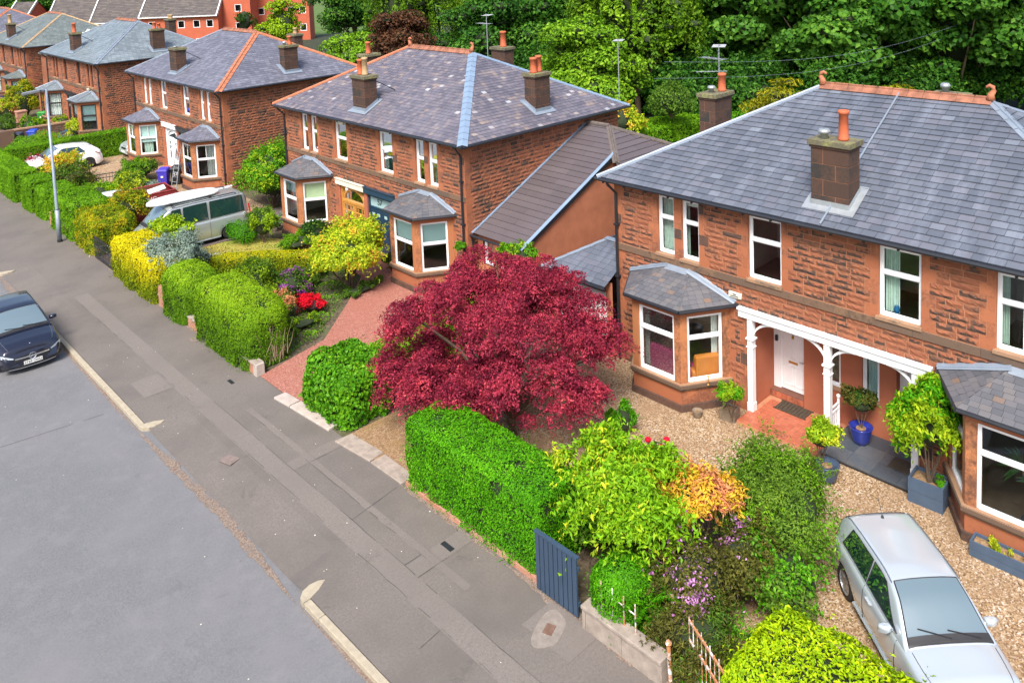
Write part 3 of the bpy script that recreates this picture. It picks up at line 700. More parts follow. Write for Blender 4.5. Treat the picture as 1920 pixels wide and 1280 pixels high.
        for pz in (-2.1, 0, 2.1):
            for sg in (1, -1):
                if abs(pz + sg * .5) < 2.15: bracket(bm, pz, sg, 2.12)
        bm.build('porch_beam', M['white'], root)
        for pz in (-2.08, .0, 2.1):
            p = MB(); p.box(-.09, .07, pz - .075, pz + .075, .1, 2.63); p.box(-.105, .085, pz - .09, pz + .09, .0, .32); p.box(-.11, .09, pz - .095, pz + .095, 1.84, 1.87); p.box(-.125, .105, pz - .11, pz + .11, 2.06, 2.10)
            p.build('porch_post', M['white'], root)
        rl = MB()
        rl.tube([(.55, .0, 1.0), (.55, .0, .1)], .035, 8); rl.lathe([(.01, 0), (.05, .03), (.05, .07), (.01, .1)], (.55, 0, 1.0), 10)
        for z in (.85, .72, .3): rl.box(-.05, .55, -.02, .02, z, z + .045)
        for i in range(6): rl.box(.02 + i * .09, .045 + i * .09, -.012, .012, .1, .75)
        rl.build('porch_railing', M['white'], root)
        al = MB(); al.T = TF; al.box(2.36, 2.74, .0, .07, 3.06, 3.22); a_ = al.build('alarm_box', M['cream'], root, bevel=.02)
        al = MB(); al.T = TF; al.box(2.5, 2.6, .07, .074, 3.15, 3.18); al.box(2.43, 2.67, .07, .074, 3.10, 3.125); al.build('alarm_logo', M['blue'], a_)
        dbx = MB(); dbx.T = frameT((bx + .2, 0, 0), (0, 1, 0), (-1, 0, 0)); dbx.box(1.98, 2.05, 0, .06, 1.62, 1.78); dbx.build('door_intercom', M['black'], root, bevel=.01)
    else:
        bm = MB()
        for s, mt in ((1, pr['beam'][0]), (-1, pr['beam'][1])):
            b_ = MB(); b_.box(-.1, .1, min(.0, s * 2.2), max(.0, s * 2.2), 2.60, 2.84); b_.box(-.14, .1, min(.0, s * 2.2), max(.0, s * 2.2), 2.84, 2.87); b_.build('porch_beam', M[mt], root)
        for s, k in ((1, pr['doors'][0]), (-1, pr['doors'][1])):
            if k[0] == 'glazed': porch_doors_glazed(root, s, k[1])
            else: porch_doors_solid(root, s, k[1], k[2])
        q = MB(); q.poly([(.9, -2.1, 0), (.9, 2.1, 0), (.9, 2.1, 2.6), (.9, -2.1, 2.6)]); q.box(.0, .9, -.12, .12, 0, 2.6); q.box(0, .9, -2.12, -2.0, 0, 2.6); q.box(0, .9, 2.0, 2.12, 0, 2.6); q.box(-.25, .9, -2.1, 2.1, -.02, .1)
        q.build('porch_wall', M['porchred'], root)
        bx_ = MB(); bx_.T = TF; bx_.box(1.25, 1.6, .0, .12, 5.32, 5.5) if pr.get('box') else None
        if pr.get('box'): bx_.T = TF; bx_.build('wall_box', M['cream'], root)
    # chimneys
    sf = lambda x, y: ze + (x - x0) * PITCH
    sr = lambda x, y: ze + (y - y0) * PITCH
    sl_ = lambda x, y: ze + (y1 - y) * PITCH
    sb = lambda x, y: ze + (x1 - x) * PITCH
    for c in pr['chim']:
        k, xa, xb, ya, yb, zt, pots = c
        fn = {'f': sf, 'r': sr, 'l': sl_, 'b': sb}[k]
        zb = min(fn(xa, ya), fn(xb, yb), fn(xa, yb), fn(xb, ya)) - .1
        chimney(root, xa, xb, ya, yb, zb, zt - .2, pots, pr.get('cflash', 'lead'), slope=fn)
        if k == 'f' and pr.get('strut', True):
            s_ = MB(); s_.tube([(xb - .02, ya + .1, zt - .25), (xb + .75, ya - .25, fn(xb + .75, 0) + .05)], .022, 6); s_.build('chimney_stay', M['black'], root)
    if pr.get('party'):
        h = MB(); ym = pr['party']; d = .05
        h.tube([(x0, ym, ze + .06), (xm, ym, zr + .06)], .025, 6); h.build('party_line_strip', M['lead'], root)
    return root
M['sillred'] = simple('red_tile_step', (.17, .07, .045), .6, 0, .2, 4)
M['quarrytile'] = stone_mat('quarry_tiles', (.36, .10, .055), (.48, .15, .08), (.14, .05, .035), .2, .45, .1)
M['slatestone'] = stone_mat('dark_slate_paving', (.045, .06, .075), (.075, .09, .11), (.11, .115, .12), .4, .45, .25)
# ------------------------------------------------------------------ ground, road, pavement
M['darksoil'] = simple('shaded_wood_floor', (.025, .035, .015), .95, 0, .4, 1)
def sheet(name, pts, z, mat, kind='structure', th=None):
    mb = MB(); mb.poly([(x, y, z) for x, y in pts]); return tag(mb.build(name, M[mat]), kind=kind)
def rect(x0, x1, y0, y1): return [(x0, y0), (x1, y0), (x1, y1), (x0, y1)]
sheet('ground', rect(-60, 420, -60, 420), -.14, 'grass')
sheet('road', rect(-12, 7.3, -40, 300), -.10, 'road')
DROPS = ((14.45, 22.75), (31.6, 39.2), (50.5, 55))
mb = MB(); ys = [-40.]
for a, b in DROPS: ys += [a, a + .5, b - .5, b]
ys.append(300.)
def kz(y):
    for a, b in DROPS:
        if a <= y <= b: return -.096 if a + .4 < y < b - .4 else 0.
    return 0.
for a, b in zip(ys, ys[1:]):
    for x0, x1, f0, f1 in ((7.22, 8.3, 1, 0),): mb.poly([(x0, a, kz(a + (.01 if kz(a) == 0 else 0)) if 0 else kz(a)), (x1, a, 0), (x1, b, 0), (x0, b, kz(b))])
    mb.poly([(8.3, a, 0), (10.62, a, 0), (10.62, b, 0), (8.3, b, 0)])
tag(mb.build('pavement', M['pave']), kind='structure')
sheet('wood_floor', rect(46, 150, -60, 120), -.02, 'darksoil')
sheet('garden_ground', rect(10.62, 32, -40, 300), -.03, 'soil')
def wob(n, a): return [random.uniform(-a, a) for _ in range(n)]
mb = MB()       # strips left by utility trenches, with their joints
for x0, x1, y0, y1 in ((8.52, 9.02, -5, 34), (9.45, 9.62, 12, 21.5)): mb.poly([(x0, y0, .004), (x1, y0, .004), (x1, y1, .004), (x0, y1, .004)])
for x0, x1, y0, y1 in ((9.03, 9.44, 12.95, 13.4), (9.64, 10.5, 12.95, 13.4), (9.03, 9.44, 18.0, 18.4), (9.64, 10.55, 18.0, 18.4), (9.65, 10.45, 9.4, 10.6), (7.7, 8.5, 24.3, 25.5)): mb.poly([(x0, y0, .0075), (x1, y0, .0075), (x1, y1, .0075), (x0, y1, .0075)])
tag(mb.build('pavement_patch', M['pave2']), kind='structure')
mb = MB()
def crack(p, q, wd=.013):
    n = max(2, int(math.dist(p, q) / .35)); pts = [(p[0] + (q[0] - p[0]) * i / n + random.uniform(-.012, .012), p[1] + (q[1] - p[1]) * i / n) for i in range(n + 1)]
    d = (q[0] - p[0], q[1] - p[1]); L = math.hypot(*d); nx, ny = -d[1] / L, d[0] / L
    for a, b in zip(pts, pts[1:]):
        if random.random() < .34: continue
        w_ = wd * random.uniform(.4, 1.3)
        mb.poly([(a[0] - nx * w_ / 2, a[1] - ny * w_ / 2, .011), (b[0] - nx * w_ / 2, b[1] - ny * w_ / 2, .011), (b[0] + nx * w_ / 2, b[1] + ny * w_ / 2, .011), (a[0] + nx * w_ / 2, a[1] + ny * w_ / 2, .011)])
for p, q in (((8.54, 6), (8.56, 26)), ((9.02, 7), (9.02, 23)), ((8.54, 26), (8.5, 33)), ((9.02, 12.95), (10.5, 12.95)), ((9.02, 13.42), (10.3, 13.42)), ((9.02, 18), (10.4, 18)), ((9.45, 12.9), (9.45, 21)), ((9.02, 15.4), (10.4, 15.6)), ((7.5, 11.5), (8.5, 11.6)), ((9.1, 22.2), (10.5, 22.9))): crack(p, q)
tag(mb.build('pavement_joint', M['crack']), kind='structure')
mb = MB()
for p, q in (((3.2, 25.0), (6.9, 24.45)), ((-3, 26.5), (3.2, 25.0))):
    n = 14; 
    for i in range(n):
        if random.random() < .3: continue
        a = [p[k] + (q[k] - p[k]) * i / n for k in (0, 1)]; b = [p[k] + (q[k] - p[k]) * (i + 1) / n for k in (0, 1)]
        mb.poly([(a[0], a[1], -.096), (b[0], b[1], -.096), (b[0], b[1] + .02, -.096), (a[0], a[1] + .02, -.096)])
tag(mb.build('road_joint', M['crack']), kind='structure')
def irregular(name, line, wd, z, mat, n=60, kind='structure'):
    mb = MB(); L = [Vector((*p, z)) for p in line]; row0, row1 = [], []
    tot = sum((b - a).length for a, b in zip(L, L[1:])); 
    for i in range(n + 1):
        s = tot * i / n; k = 0
        while k < len(L) - 2 and s > (L[k + 1] - L[k]).length: s -= (L[k + 1] - L[k]).length; k += 1
        d = (L[k + 1] - L[k]).normalized(); p = L[k] + d * s; nn = Vector((-d.y, d.x, 0)); e = min(1, 4 * min(i, n - i) / n + .05)
        row0.append(p + nn * wd * e * random.uniform(.25, .6)); row1.append(p - nn * wd * e * random.uniform(.25, .6))
    mb.grid([row0, row1]); return tag(mb.build(name, M[mat]), kind=kind)
irregular('fallen_leaf_litter', [(7.0, 14.3), (7.12, 18), (7.0, 22.9)], .26, -.088, 'debris')
irregular('fallen_leaf_litter', [(7.02, 3), (7.02, 14.3)], .14, -.094, 'debris')
irregular('fallen_leaf_litter', [(7.0, 22.5), (7.02, 32)], .10, -.094, 'debris')
irregular('fallen_leaf_litter', [(7.05, 32), (7.1, 39.4)], .3, -.086, 'debris')
irregular('fallen_leaf_litter', [(10.5, 6), (10.48, 12)], .28, .006, 'debris')
irregular('fallen_leaf_litter', [(10.48, 12), (10.52, 16)], .12, .006, 'debris')
irregular('fallen_leaf_litter', [(10.5, 23), (10.5, 46)], .12, .006, 'debris')
# kerb stones
def kerbstone(y0, y1):
    mb = MB(); mb.box(7.06 + random.uniform(-.006, .006), 7.21, y0 + .008, y1 - .008, -.2, .006); return tag(mb.build('kerb_stone', M['kerb'], bevel=.012), 'pale granite kerb stone in the run at the bottom of the photo' if y1 < 15 else 'pale granite kerb stone in the run from the dropped kerb to the black car' if y1 < 33 else 'far pale granite kerb stone in the run beyond the black car', 'kerb stone', 'granite kerb stones of the near run' if y1 < 15 else 'granite kerb stones of the middle run' if y1 < 33 else 'granite kerb stones of the far run')
ky = []
for y0, y1, seq in ((-3, 14.05, None), (22.95, 32.0, None), (39.3, 50.4, None)):
    y = y1 if y1 == 14.05 else y0
    if y1 == 14.05:
        first = True
        while y > y0: L = .55 if first else random.uniform(1.6, 2.4); ky.append((y - L, y)); y -= L; first = False
    else:
        first = True
        while y < y1: L = min(.7 if first else random.uniform(1.8, 2.8), y1 - y); ky.append((y, y + L)); y += L; first = False
ky_n = 0
for a, b in sorted(ky):
    if b - a > .2 and b > 4: kerbstone(a, b)
def quadrant(cy, s, lab):   # rounded end stones
    mb = MB(); pts = [(7.04, cy)] + [(7.04 + .82 * math.sin(t) , cy + s * .42 * (1 - (1 - math.cos(t)) * 1.0) * (1 - .0) * math.cos(t * .9)) for t in [i * math.pi / 2 / 8 for i in range(9)]] 
    pts = [(7.05, cy), (7.08, cy + s * .16), (7.2, cy + s * .28), (7.38, cy + s * .33), (7.56, cy + s * .3), (7.68, cy + s * .22), (7.45, cy + s * .08), (7.21, cy)]
    mb.prism(ccw(pts), -.2, .01); tag(mb.build('kerb_end_stone', M['kerb'], bevel=.01), lab, 'kerb stone', None)
quadrant(14.06, 1, 'curved grey kerb end stone at the bottom of the long dropped kerb')
quadrant(22.94, -1, 'curved kerb end stone closing the kerb in front of the black car')
quadrant(39.28, -1, 'curved kerb end stone at the left edge beyond the black car')
# drives and gardens
sheet('red_gravel_drive', [(10.62, 20.3), (13, 20.6), (19.2, 21.6), (19.2, 24.6), (18.7, 29.3), (17.4, 29.2), (17.0, 27.2), (15.2, 25.4), (13.2, 23.6), (10.62, 22.95)], .012, 'redgravel')
sheet('gravel_drive', [(10.7, 5.2), (10.9, 8.1), (13.0, 8.3), (14.8, 9.6), (14.6, 11), (12.6, 12.5), (12.2, 15.9), (12.6, 18.2), (18.9, 19.4), (19.5, 19.2), (19.5, 8), (19.2, -2), (10.7, -2)], .012, 'gravel')
sheet('bare_earth', [(10.62, 15.6), (12.2, 15.6), (12.4, 18.3), (10.62, 18.3)], .014, 'brownsoil')
sheet('lawn', [(12.6, 32.4), (16.2, 32.0), (17.3, 33.2), (16.6, 34.6), (15.2, 35.4), (12.6, 35.6), (12.0, 34)], .012, 'lawn')
sheet('tarmac_drive', rect(10.62, 22, 35.5, 38.2), .008, 'tarmac')
sheet('tarmac_drive', rect(12.3, 19, 38.2, 47), .006, 'gravel')
sheet('gravel_forecourt', [(13.6, 50.2), (18.77, 50.8), (22, 56), (10.7, 56.5), (10.7, 52.4)], .01, 'pinkgravel') if 0 else sheet('gravel_forecourt', [(13.6, 50.2), (18.77, 50.8), (22, 57.6), (11, 57.6), (11, 52.4)], .01, 'gravel')
sheet('stone_paving', rect(12, 18.8, 58.6, 66.8), .01, 'concrete')
sheet('tarmac_drive', rect(10.7, 18.8, 67.4, 77), .01, 'tarmac')
# threshold stones at the drive mouths
def slabstone(pts, z0, z1, lab, mat='concrete'):
    mb = MB(); mb.prism(ccw(pts), z0, z1); tag(mb.build('threshold_stone', M[mat], bevel=.015), lab, 'stone slab')
slabstone([(10.3, 21.5), (10.62, 21.6), (10.75, 20.3), (10.45, 20.1)], -.02, .05, 'short pale stone slab at the mouth of the red gravel drive', 'palestone') if 0 else None
M['palestone'] = simple('pale_worn_stone', (.42, .36, .32), .9, 0, .18, 4, bump=.4)
slabstone([(10.28, 21.45), (10.66, 21.45), (10.72, 20.75), (10.36, 20.72)], -.02, .055, 'small pale square stone at the mouth of the red gravel drive', 'palestone')
slabstone([(10.36, 20.68), (10.74, 20.7), (10.86, 18.9), (10.5, 18.85)], -.02, .05, 'long pale cracked stone slab at the foot of the leafy hedge', 'palestone')
slabstone([(10.36, 18.3), (10.85, 18.25), (10.95, 16.95), (10.5, 16.9)], -.02, .04, 'grey brown stone slab across the bare earth gap between hedges')
slabstone([(10.5, 16.85), (10.93, 16.85), (10.93, 15.6), (10.52, 15.6)], -.02, .035, 'cracked brown stone slab by the left end of the bright green hedge')
# ------------------------------------------------------------------ houses
def pots(*a): return list(a)
LB = ('leadblue', .15, 0); LD = ('lead', .14, 0); TT = ('terra', .14, .05)
A = dict(slate='slateA', slate_size=(.21, .33), lift=.036, jit=.003, hips=[('lead', .13, .035), ('lead', .13, .035), LD, LD], split=.66, usplit=.62, frame='white', gutter='black', pipe='black', bayslate='bayslate', bayflash='lead', porch='open', party=.02, cflash='zinc',
    bay_dress={(1, 0): [('curtain', .0, .22, 'curtainw')], (1, 1): [('curtain', .86, 1, 'curtainw')]},
    up_dress={2: [('curtain', .2, 1, 'curtain')], 1: [('curtain', .9, 1, 'curtain'), ('blind', 0, .12, 'curtainw')], 3: [('curtain', .62, .95, 'curtain')], 4: [('curtain', .7, 1, 'curtain')], 5: [('curtain', .7, 1, 'curtain')]},
    chim=[('f', .2, .8, -.43, .52, 7.62, [(.5, -.17, .74, .12, 'potred', 'pot'), (.42, .28, .24, .12, 'zinc', 'cowl')]), ('l', 4.1, 5.1, 5.75, 6.35, 7.6, [(4.45, 6.1, .22, .11, 'zinc', 'cowl'), (4.85, 5.95, .6, .13, 'potred', 'pot')]), ('b', 8.05, 8.6, -.4, .5, 7.6, [(8.3, .2, .3, .12, 'zinc', 'cowl')])], strut=False)
hA = house('big nearest sandstone house with blue grey slate roof and white porch posts', 9.05, A)
B = dict(slate='slateB', slate_size=(.17, .24), lift=.016, hips=[('leadblue', .19, 0), ('terra', .1, .06), ('leadblue', .15, 0), LD], split=.56, usplit=.56, frame='white', gutter='black', pipe='black', bayslate='bayslate', bayflash='lead', porch='doors', box=True,
    beam=('cream', 'blue'), doors=(('glazed', 'wood'), ('solid', 'blue', '57')),
    bay_dress={(1, 0): [('blind', 0, .42, 'blindg')], (1, 1): [('blind', 0, .3, 'blind'), ('curtain', 0, .2, 'curtainw')], (-1, 1): [('blind', 0, .42, 'blind'), ('curtain', .9, 1, 'curtainw')], (-1, 2): [('blind', 0, .42, 'blind')]},
    up_dress={0: [('blind', 0, .12, 'blind'), ('curtain', .0, .18, 'curtainw')], 1: [('curtain', 0, .4, 'curtainw')], 2: [('curtain', .2, 1, 'curtainw')], 3: [('blind', 0, .42, 'blind'), ('curtain', .8, 1, 'curtainw')], 4: [('blind', 0, .5, 'blind')], 5: [('blind', 0, .6, 'blind'), ('curtain', .5, 1, 'curtain')]},
    chim=[('f', .23, .85, -.05, .9, 7.5, [(.5, .62, .66, .12, 'potred', 'pot'), (.52, .3, .75, .13, 'potbuff', 'pot')]), ('r', 4.1, 4.95, -6.3, -5.7, 7.6, [(4.35, -6.0, .62, .14, 'potred', 'pot'), (4.7, -5.95, .66, .13, 'potred', 'pot')]), ('l', 4.1, 4.95, 5.7, 6.3, 7.6, [(4.5, 6.0, .6, .13, 'potred', 'pot')]), ('b', 7.9, 8.5, -.5, .45, 7.9, [(8.2, -.1, .75, .15, 'potred', 'pot')])])
hB = house('middle sandstone house with purple grey slate roof, oak doors and blue doors', 29.35, B)
Cc = dict(slate='slateC', slate_size=(.2, .28), lift=.014, hips=[('terra', .2, .05), ('lead', .1, .03), TT, TT], split=.56, usplit=.56, frame='white', gutter='black', pipe='black', bayslate='slateC', bayflash='lead', porch='doors', finials=False,
    beam=('white', 'black'), doors=(('glazed', 'white'), ('solid', 'black', None)), bars='top',
    bay_dress={(1, 0): [('blind', 0, .6, 'blind'), ('curtain', .3, .8, 'curtain')], (1, 1): [('blind', 0, .4, 'blind')], (-1, 2): [('curtain', .5, 1, 'curtainw')], (-1, 1): [('curtain', .7, 1, 'curtainw')]},
    up_dress={0: [('curtain', .3, .9, 'curtainw')], 1: [('curtain', 0, .8, 'curtainw')], 2: [('curtain', 0, .8, 'curtainw')], 3: [('curtain', .4, .8, 'curtainw')], 4: [('curtain', 0, .7, 'curtainw')], 5: [('curtain', 0, .7, 'curtainw')]},
    chim=[('f', .23, .85, -.1, .9, 7.5, [(.45, .4, .1, .12, 'zinc', 'cowl')]), ('r', 4.0, 4.85, -6.3, -5.7, 7.6, [(4.2, -6.0, .22, .1, 'zinc', 'cowl'), (4.55, -5.95, .5, .13, 'potred', 'pot')]), ('b', 7.9, 8.5, -.4, .45, 7.6, [(8.2, 0, .4, .13, 'potbuff', 'pot')])])
hC = house('third sandstone house with grey slate roof, red tiled hip and white arched doors', 49.5, Cc)
D = dict(slate='slateD', slate_size=(.22, .3), lift=.012, hips=[('lead', .15, .03), ('lead', .14, .03), LD, LD], split=.56, usplit=.56, frame='brownframe', gutter='black', pipe='black', bayslate='slateD', bayflash='lead', bayhips=True, porch='doors', finials=False,
    beam=('black', 'black'), doors=(('solid', 'black', None), ('solid', 'black', None)),
    bay_dress={(1, 0): [('curtain', .1, .9, 'curtainw')], (1, 1): [('curtain', .1, .9, 'curtainw')], (-1, 2): [('blind', 0, .66, 'blind')], (-1, 1): [('blind', 0, .5, 'blind')]},
    up_dress={}, chim=[('f', .23, .85, -.1, .8, 7.5, [(.5, .35, .75, .15, 'potred', 'pot')]), ('r', 4.0, 4.9, -6.3, -5.7, 7.7, [(4.3, -6.0, .5, .13, 'potred', 'pot'), (4.65, -5.95, .4, .12, 'potred', 'pot')]), ('b', 7.9, 8.5, .6, 1.5, 7.9, [(8.2, .8, .35, .13, 'potbuff', 'pot'), (8.2, 1.2, .35, .13, 'potbuff', 'pot')])])
M['brownframe'] = simple('dark_stained_window_wood', (.03, .025, .028), .4, 0, .1, 3)
hD = house('fourth sandstone house with pale blue slate roof and dark window frames', 69.7, D)
E_ = dict(D); E_.update(slate='slateE', bayslate='slateE', hips=[('potbuff', .1, .03)] * 4, chim=[('f', .23, .85, -.1, .8, 7.5, [(.5, .35, .85, .16, 'potbuff', 'pot')])], bayhips=False)
hE = house('fifth sandstone house with green grey slate roof near the left edge', 89.8, E_)
F_ = dict(Cc); F_.update(slate='slateC', chim=[('f', .23, .85, -.1, .8, 7.5, [(.5, .35, .4, .14, 'potbuff', 'pot')])])
hF = house('sixth and farthest sandstone house, its roof peeping in at the left edge', 110.2, F_)
for h in (hA, hB, hC, hD, hE, hF): del h['group']
# ------------------------------------------------------------------ side extensions
root = thing('side_extension', 'single storey extension with brown tiled roof and orange rendered gable between the two nearest houses', 'extension', (19.0, 20.1, 0))
k = .466
m_ = MB(); rf = lambda x: 2.27 + k * x
slates(m_, [(0, 2.66, 2.27), (0, 0, 2.27), (5.1, 0, rf(5.1)), (6.4, 1.3, rf(6.4)), (6.4, 2.66, rf(6.4))], .30, 3.1, .03)
slates(m_, [(3.0, -2.1, 3.72 - .1), (9.8, -2.1, 3.72 - .1), (6.4, 1.3, rf(6.4))], .30, 3.1, .03)
ro = m_.build('roof', [M['tile'], M['slateback']], root)
c = MB(); c.slab([(-.05, 2.5, rf(-.05) + .03), (-.05, 2.64, rf(-.05) + .03), (6.4, 2.64, rf(6.4) + .03), (6.4, 2.5, rf(6.4) + .03)], (0, 0, .03)); c.poly([(-.05, 2.655, rf(0)), (6.4, 2.655, rf(6.4)), (6.4, 2.655, rf(6.4) + .22), (-.05, 2.655, rf(0) + .22)]); c.build('wall_flashing', M['leadblue'], ro)
c = MB(); c.slab([(-.1, -.08, rf(-.1) - .16), (5.1, -.08, rf(5.1) - .16), (5.1, -.08, rf(5.1) + .04), (-.1, -.08, rf(-.1) + .04)], (0, .05, 0)); c.build('bargeboard', M['black'], ro)
c = MB(); c.slab([(-.1, -.10, rf(-.1) + .02), (5.1, -.10, rf(5.1) + .02), (5.1, .02, rf(5.1) + .05), (-.1, .02, rf(-.1) + .05)], (0, 0, .02)); c.build('verge_strip', M['leadblue'], ro)
c = MB(); hipcap(c, (6.4, 1.3, rf(6.4)), (4.6, -.5, rf(4.6)), (-k, 0, 1), (0, -k, 1), .13, .04, 0, .4, .05); hipcap(c, (6.4, 1.3, rf(6.4)), (9.6, -1.9, rf(6.4) - 3.2 * k), (k, 0, 1), (0, -k, 1), .13, .04, 0, .4, .05); c.tube([(6.4, 1.3, rf(6.4) + .05), (6.4, 2.66, rf(6.4) + .05)], .09, 7); c.build('hip_capping', M['brownridge'] if 'brownridge' in M else M['chimcap'], ro)
c = MB(); c.poly([(.2, 0, 0), (8, 0, 0), (8, 0, rf(5.1)), (5.1, 0, rf(5.1) - .02), (.2, 0, rf(.2) - .02)]); c.build('gable_wall', M['render'], root)
c = MB(); c.T = frameT((.25, 0, 0), (0, 1, 0), (-1, 0, 0)); ops = [(.35, .75, 1.1, 2.05), (1.05, 1.45, 1.1, 2.05), (1.75, 2.3, 1.1, 2.05)]
panel(c, 0, 2.66, 0, 2.3, ops); c.build('front_wall', M['render'], root)
for o in ops: window(root, frameT((.25, 0, 0), (0, 1, 0), (-1, 0, 0)), *o, 0, 'white', [('curtain', .5, .9, 'curtainw')])
c = MB(); c.poly([(1.2, 0.05, 0), (1.2, 2.6, 0), (1.2, 2.6, 2.4), (1.2, 0.05, 2.4)]); c.build('room_lining', M['room'], root)
c = MB(); c.tube([(-.1, -.08, 2.2), (-.1, 2.6, 2.2)], .05); c.tube([(-.05, 2.6, 2.2), (.0, 2.6, 1.9), (.15, 2.6, 0)], .04); c.build('gutter', M['black'], root)
root = thing('garage_extension', 'low hipped slate garage extension with white door against the nearest house', 'extension', (18.2, 15.7, 0))
m_ = MB(); z0 = 2.38
slates(m_, [(0, 2.65, z0), (0, 0, z0), (1.5, 0, z0 + .82), (1.5, 1.15, z0 + .82)], .2, .3, .015); slates(m_, [(0, 2.65, z0), (6, 2.65, z0), (6, 1.15, z0 + .82), (1.5, 1.15, z0 + .82)], .2, .3, .015); m_.poly([(1.5, 0, z0 + .82), (6, 0, z0 + .82), (6, 1.15, z0 + .82), (1.5, 1.15, z0 + .82)], 1)
ro = m_.build('roof', [M['slateA'], M['slateback']], root)
c = MB(); hipcap(c, (0, 2.65, z0), (1.5, 1.15, z0 + .82), (-.53, 0, 1), (0, .53, 1), .09, .04, 0, .4, .0); c.tube([(1.5, 1.15, z0 + .84), (1.5, 0, z0 + .84)], .05); c.slab([(1.42, 0, z0 + .83), (1.42, 1.2, z0 + .83), (1.6, 1.2, z0 + .86), (1.6, 0, z0 + .86)], (0, 0, .02)); c.build('lead_capping', M['lead'], ro)
c = MB(); c.T = frameT((.35, 0, 0), (0, 1, 0), (-1, 0, 0)); panel(c, 0, 2.5, 0, 2.4, [(.25, 2.25, 0, 2.05)]); c.T = None; c.poly([(.35, 2.5, 0), (6, 2.5, 0), (6, 2.5, 2.4), (.35, 2.5, 2.4)]); c.build('wall', M['render'], root)
c = MB(); c.box(.42, .46, .25, 2.25, 0, 2.05); 
for i in range(6): c.box(.40, .42, .3, 2.2, .08 + i * .33, .36 + i * .33)
c.build('garage_door', M['white'], root)
c = MB(); c.tube([(-.04, -.02, z0 - .05), (-.04, 2.7, z0 - .05)], .055); c.box(-.02, .05, 0, 2.6, z0 - .14, z0 - .02); c.build('gutter', M['black'], root)
# extension between the fourth and fifth houses
root = thing('side_extension', 'grey roofed side extension with white edges between the fourth and fifth houses', 'extension', (19.6, 76.4, 0))
m_ = MB(); m_.slab([(0, 0, 5.0), (0, 6.2, 5.0), (5, 6.2, 6.9), (5, 0, 6.9)], (0, 0, .1)); m_.build('roof', M['slateE'], root)
c = MB(); c.slab([(0, -.06, 5.02), (0, .1, 5.02), (5, .1, 6.92), (5, -.06, 6.92)], (0, 0, .16)); c.slab([(2, 3.4, 5.9), (2, 3.5, 5.9), (5, 3.5, 7.05), (5, 3.4, 7.05)], (0, 0, .1)); c.build('white_verge', M['white'], root)
c = MB(); c.box(.2, 5, .0, 6.1, 0, 5.0); c.build('wall', M['rubble'], root)
c = MB(); c.prism([(3.2, 3.2), (3.9, 3.2), (3.9, 4.1), (3.2, 4.1)], 6.3, 6.7); c.slab([(3.1, 3.1, 6.7), (4.0, 3.1, 6.7), (3.55, 3.65, 7.0)], (0, 0, .02)); c.build('roof_light', M['white'], root)
# television aerials
def aerial(loc, h, lab, booms=2, y=0):
    root = thing('television_aerial', lab, 'aerial', loc)
    c = MB(); c.tube([(0, 0, 0), (0, 0, h)], .022, 6); c.build('mast', M['zinc'], root)
    for b in range(booms):
        c = MB(); z = h - .08 - b * .42; L = .55 if b == 0 else .75; ang = .5 + b * .9; d = Vector((math.cos(ang), math.sin(ang), 0)); p = Vector((-d.y, d.x, 0))
        c.tube([Vector((0, 0, z)) - d * L * .35, Vector((0, 0, z)) + d * L], .012, 5)
        for i in range(8):
            q = Vector((0, 0, z)) + d * (L * (-.3 + 1.3 * i / 7)); c.tube([q - p * .22, q + p * .22], .007, 4, caps=False)
        c.build('antenna', M['zinc'], root)
    return root
r_ = aerial((24.0, 15.35, 5.9), 3.2, 'tall pole with several aerials strapped to the dark chimney', 3)
c = MB()
for i in range(7):
    c.tube([(-.22, -.1, 2.35 + i * .13), (.22, .1, 2.35 + i * .13)], .009, 4)
c.tube([(.0, .0, 2.3), (0, 0, 3.2)], .012, 5); c.build('reflector', M['zinc'], r_)
aerial((27.5, 31.0, 7.2), 2.2, 'aerial on a thin pole behind the middle house roof', 2)
aerial((27.9, 22.9, 5.6), 2.9, 'slim aerial pole rising behind the red chimney pots', 1)
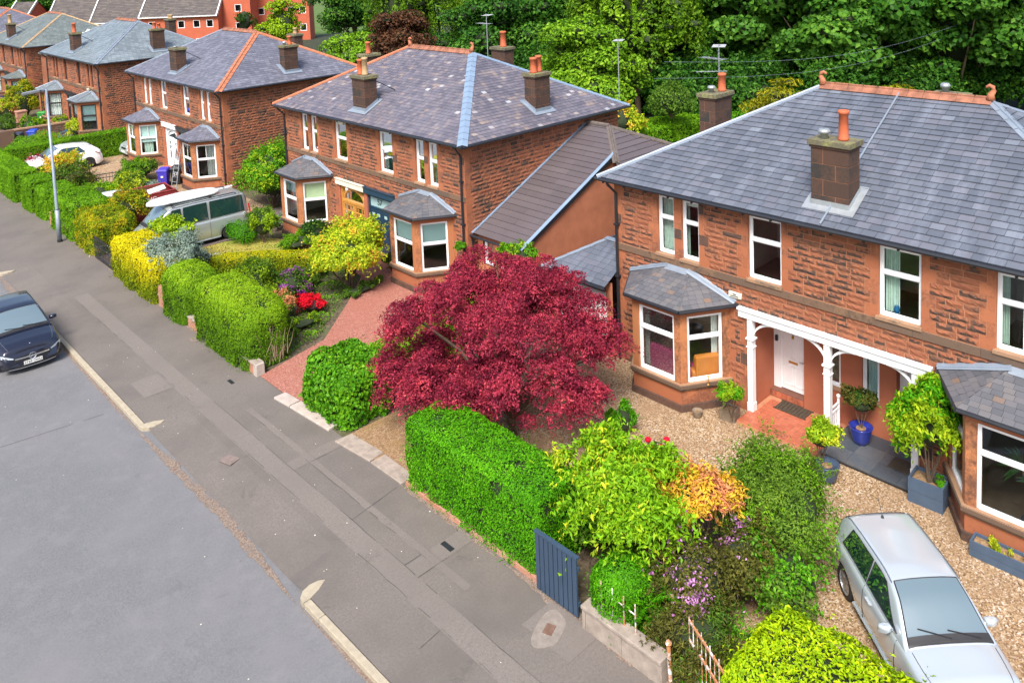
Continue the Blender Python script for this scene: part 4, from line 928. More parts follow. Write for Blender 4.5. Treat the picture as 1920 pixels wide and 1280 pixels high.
# ------------------------------------------------------------------ distant flats
RV = Vector((cr.x, cr.y, 0)).normalized(); FV = Vector((cf.x, cf.y, 0)).normalized()
M['brickred'] = simple('bright_red_brick', (.46, .11, .055), .9, 0, .12, 1, bump=.2)
M['browntile'] = slate_mat('dark_brown_roof_tiles', [(0, (.075, .065, .065)), (.5, (.10, .085, .08)), (1, (.13, .11, .10))], .8, (.12, .12, .07), .2)
def at_px(u, d): return Vector((0, 0, 0)) + FV * d + RV * ((u - 960) / 1551 * d)
def flats(label, u0, u1, d, ze, zr, depth, wins, gabled=(True, True), flatroof=False, zb=-2, name='block_of_flats', ww=1.0, wh=1.1):
    o = at_px(u0, d); root = thing(name, label, 'flats', (o.x, o.y, 0), math.atan2(RV.y, RV.x)); L = (u1 - u0) / 1551 * d
    c = MB(); ops = []
    for u, z in wins: x = (u - u0) / 1551 * d; ops.append((x - ww / 2, x + ww / 2, z, z + wh))
    T = frameT((0, 0, 0), (1, 0, 0), (0, -1, 0)); c.T = T; panel(c, 0, L, zb, ze, ops); c.T = None
    c.poly([(0, 0, zb), (0, depth, zb), (0, depth, ze), (0, depth / 2, zr) if not flatroof else (0, depth / 2, ze), (0, 0, ze)]); c.poly([(L, 0, zb), (L, depth, zb), (L, depth, ze), (L, depth / 2, zr) if not flatroof else (L, depth / 2, ze), (L, 0, ze)])
    c.poly([(0, depth, zb), (L, depth, zb), (L, depth, ze), (0, depth, ze)]); c.build('wall', M['brickred'], root)
    if not flatroof:
        c = MB(); slates(c, [(-.2, -.4, ze - .1), (L + .2, -.4, ze - .1), (L + .2, depth / 2, zr), (-.2, depth / 2, zr)], .35, .6, .04); c.poly([(-.2, depth / 2, zr), (L + .2, depth / 2, zr), (L + .2, depth + .4, ze - .1), (-.2, depth + .4, ze - .1)], 1)
        ro = c.build('roof', [M['browntile'], M['slateback']], root)
        g = MB(); g.box(0, L, -.5, -.4, ze - .25, ze - .1); g.build('white_gutter', M['white'], ro)
        for x, on in ((0, gabled[0]), (L, gabled[1])):
            if on: g = MB(); g.slab([(x - .1, -.6, ze - .25), (x - .1, depth / 2, zr + .1), (x - .1, depth / 2, zr + .3), (x - .1, -.6, ze - .05)], (.16, 0, 0)); g.build('bargeboard', M['white'], ro)
    for o_ in ops: window(root, T, *o_, 0, 'white', name='window', back=.02)
    c = MB(); c.poly([(.2, .6, zb), (L - .2, .6, zb), (L - .2, .6, ze), (.2, .6, ze)]); c.build('room_lining', M['dark'], root)
    return root
# ------------------------------------------------------------------ vehicles
def interp(pts, x):
    if x <= pts[0][0]: return pts[0][1]
    for (a, b), (c, d) in zip(pts, pts[1:]):
        if x <= c:
            t = (x - a) / (c - a); t2 = t * t * (3 - 2 * t) * .35 + t * .65
            return b + (d - b) * t2
    return pts[-1][1]
def carpaint(name, c, metal=.55, rough=.28):
    m = NT(name); m.col(c).set(rough, metal, coat=.8); m.b.inputs['Coat Roughness'].default_value = .06; return m.mat
M['seam'] = simple('panel_gap_shadow', (.09, .10, .11), .6)
M['tyre'] = simple('tyre_rubber', (.02, .02, .022), .8)
M['plastic'] = simple('black_car_plastic', (.018, .018, .02), .5)
M['alloy'] = simple('alloy_wheel', (.45, .47, .5), .3, .8, .1, 4)
M['darkalloy'] = simple('dark_alloy_wheel', (.08, .085, .09), .35, .7, .1, 4)
M['lamp'] = simple('headlight_lens', (.55, .62, .66), .08, .3, .3, 18)
M['redlamp'] = simple('tail_light_lens', (.42, .01, .02), .12, 0, .2, 10)
M['chrome'] = simple('chrome_trim', (.72, .74, .78), .15, .9, .03)
M['plate'] = simple('white_number_plate', (.75, .75, .73), .4, 0, .03)
M['yplate'] = simple('yellow_number_plate', (.75, .55, .05), .4, 0, .03)
def car(label, loc, heading, p, cat='car', name='parked_car'):
    """p: L W H r wheels(x) deck/belt/roof profiles along x (front = +x)"""
    root = thing(name, label, cat, loc, math.atan2(heading[1], heading[0]))
    L, Wd, H, r = p['L'], p['W'] / 2, p['H'], p['r']; wx = p['wx']; x0, x1 = -L / 2, L / 2
    deck = p['deck']; roofp = p['roof']; body = p['body']
    def hw(x):
        e = abs(2 * x / L); return Wd * (1 - .05 * e ** 3 - .17 * e ** 14)
    def zb(x):
        z = .2 + .1 * max(0, abs(2 * x / L) - .85) / .15
        for c in wx:
            d = abs(x - c); R_ = r + .055
            if d < R_: z = max(z, r + math.sqrt(R_ * R_ - d * d) * .96)
        return z
    def sect(x):
        w_, zt, b = hw(x), interp(deck, x), zb(x)
        pr_ = [(w_ * .93, b), (w_ * .975, .34), (w_ * 1.0, .5), (w_ * 1.0, .62), (w_ * .985, zt - .13), (w_ * .955, zt - .05), (w_ * .88, zt - .005), (w_ * .7, zt + .02), (w_ * .35, zt + .035), (0, zt + .04)]
        out = []; lo = b
        for i, (y, z) in enumerate(pr_):
            z = max(z, lo) if i else b; lo = z + .002; out.append((y, min(z, zt + .045)))
        return out
    n = 76; P = []
    for i in range(n + 1):
        x = x0 + L * i / n; s = sect(x); e = abs(2 * x / L)
        k = 1 if x > 0 else -1; nose = max(0, e - .93) / .07
        row = []
        for j, (y, z) in enumerate(s):
            t = (z - .2) / (interp(deck, x) - .2); xx = x - k * nose * (.10 * (max(0, t - .45) / .55) ** 2 + .04 * max(0, .25 - t))
            row.append((xx, y, z))
        P.append(row + [(a, -b_, c) for a, b_, c in row[-2::-1]])
    mb = MB(); mb.grid(P, 0)
    for row in (P[0], P[-1]): mb.poly(row, 0)
    bo = mb.build('body', M[body], root, True)
    try:
        for pl in bo.data.polygons:
            if len(pl.vertices) > 4: pl.use_smooth = False
    except Exception: pass
    u = MB(); u.box(x0 + .15, x1 - .15, -Wd * .72, Wd * .72, .17, .5)
    for c in wx: u.box(c - r - .03, c + r + .03, -Wd * .9, Wd * .9, .3, r * 2 + .05)
    u.build('underbody', M['plastic'], root)
    # greenhouse
    ga, gb = roofp[0][0], roofp[-1][0]; n = 34; G = []
    top = max(z for _, z in roofp); wt = p.get('wt', .72)
    def yside(x, z):       # side glass plane
        zd = interp(deck, x) - .02; h = (z - zd) / max(.05, top - zd); return hw(x) * (.925 + (wt - .925) * h)
    def gs(x):
        zr, zd = interp(roofp, x), interp(deck, x) - .03
        zr = max(zr, zd + .002); o = []
        for f in (0, .35, .7, .93): z = zd + (zr - .045 - zd) * f if zr - .045 > zd else zd; o.append((yside(x, z), z))
        yt = yside(x, zr - .03); o += [(yt * .97, zr - .012 if zr > zd + .05 else zd), (yt * .86, zr + .0), (yt * .5, zr + .02), (0, zr + .027)]
        return o
    for i in range(n + 1):
        x = ga + (gb - ga) * i / n; row = [(x, y, z) for y, z in gs(x)]; G.append(row + [(a, -b_, c) for a, b_, c in row[-2::-1]])
    mb = MB(); mb.grid(G, 0); mb.build('roof', M[p.get('roofm', body)], root, True)
    def topz(x, y):
        s = gs(x); y = abs(y)
        for (a, z0), (b, z1) in zip(s[4:], s[5:]):
            if b <= y <= a: return z0 + (z1 - z0) * ((a - y) / max(1e-6, a - b))
        return s[4][1]
    def glass_top(nm, xa, xb, fy, mt='screen', off=.012, seal=True):
        mb = MB(); rows = []
        for i in range(9):
            x = xa + (xb - xa) * i / 8; ym = gs(x)[4][0] * fy; rows.append([(x, ym * (1 - 2 * j / 12), topz(x, ym * (1 - 2 * j / 12)) + off) for j in range(13)])
        mb.grid(rows); o = mb.build(nm, M[mt], root, True)
        if not seal: return o
        e = MB(); 
        for row in (rows[0], rows[-1]): e.tube([(a, b, c - .004) for a, b, c in row], .012, 4)
        e.tube([(q[0][0], q[0][1], q[0][2] - .004) for q in rows], .012, 4); e.tube([(q[-1][0], q[-1][1], q[-1][2] - .004) for q in rows], .012, 4); e.build('seal', M['plastic'], o)
        return o
    ws = glass_top('windscreen', p['ws'][0], p['ws'][1], .93)
    rw_ = glass_top('rear_window', p['rw'][0], p['rw'][1], .90, 'carglass')
    sg_ = 1 if p['ws'][1] > p['ws'][0] else -1
    fr_ = glass_top('windscreen_frit', p['ws'][1] - .09, p['ws'][1] + .03, .95, 'plastic', .018, False); fr_.parent = ws
    for s in (1, -1):
        e = MB(); e.tube([(x, s * (gs(x)[4][0] + .004), gs(x)[4][1] + .012) for x in [p['rw'][1] + (p['ws'][0] + .02 - p['rw'][1]) * k / 12 for k in range(13)]], .009, 4); e.build('roof_seam', M['seam'], root)
        bx0 = p['ws'][1] + .10; e = MB(); e.tube([(x, s * hw(x) * (.82 - .12 * ((x - bx0) / (x1 - bx0)) ** 2), interp(deck, x) + .012) for x in [bx0 + (x1 - .22 - bx0) * k / 12 for k in range(13)]], .006, 4); e.build('bonnet_seam', M['seam'], root)
    if p.get('wipers', True):
        e = MB(); xa = p['ws'][1] if p['ws'][1] > p['ws'][0] else p['ws'][0]; yy = Wd
        for ya, yb, dx in ((.62 * yy, .02 * yy, .10), (.05 * yy, -.55 * yy, .14)):
            x_a = xa - .02; pts = [(x_a - dx * t, ya + (yb - ya) * t, topz(x_a - dx * t, abs(ya + (yb - ya) * t)) + .03) for t in (0, .5, 1)]; e.tube(pts, .010, 5)
        e.build('wiper', M['plastic'], ws)
    for s in (1, -1):
        for (xa, xb, ca, cb) in p['side']:     # xa<xb, top shortened by ca, cb
            mb = MB(); rows = []
            for i in range(9):
                t = i / 8; xl = xa + (xb - xa) * t; xt = xa + ca + (xb - cb - xa - ca) * t; row = []
                for j in range(5):
                    f = j / 4; x = xl + (xt - xl) * f; zlo = interp(deck, x) + .035; zhi = min(interp(roofp, x) - .085, top - .085); zhi = max(zhi, zlo + .01); z = zlo + (zhi - zlo) * f
                    row.append((x, s * (yside(x, z) + .007), z))
                rows.append(row)
            mb.grid(rows); g = mb.build('side_window', M['carglass'], root, True)
            e = MB(); e.tube([rows[i][0] for i in range(9)], .010, 4); e.tube([rows[i][4] for i in range(9)], .010, 4); e.tube([rows[0][j] for j in range(5)], .010, 4); e.tube([rows[8][j] for j in range(5)], .010, 4); e.build('window_trim', M[p.get('trim', 'plastic')], g)
        for xs in p.get('seams', ()):
            e = MB(); e.tube([(xs + dx, s * (hw(xs) * f + .001), z) for f, z, dx in ((.985, .3, 0), (1.0, .5, 0), (1.0, .64, 0), (.985, interp(deck, xs) - .13, 0), (.94, interp(deck, xs) - .03, 0))], .006, 4); e.build('door_seam', M['plastic'], root)
        for xh in p.get('handles', ()):
            e = MB(); e.box(xh - .09, xh + .09, s * hw(xh) * .99 - .01, s * hw(xh) * .99 + .035 * s if s > 0 else s * hw(xh) * .99 + .01, .78 + p.get('hz', 0), .82 + p.get('hz', 0)) if s > 0 else e.box(xh - .09, xh + .09, s * hw(xh) * .99 - .035, s * hw(xh) * .99 + .01, .78 + p.get('hz', 0), .82 + p.get('hz', 0)); e.build('door_handle', M[body], root, bevel=.008)
        if 'mirror' in p:
            xm_, zm = p['mirror']; e = MB(); yb = s * yside(xm_, zm - .05); 
            pts = [(-.07, .0, .03), (-.08, .06, .0), (-.06, .2, .02), (.03, .21, .03), (.09, .1, .03), (.05, 0, .04)]
            lo = [(xm_ + a * .8, yb + s * (b + .04), zm - .05) for a, b, c in pts]; md = [(xm_ + a, yb + s * (b + .03), zm + .0) for a, b, c in pts]; hi = [(xm_ + a * .85, yb + s * (b + .04), zm + .045) for a, b, c in pts]; tp = [(xm_ + a * .45, yb + s * (b * .6 + .08), zm + .06) for a, b, c in pts]
            e.grid([q + [q[0]] for q in (lo, md, hi, tp)]); e.poly(lo); e.poly(tp); e.tube([(xm_, yb - s * .03, zm - .04), (xm_, yb + s * .08, zm - .03)], .03, 6)
            e.build('door_mirror', M[p.get('mirrorm', body)], root, True)
        sl_ = MB(); sl_.tube([(wx[1] + r + .1, s * hw(0) * .955, .225), (wx[0] - r - .1, s * hw(0) * .955, .225)], .03, 6); sl_.build('sill', M[p.get('sillm', body)], root)
    for c in wx:
        for s in (1, -1):
            wl = thing('wheel_hub_tmp', None, None)
            bpy.data.objects.remove(wl)
            t = MB(); yo = s * (Wd * .965); yi = s * (Wd * .965 - .2)
            def ring(rad, y): return [(c + rad * math.cos(a), y, r + rad * math.sin(a)) for a in [2 * math.pi * k / 28 for k in range(29)]]
            t.grid([ring(r * .62, yi), ring(r * .93, yi), ring(r, yi + s * .02), ring(r, yo - s * .02), ring(r * .95, yo), ring(r * .70, yo - s * .004), ring(r * .66, yo - s * .03)])
            wo_ = t.build('wheel', M['tyre'], root, True)
            q = MB(); q.grid([ring(r * .70, yo - s * .002), ring(r * .64, yo - s * .0), ring(r * .62, yo - s * .05), ring(.001, yo - s * .055)]); 
            for k in range(p.get('spokes', 8)):
                a = 2 * math.pi * k / p.get('spokes', 8); d = Vector((math.cos(a), 0, math.sin(a))); b_ = Vector((-math.sin(a), 0, math.cos(a))); cc = Vector((c, yo - s * .012, r))
                q._a([cc + b_ * .035, cc - b_ * .035, cc + d * r * .66 - b_ * .022, cc + d * r * .66 + b_ * .022, cc + b_ * .035 - Vector((0, s * .04, 0)), cc - b_ * .035 - Vector((0, s * .04, 0)), cc + d * r * .66 - b_ * .022 - Vector((0, s * .04, 0)), cc + d * r * .66 + b_ * .022 - Vector((0, s * .04, 0))], [(0, 1, 2, 3), (0, 3, 7, 4), (1, 2, 6, 5)], 0)
            q._a([(a_, yo - s * .006, z_) for a_, _, z_ in ring(r * .16, 0)], [tuple(range(29))], 0)
            q.build('rim', M[p.get('rimm', 'alloy')], wo_)
            q2 = MB(); q2._a([(a_, yo - s * .052, z_) for a_, _, z_ in ring(r * .6, 0)], [tuple(range(29))], 0); q2.build('brake_disc', M['plastic'], wo_)
    root['_x'] = 0; del root['_x']
    return root, dict(hw=hw, deck=lambda x: interp(deck, x), topz=topz, x0=x0, x1=x1, P=P)
M['silver'] = carpaint('silver_paint', (.58, .64, .69), .45, .22)
M['blackp'] = carpaint('blue_black_paint', (.014, .017, .035), .3, .2)
M['whitep'] = carpaint('white_car_paint', (.80, .82, .85), 0, .25)
M['vansilver'] = carpaint('silver_green_paint', (.42, .46, .46), .5, .28)
M['bluep'] = carpaint('bright_blue_paint', (.02, .16, .38), .4, .25)
M['purplep'] = carpaint('dark_blue_paint', (.03, .03, .16), .4, .25)
def frontpart(root, nm, pts, mat, parent=None):
    mb = MB(); mb.slab(pts, (.012, 0, 0)); return mb.build(nm, M[mat], parent or root)
polo = dict(L=3.97, W=1.68, H=1.46, r=.30, wx=(1.19, -1.27), body='silver', trim='plastic',
    deck=[(-1.985, .86), (-1.75, .93), (-1.0, .955), (0, .93), (.75, .92), (.95, .93), (1.5, .87), (1.85, .74), (1.985, .60)],
    roof=[(-1.93, .95), (-1.78, 1.24), (-1.55, 1.41), (-1.0, 1.455), (-.2, 1.475), (.1, 1.45), (.35, 1.36), (.98, .94)], ws=(.13, .93), rw=(-1.86, -1.62),
    side=[(-.42, .66, .02, .62), (-1.45, -.46, .18, .0)], seams=(.72, -.45), handles=(-.22,), mirror=(.55, .97), wt=.69, spokes=9)
c1, f = car('silver three door hatchback parked on the golden gravel drive', (14.13, 5.15, 0), (-.668, -.744), polo)
for s in (1, -1):
    frontpart(c1, 'tail_light', [(-1.95, s * .55, .70), (-1.95, s * .70, .70), (-1.90, s * .70, .84), (-1.90, s * .57, .84)], 'redlamp'); 
    
    frontpart(c1, 'headlight', [(1.86, s * .45, .62), (1.80, s * .74, .62), (1.74, s * .76, .76), (1.86, s * .5, .72)], 'lamp')
q = MB(); q.lathe([(.03, 0), (.022, .03), (.01, .05)], (-1.42, .0, 1.452), 8); q.tube([(-1.42, 0, 1.46), (-1.6, 0, 1.74)], .006, 5); q.build('roof_aerial', M['plastic'], c1)
q = MB(); q.box(.18, .30, -.14, .14, 1.30, 1.36); q.build('rear_view_mirror', M['plastic'], c1)
q = MB(); q.slab([(-1.96, -.5, .93), (-1.8, -.6, 1.45), (-1.8, .6, 1.45), (-1.96, .5, .93)], (-.0, 0, .01)); 
merc = dict(L=4.42, W=1.80, H=1.42, r=.33, wx=(1.42, -1.31), body='blackp', trim='chrome', rimm='darkalloy',
    deck=[(-2.21, .88), (-1.9, .98), (-1.0, .98), (0, .95), (.9, .94), (1.1, .93), (1.7, .86), (2.05, .76), (2.21, .62)],
    roof=[(-2.0, .98), (-1.8, 1.2), (-1.5, 1.36), (-.8, 1.43), (-.1, 1.44), (.15, 1.41), (.5, 1.28), (1.2, .95)], ws=(.22, 1.13), rw=(-1.9, -1.6),
    side=[(-.35, .85, .05, .72), (-1.4, -.40, .3, .0)], seams=(.85, -.38), handles=(-.2, -1.1), mirror=(.66, .98), wt=.68, mirrorm='blackp')
# front bumper centre at about (5.95, 28.95)
c2, f = car('black saloon car parked on the road beside the kerb', (6.0, 28.92 + 2.21, -.1), (-.03, -1), merc)
xf = 2.21
def fp(y, z): # point on curved nose
    e = min(1, abs(y) / .86); return (xf + .012 - .22 * e ** 3 - .10 * max(0, z - .45) ** 1.2, y, z)
def nosepatch(nm, y0, y1, z0, z1, mat, off=0, parent=None, n=10, zf=None):
    mb = MB(); rows = []
    for j in range(4):
        row = []
        for i in range(n + 1):
            y = y0 + (y1 - y0) * i / n; z = z0 + (z1 - z0) * j / 3 if zf is None else zf(y, j / 3); p = fp(y, z); row.append((p[0] + off, p[1], p[2]))
        rows.append(row)
    mb.grid(rows); return mb.build(nm, M[mat], parent or c2, True)
M['bonnetdark'] = M['plastic']
gr = nosepatch('grille', -.5, .5, .40, .62, 'plastic', .012, zf=lambda y, t: .40 + .02 * (abs(y) / .5) + t * (.23 - .11 * (abs(y) / .5) ** 1))
nosepatch('grille_bar', -.48, .48, .50, .535, 'chrome', .026, gr)
nosepatch('bumper', -.86, .86, .2, .40, 'blackp', .006)
nosepatch('lower_intake', -.62, .62, .24, .31, 'plastic', .014)
nosepatch('chrome_lip', -.66, .66, .195, .215, 'chrome', .02)
for s in (1, -1):
    nosepatch('side_intake', s * .62, s * .84, .25, .36, 'plastic', .016)
    nosepatch('headlight', s * .52, s * .84, .5, .6, 'lamp', .035, zf=lambda y, t: .53 + .06 * ((abs(y) - .52) / .32) + t * (.04 + .07 * ((abs(y) - .52) / .32)))
fx = fp(0, .5)[0] + .035
b = MB()
for i in range(24):
    a0, a1 = 2 * math.pi * i / 24, 2 * math.pi * (i + 1) / 24
    b.tube([(fx, .095 * math.cos(a0), .52 + .095 * math.sin(a0)), (fx, .095 * math.cos(a1), .52 + .095 * math.sin(a1))], .011, 5)
for k in range(3):
    a = math.pi / 2 + k * 2 * math.pi / 3; d = Vector((0, math.cos(a), math.sin(a))); pz = Vector((0, -math.sin(a), math.cos(a))); cc = Vector((fx, 0, .52))
    b.slab([cc + pz * .016, cc + d * .095, cc - pz * .016], (.012, 0, 0))
b.build('star_emblem', M['chrome'], gr)
b = MB(); b.lathe([(.001, 0), (.028, .0), (.02, .008), (.001, .01)], (1.95, 0, .82), 12); b.build('bonnet_badge', M['chrome'], c2)
pl = MB(); px = fp(0, .35)[0] + .03; pl.box(px, px + .012, -.26, .26, .295, .405); pl = pl.build('number_plate', M['plate'], c2)
text_mesh('plate_lettering', 'ST69 ONU', .105, Matrix.Translation((px + .015, 0, .348)) @ Matrix.Rotation(R(90), 4, 'Z') @ Matrix.Rotation(R(90), 4, 'X'), M['plastic'], pl, .001)
q = MB(); q.box(.28, .42, -.12, .12, 1.24, 1.31); q.build('rear_view_mirror', M['plastic'], c2)
# van
van = dict(L=4.9, W=1.90, H=1.96, r=.345, wx=(1.55, -1.45), body='vansilver', rimm='darkalloy', spokes=10,
    deck=[(-2.45, 1.04), (-2.3, 1.10), (0, 1.10), (1.3, 1.08), (1.6, 1.12), (2.0, 1.05), (2.3, .86), (2.45, .66)],
    roof=[(-2.42, 1.04), (-2.38, 1.6), (-2.3, 1.88), (-2.1, 1.95), (0, 1.96), (1.0, 1.93), (1.15, 1.85), (1.95, 1.1)], ws=(1.16, 1.9), rw=(-2.41, -2.34), wt=.80,
    side=[(-2.2, -.62, .06, .02), (-.52, .55, .02, .03), (.62, 1.55, .02, .55)], seams=(-.57, .6), handles=(), hz=.2, mirror=(1.35, 1.2), wipers=False, sillm='vansilver')
c3, f = car('silver camper van with a white roof box on the middle drive', (14.15, 36.6, .0), (-1, .05), van, 'van', 'parked_van')
q = MB()
for s in (1, -1):
    q.tube([(-1.9, s * .70, 1.97), (-1.8, s * .70, 2.03), (.8, s * .70, 2.02), (.95, s * .70, 1.95)], .022, 6)
q.build('roof_rail', M['plastic'], c3)
q = MB(); q.box(-2.3, .9, -.78, -.70, 1.93, 1.99); q.build('awning_rail', M['whitep'], c3)
for s in (1,):
    q = MB(); q.slab([(-2.44, s * .78, .95), (-2.46, s * .90, .95), (-2.42, s * .86, 1.4), (-2.40, s * .76, 1.4)], (-.012, 0, 0)); q.build('tail_light', M['redlamp'], c3)
rb = thing('roof_box', 'long white roof box on top of the silver camper van', 'roof box', (14.15 - .55, 36.6, 2.0), math.atan2(.05, -1)); 
q = MB(); rows = []
for i in range(17):
    t = i / 16; x = -1.85 + 3.1 * t; wv = .40 * min(1, (math.sin(math.pi * min(1, max(0.02, t * .98 + .01))) * 2.2) ** .45); hv = .10 + .17 * math.sin(math.pi * t) ** .45
    rows.append([(x, wv * math.cos(a), .10 + hv * (math.sin(a) if math.sin(a) > 0 else .45 * math.sin(a))) for a in [2 * math.pi * k / 16 for k in range(17)]])
q.grid(rows); q.poly(rows[0]); q.poly(rows[-1]); q.build('lid', M['whitep'], rb, True)
q = MB(); q.box(-1.4, -1.3, -.5, .5, .0, .05); q.box(.3, .4, -.5, .5, .0, .05); q.build('roof_bar', M['plastic'], rb)
# small white crossover seen from behind / side
cx = dict(L=4.3, W=1.8, H=1.56, r=.34, wx=(1.35, -1.28), body='whitep', rimm='darkalloy',
    deck=[(-2.15, .9), (-1.9, 1.06), (-1.0, 1.06), (0, .98), (.9, .96), (1.1, .98), (1.7, .92), (2.0, .8), (2.15, .66)],
    roof=[(-2.02, 1.05), (-1.85, 1.2), (-1.5, 1.44), (-.8, 1.53), (0, 1.56), (.3, 1.52), (.6, 1.4), (1.2, .98)], ws=(.33, 1.12), rw=(-1.95, -1.5),
    side=[(-1.15, .75, .35, .6)], seams=(.8, -.3), handles=(), mirror=(.7, 1.02), wt=.70)
c4, f = car('small white car with curved side window parked behind the golden shrubs', (14.15, 56.2, 0), (-1, .02), cx)
for s in (1, -1):
    q = MB(); q.slab([(-2.05, s * .5, .88), (-1.9, s * .90, .86), (-1.65, s * .88, 1.0), (-2.0, s * .6, .98)], (-.02, s * .02, .02)); q.build('tail_light', M['redlamp'], c4)
mpv = dict(cx); mpv.update(body='silver', H=1.5, L=4.3)
c5, f = car('silver car nosed beside the third house wall on the gravel forecourt', (20.0, 56.6, 0), (-1, .0), mpv)
q = MB(); q.box(2.09, 2.15, -.26, .26, .35, .46); q.build('number_plate', M['plate'], c5)
q = MB(); q.box(2.0, 2.1, -.4, .4, .55, .66); q.build('grille', M['plastic'], c5)
for s in (1, -1):
    q = MB(); q.slab([(2.06, s * .5, .68), (1.92, s * .84, .68), (1.78, s * .82, .82), (2.0, s * .52, .80)], (.03, 0, .02)); q.build('headlight', M['lamp'], c5)
bl = dict(cx); bl.update(body='bluep'); c6, f = car('bright blue car cut off by the left edge beside the dark garden wall', (13.4, 75.9, 0), (-1, .0), bl)
pu = dict(cx); pu.update(body='purplep'); c7, f = car('dark blue car by the fifth house at the left edge', (15.6, 84.2, 0), (-1, .0), pu)
cv = dict(merc); cv.update(body='covergrey', roofm='covergrey', side=[], seams=(), handles=(), trim='plastic'); del cv['mirror']
M['covergrey'] = simple('dark_car_cover_cloth', (.035, .04, .06), .6, 0, .3, 3, bump=.4)
c8, f = car('dark car under a grey cover beside the middle house', (21.6, 37.5, 0), (-1, 0.02), cv)
for ch in list(c8.children):
    if ch.name.startswith(('windscreen', 'rear_window')):
        for g in list(ch.children): bpy.data.objects.remove(g)
        ch.data.materials[0] = M['covergrey']
q = MB(); q.box(2.16, 2.22, -.2, .2, .55, .63); q.build('number_plate', M['plate'], c8)
# ------------------------------------------------------------------ street and garden objects
sl_ = thing('street_lamp', 'tall grey street lamp with a short arm standing on the pavement', 'street lamp', (10.04, 41.5, 0))
q = MB(); q.tube([(0, 0, 0), (0, 0, .12)], .11, 12); q.build('base', M['black'], sl_)
q = MB(); q.tube([(0, 0, .12), (0, 0, 1.5)], .10, 12); q.tube([(0, 0, 1.5), (0, 0, 1.58), (0, 0, 7.1)], [.10, .075, .055], 12); q.build('pole', M['polegrey'] if 'polegrey' in M else M['lead'], sl_, True)
q = MB(); q.tube([(0, 0, 7.05), (-.25, -.1, 7.1), (-.5, -.2, 7.08)], .035, 8); q.build('arm', M['lead'], sl_)
q = MB(); q.slab([(-.25, -.02, 7.02), (-1.05, -.36, 7.0), (-1.1, -.5, 7.0), (-.3, -.25, 7.02)], (0, 0, .13)); q.build('lamp_head', M['zinc'], sl_, bevel=.03)
# low red stone garden wall lengths
def lowwall(x, y0, y1, h, lab, mat='redwall', grp=None, th=.24, cap=True, name='garden_wall'):
    root = thing(name, lab, 'garden wall', (x, y0, 0)); q = MB(); y = 0; L = y1 - y0
    while y < L - .01:
        w_ = min(random.uniform(.4, .9), L - y); q.box(-th / 2 + random.uniform(-.01, .01), th / 2, y + .004, y + w_ - .004, -.05, h * .96 + random.uniform(-.01, .01)); y += w_
    q.build('stones', M[mat], root, bevel=.01)
    if cap: q = MB(); q.box(-th / 2 - .03, th / 2 + .03, 0, L, h * .96, h + .05); q.build('coping', M['concrete'], root, bevel=.012)
    return root
lowwall(10.66, 23.05, 30.3, .32, 'low red stone wall under the two rounded green hedges')
lowwall(10.66, 30.65, 35.3, .35, 'low red stone wall under the golden topped hedge')
lowwall(10.72, 38.0, 44.4, .38, 'low red stone wall under the hedges behind the street lamp')
lowwall(10.85, 45.4, 61.5, .35, 'low pale stone wall under the square clipped hedges')
lowwall(10.68, 11.1, 15.5, .12, 'low kerb of stone under the big bright green hedge', cap=False)
lowwall(10.5, 7.95, 9.75, .42, 'stone wall with grey coping beside the white railing stubs', 'concrete')
q = MB(); q.prism([(10.52, 22.98), (10.8, 22.98), (10.8, 23.2), (10.52, 23.2)], -.02, .36); tag(q.build('wall_end_pillar', M['palestone'], bevel=.02), 'short pale pillar ending the wall beside the red gravel drive', 'pillar')
q = MB(); q.prism([(10.5, 30.35), (10.82, 30.35), (10.82, 30.7), (10.5, 30.7)], -.02, .75); tag(q.build('gate_pillar', M['redwall'], bevel=.02), 'small mossy pillar between the rounded hedge and golden hedge', 'pillar')
q = MB(); q.prism([(10.5, 44.45), (10.9, 44.45), (10.9, 44.9), (10.5, 44.9)], -.02, .6); tag(q.build('gate_pillar', M['redwall'], bevel=.02), 'low red pillar behind the foot of the street lamp', 'pillar')
# gates
g1 = thing('garden_gate', 'slatted blue grey wooden gate at the end of the bright green hedge', 'gate', (10.47, 9.9, 0))
M['gateblue'] = simple('blue_grey_gate_paint', (.035, .062, .105), .5, 0, .1, 4)
q = MB()
for i in range(9): q.box(-.02, .02, .02 + i * .122, .02 + i * .122 + .10, .05, 1.2)
q.build('slats', M['gateblue'], g1); 
for zz, hh, xx in ((.25, .08, .02), (.95, .08, .02), (1.2, .04, -.03)): q = MB(); q.box(xx, .06, 0, 1.12, zz, zz + hh); q.build('rail', M['gateblue'], g1)
def irongate(lab, loc, rz, L, h, mat, step=.1, tilt=True, name='iron_gate', group=None):
    root = thing(name, lab, 'gate', loc, rz, group); q = MB()
    for z in (.12, h * .62, h - .08): q = MB(); q.box(0, L, -.015, .015, z, z + .035); q.build('rail', M[mat], root)
    q = MB(); n = int(L / step)
    for i in range(n + 1): q.tube([(L * i / n, 0, .05), (L * i / n, 0, h + (.05 if i % 2 else 0))], .010, 5)
    q.build('bars', M[mat], root); return root
irongate('black iron gate in the gap beside the golden topped hedge', (10.45, 35.5, 0), R(90), 1.15, 1.05, 'black')
irongate('black iron gate leaf farther along, next to the mossy hedge', (10.45, 36.7, 0), R(90), 1.1, 1.05, 'black')
M['rustwhite'] = None
m = NT('rusty_white_paint'); nz = m.noise(5, 6, .7); m.col(m.ramp(nz, [(.42, (.72, .72, .72)), (.52, (.42, .17, .06)), (.7, (.5, .24, .1))])); m.set(.7); M['rustwhite'] = m.mat
irongate('rusty white iron drive gate standing open by the yellow green hedge', (10.85, 7.7, 0), math.atan2(-1.25, -.62), 1.5, 1.15, 'rustwhite', .13)
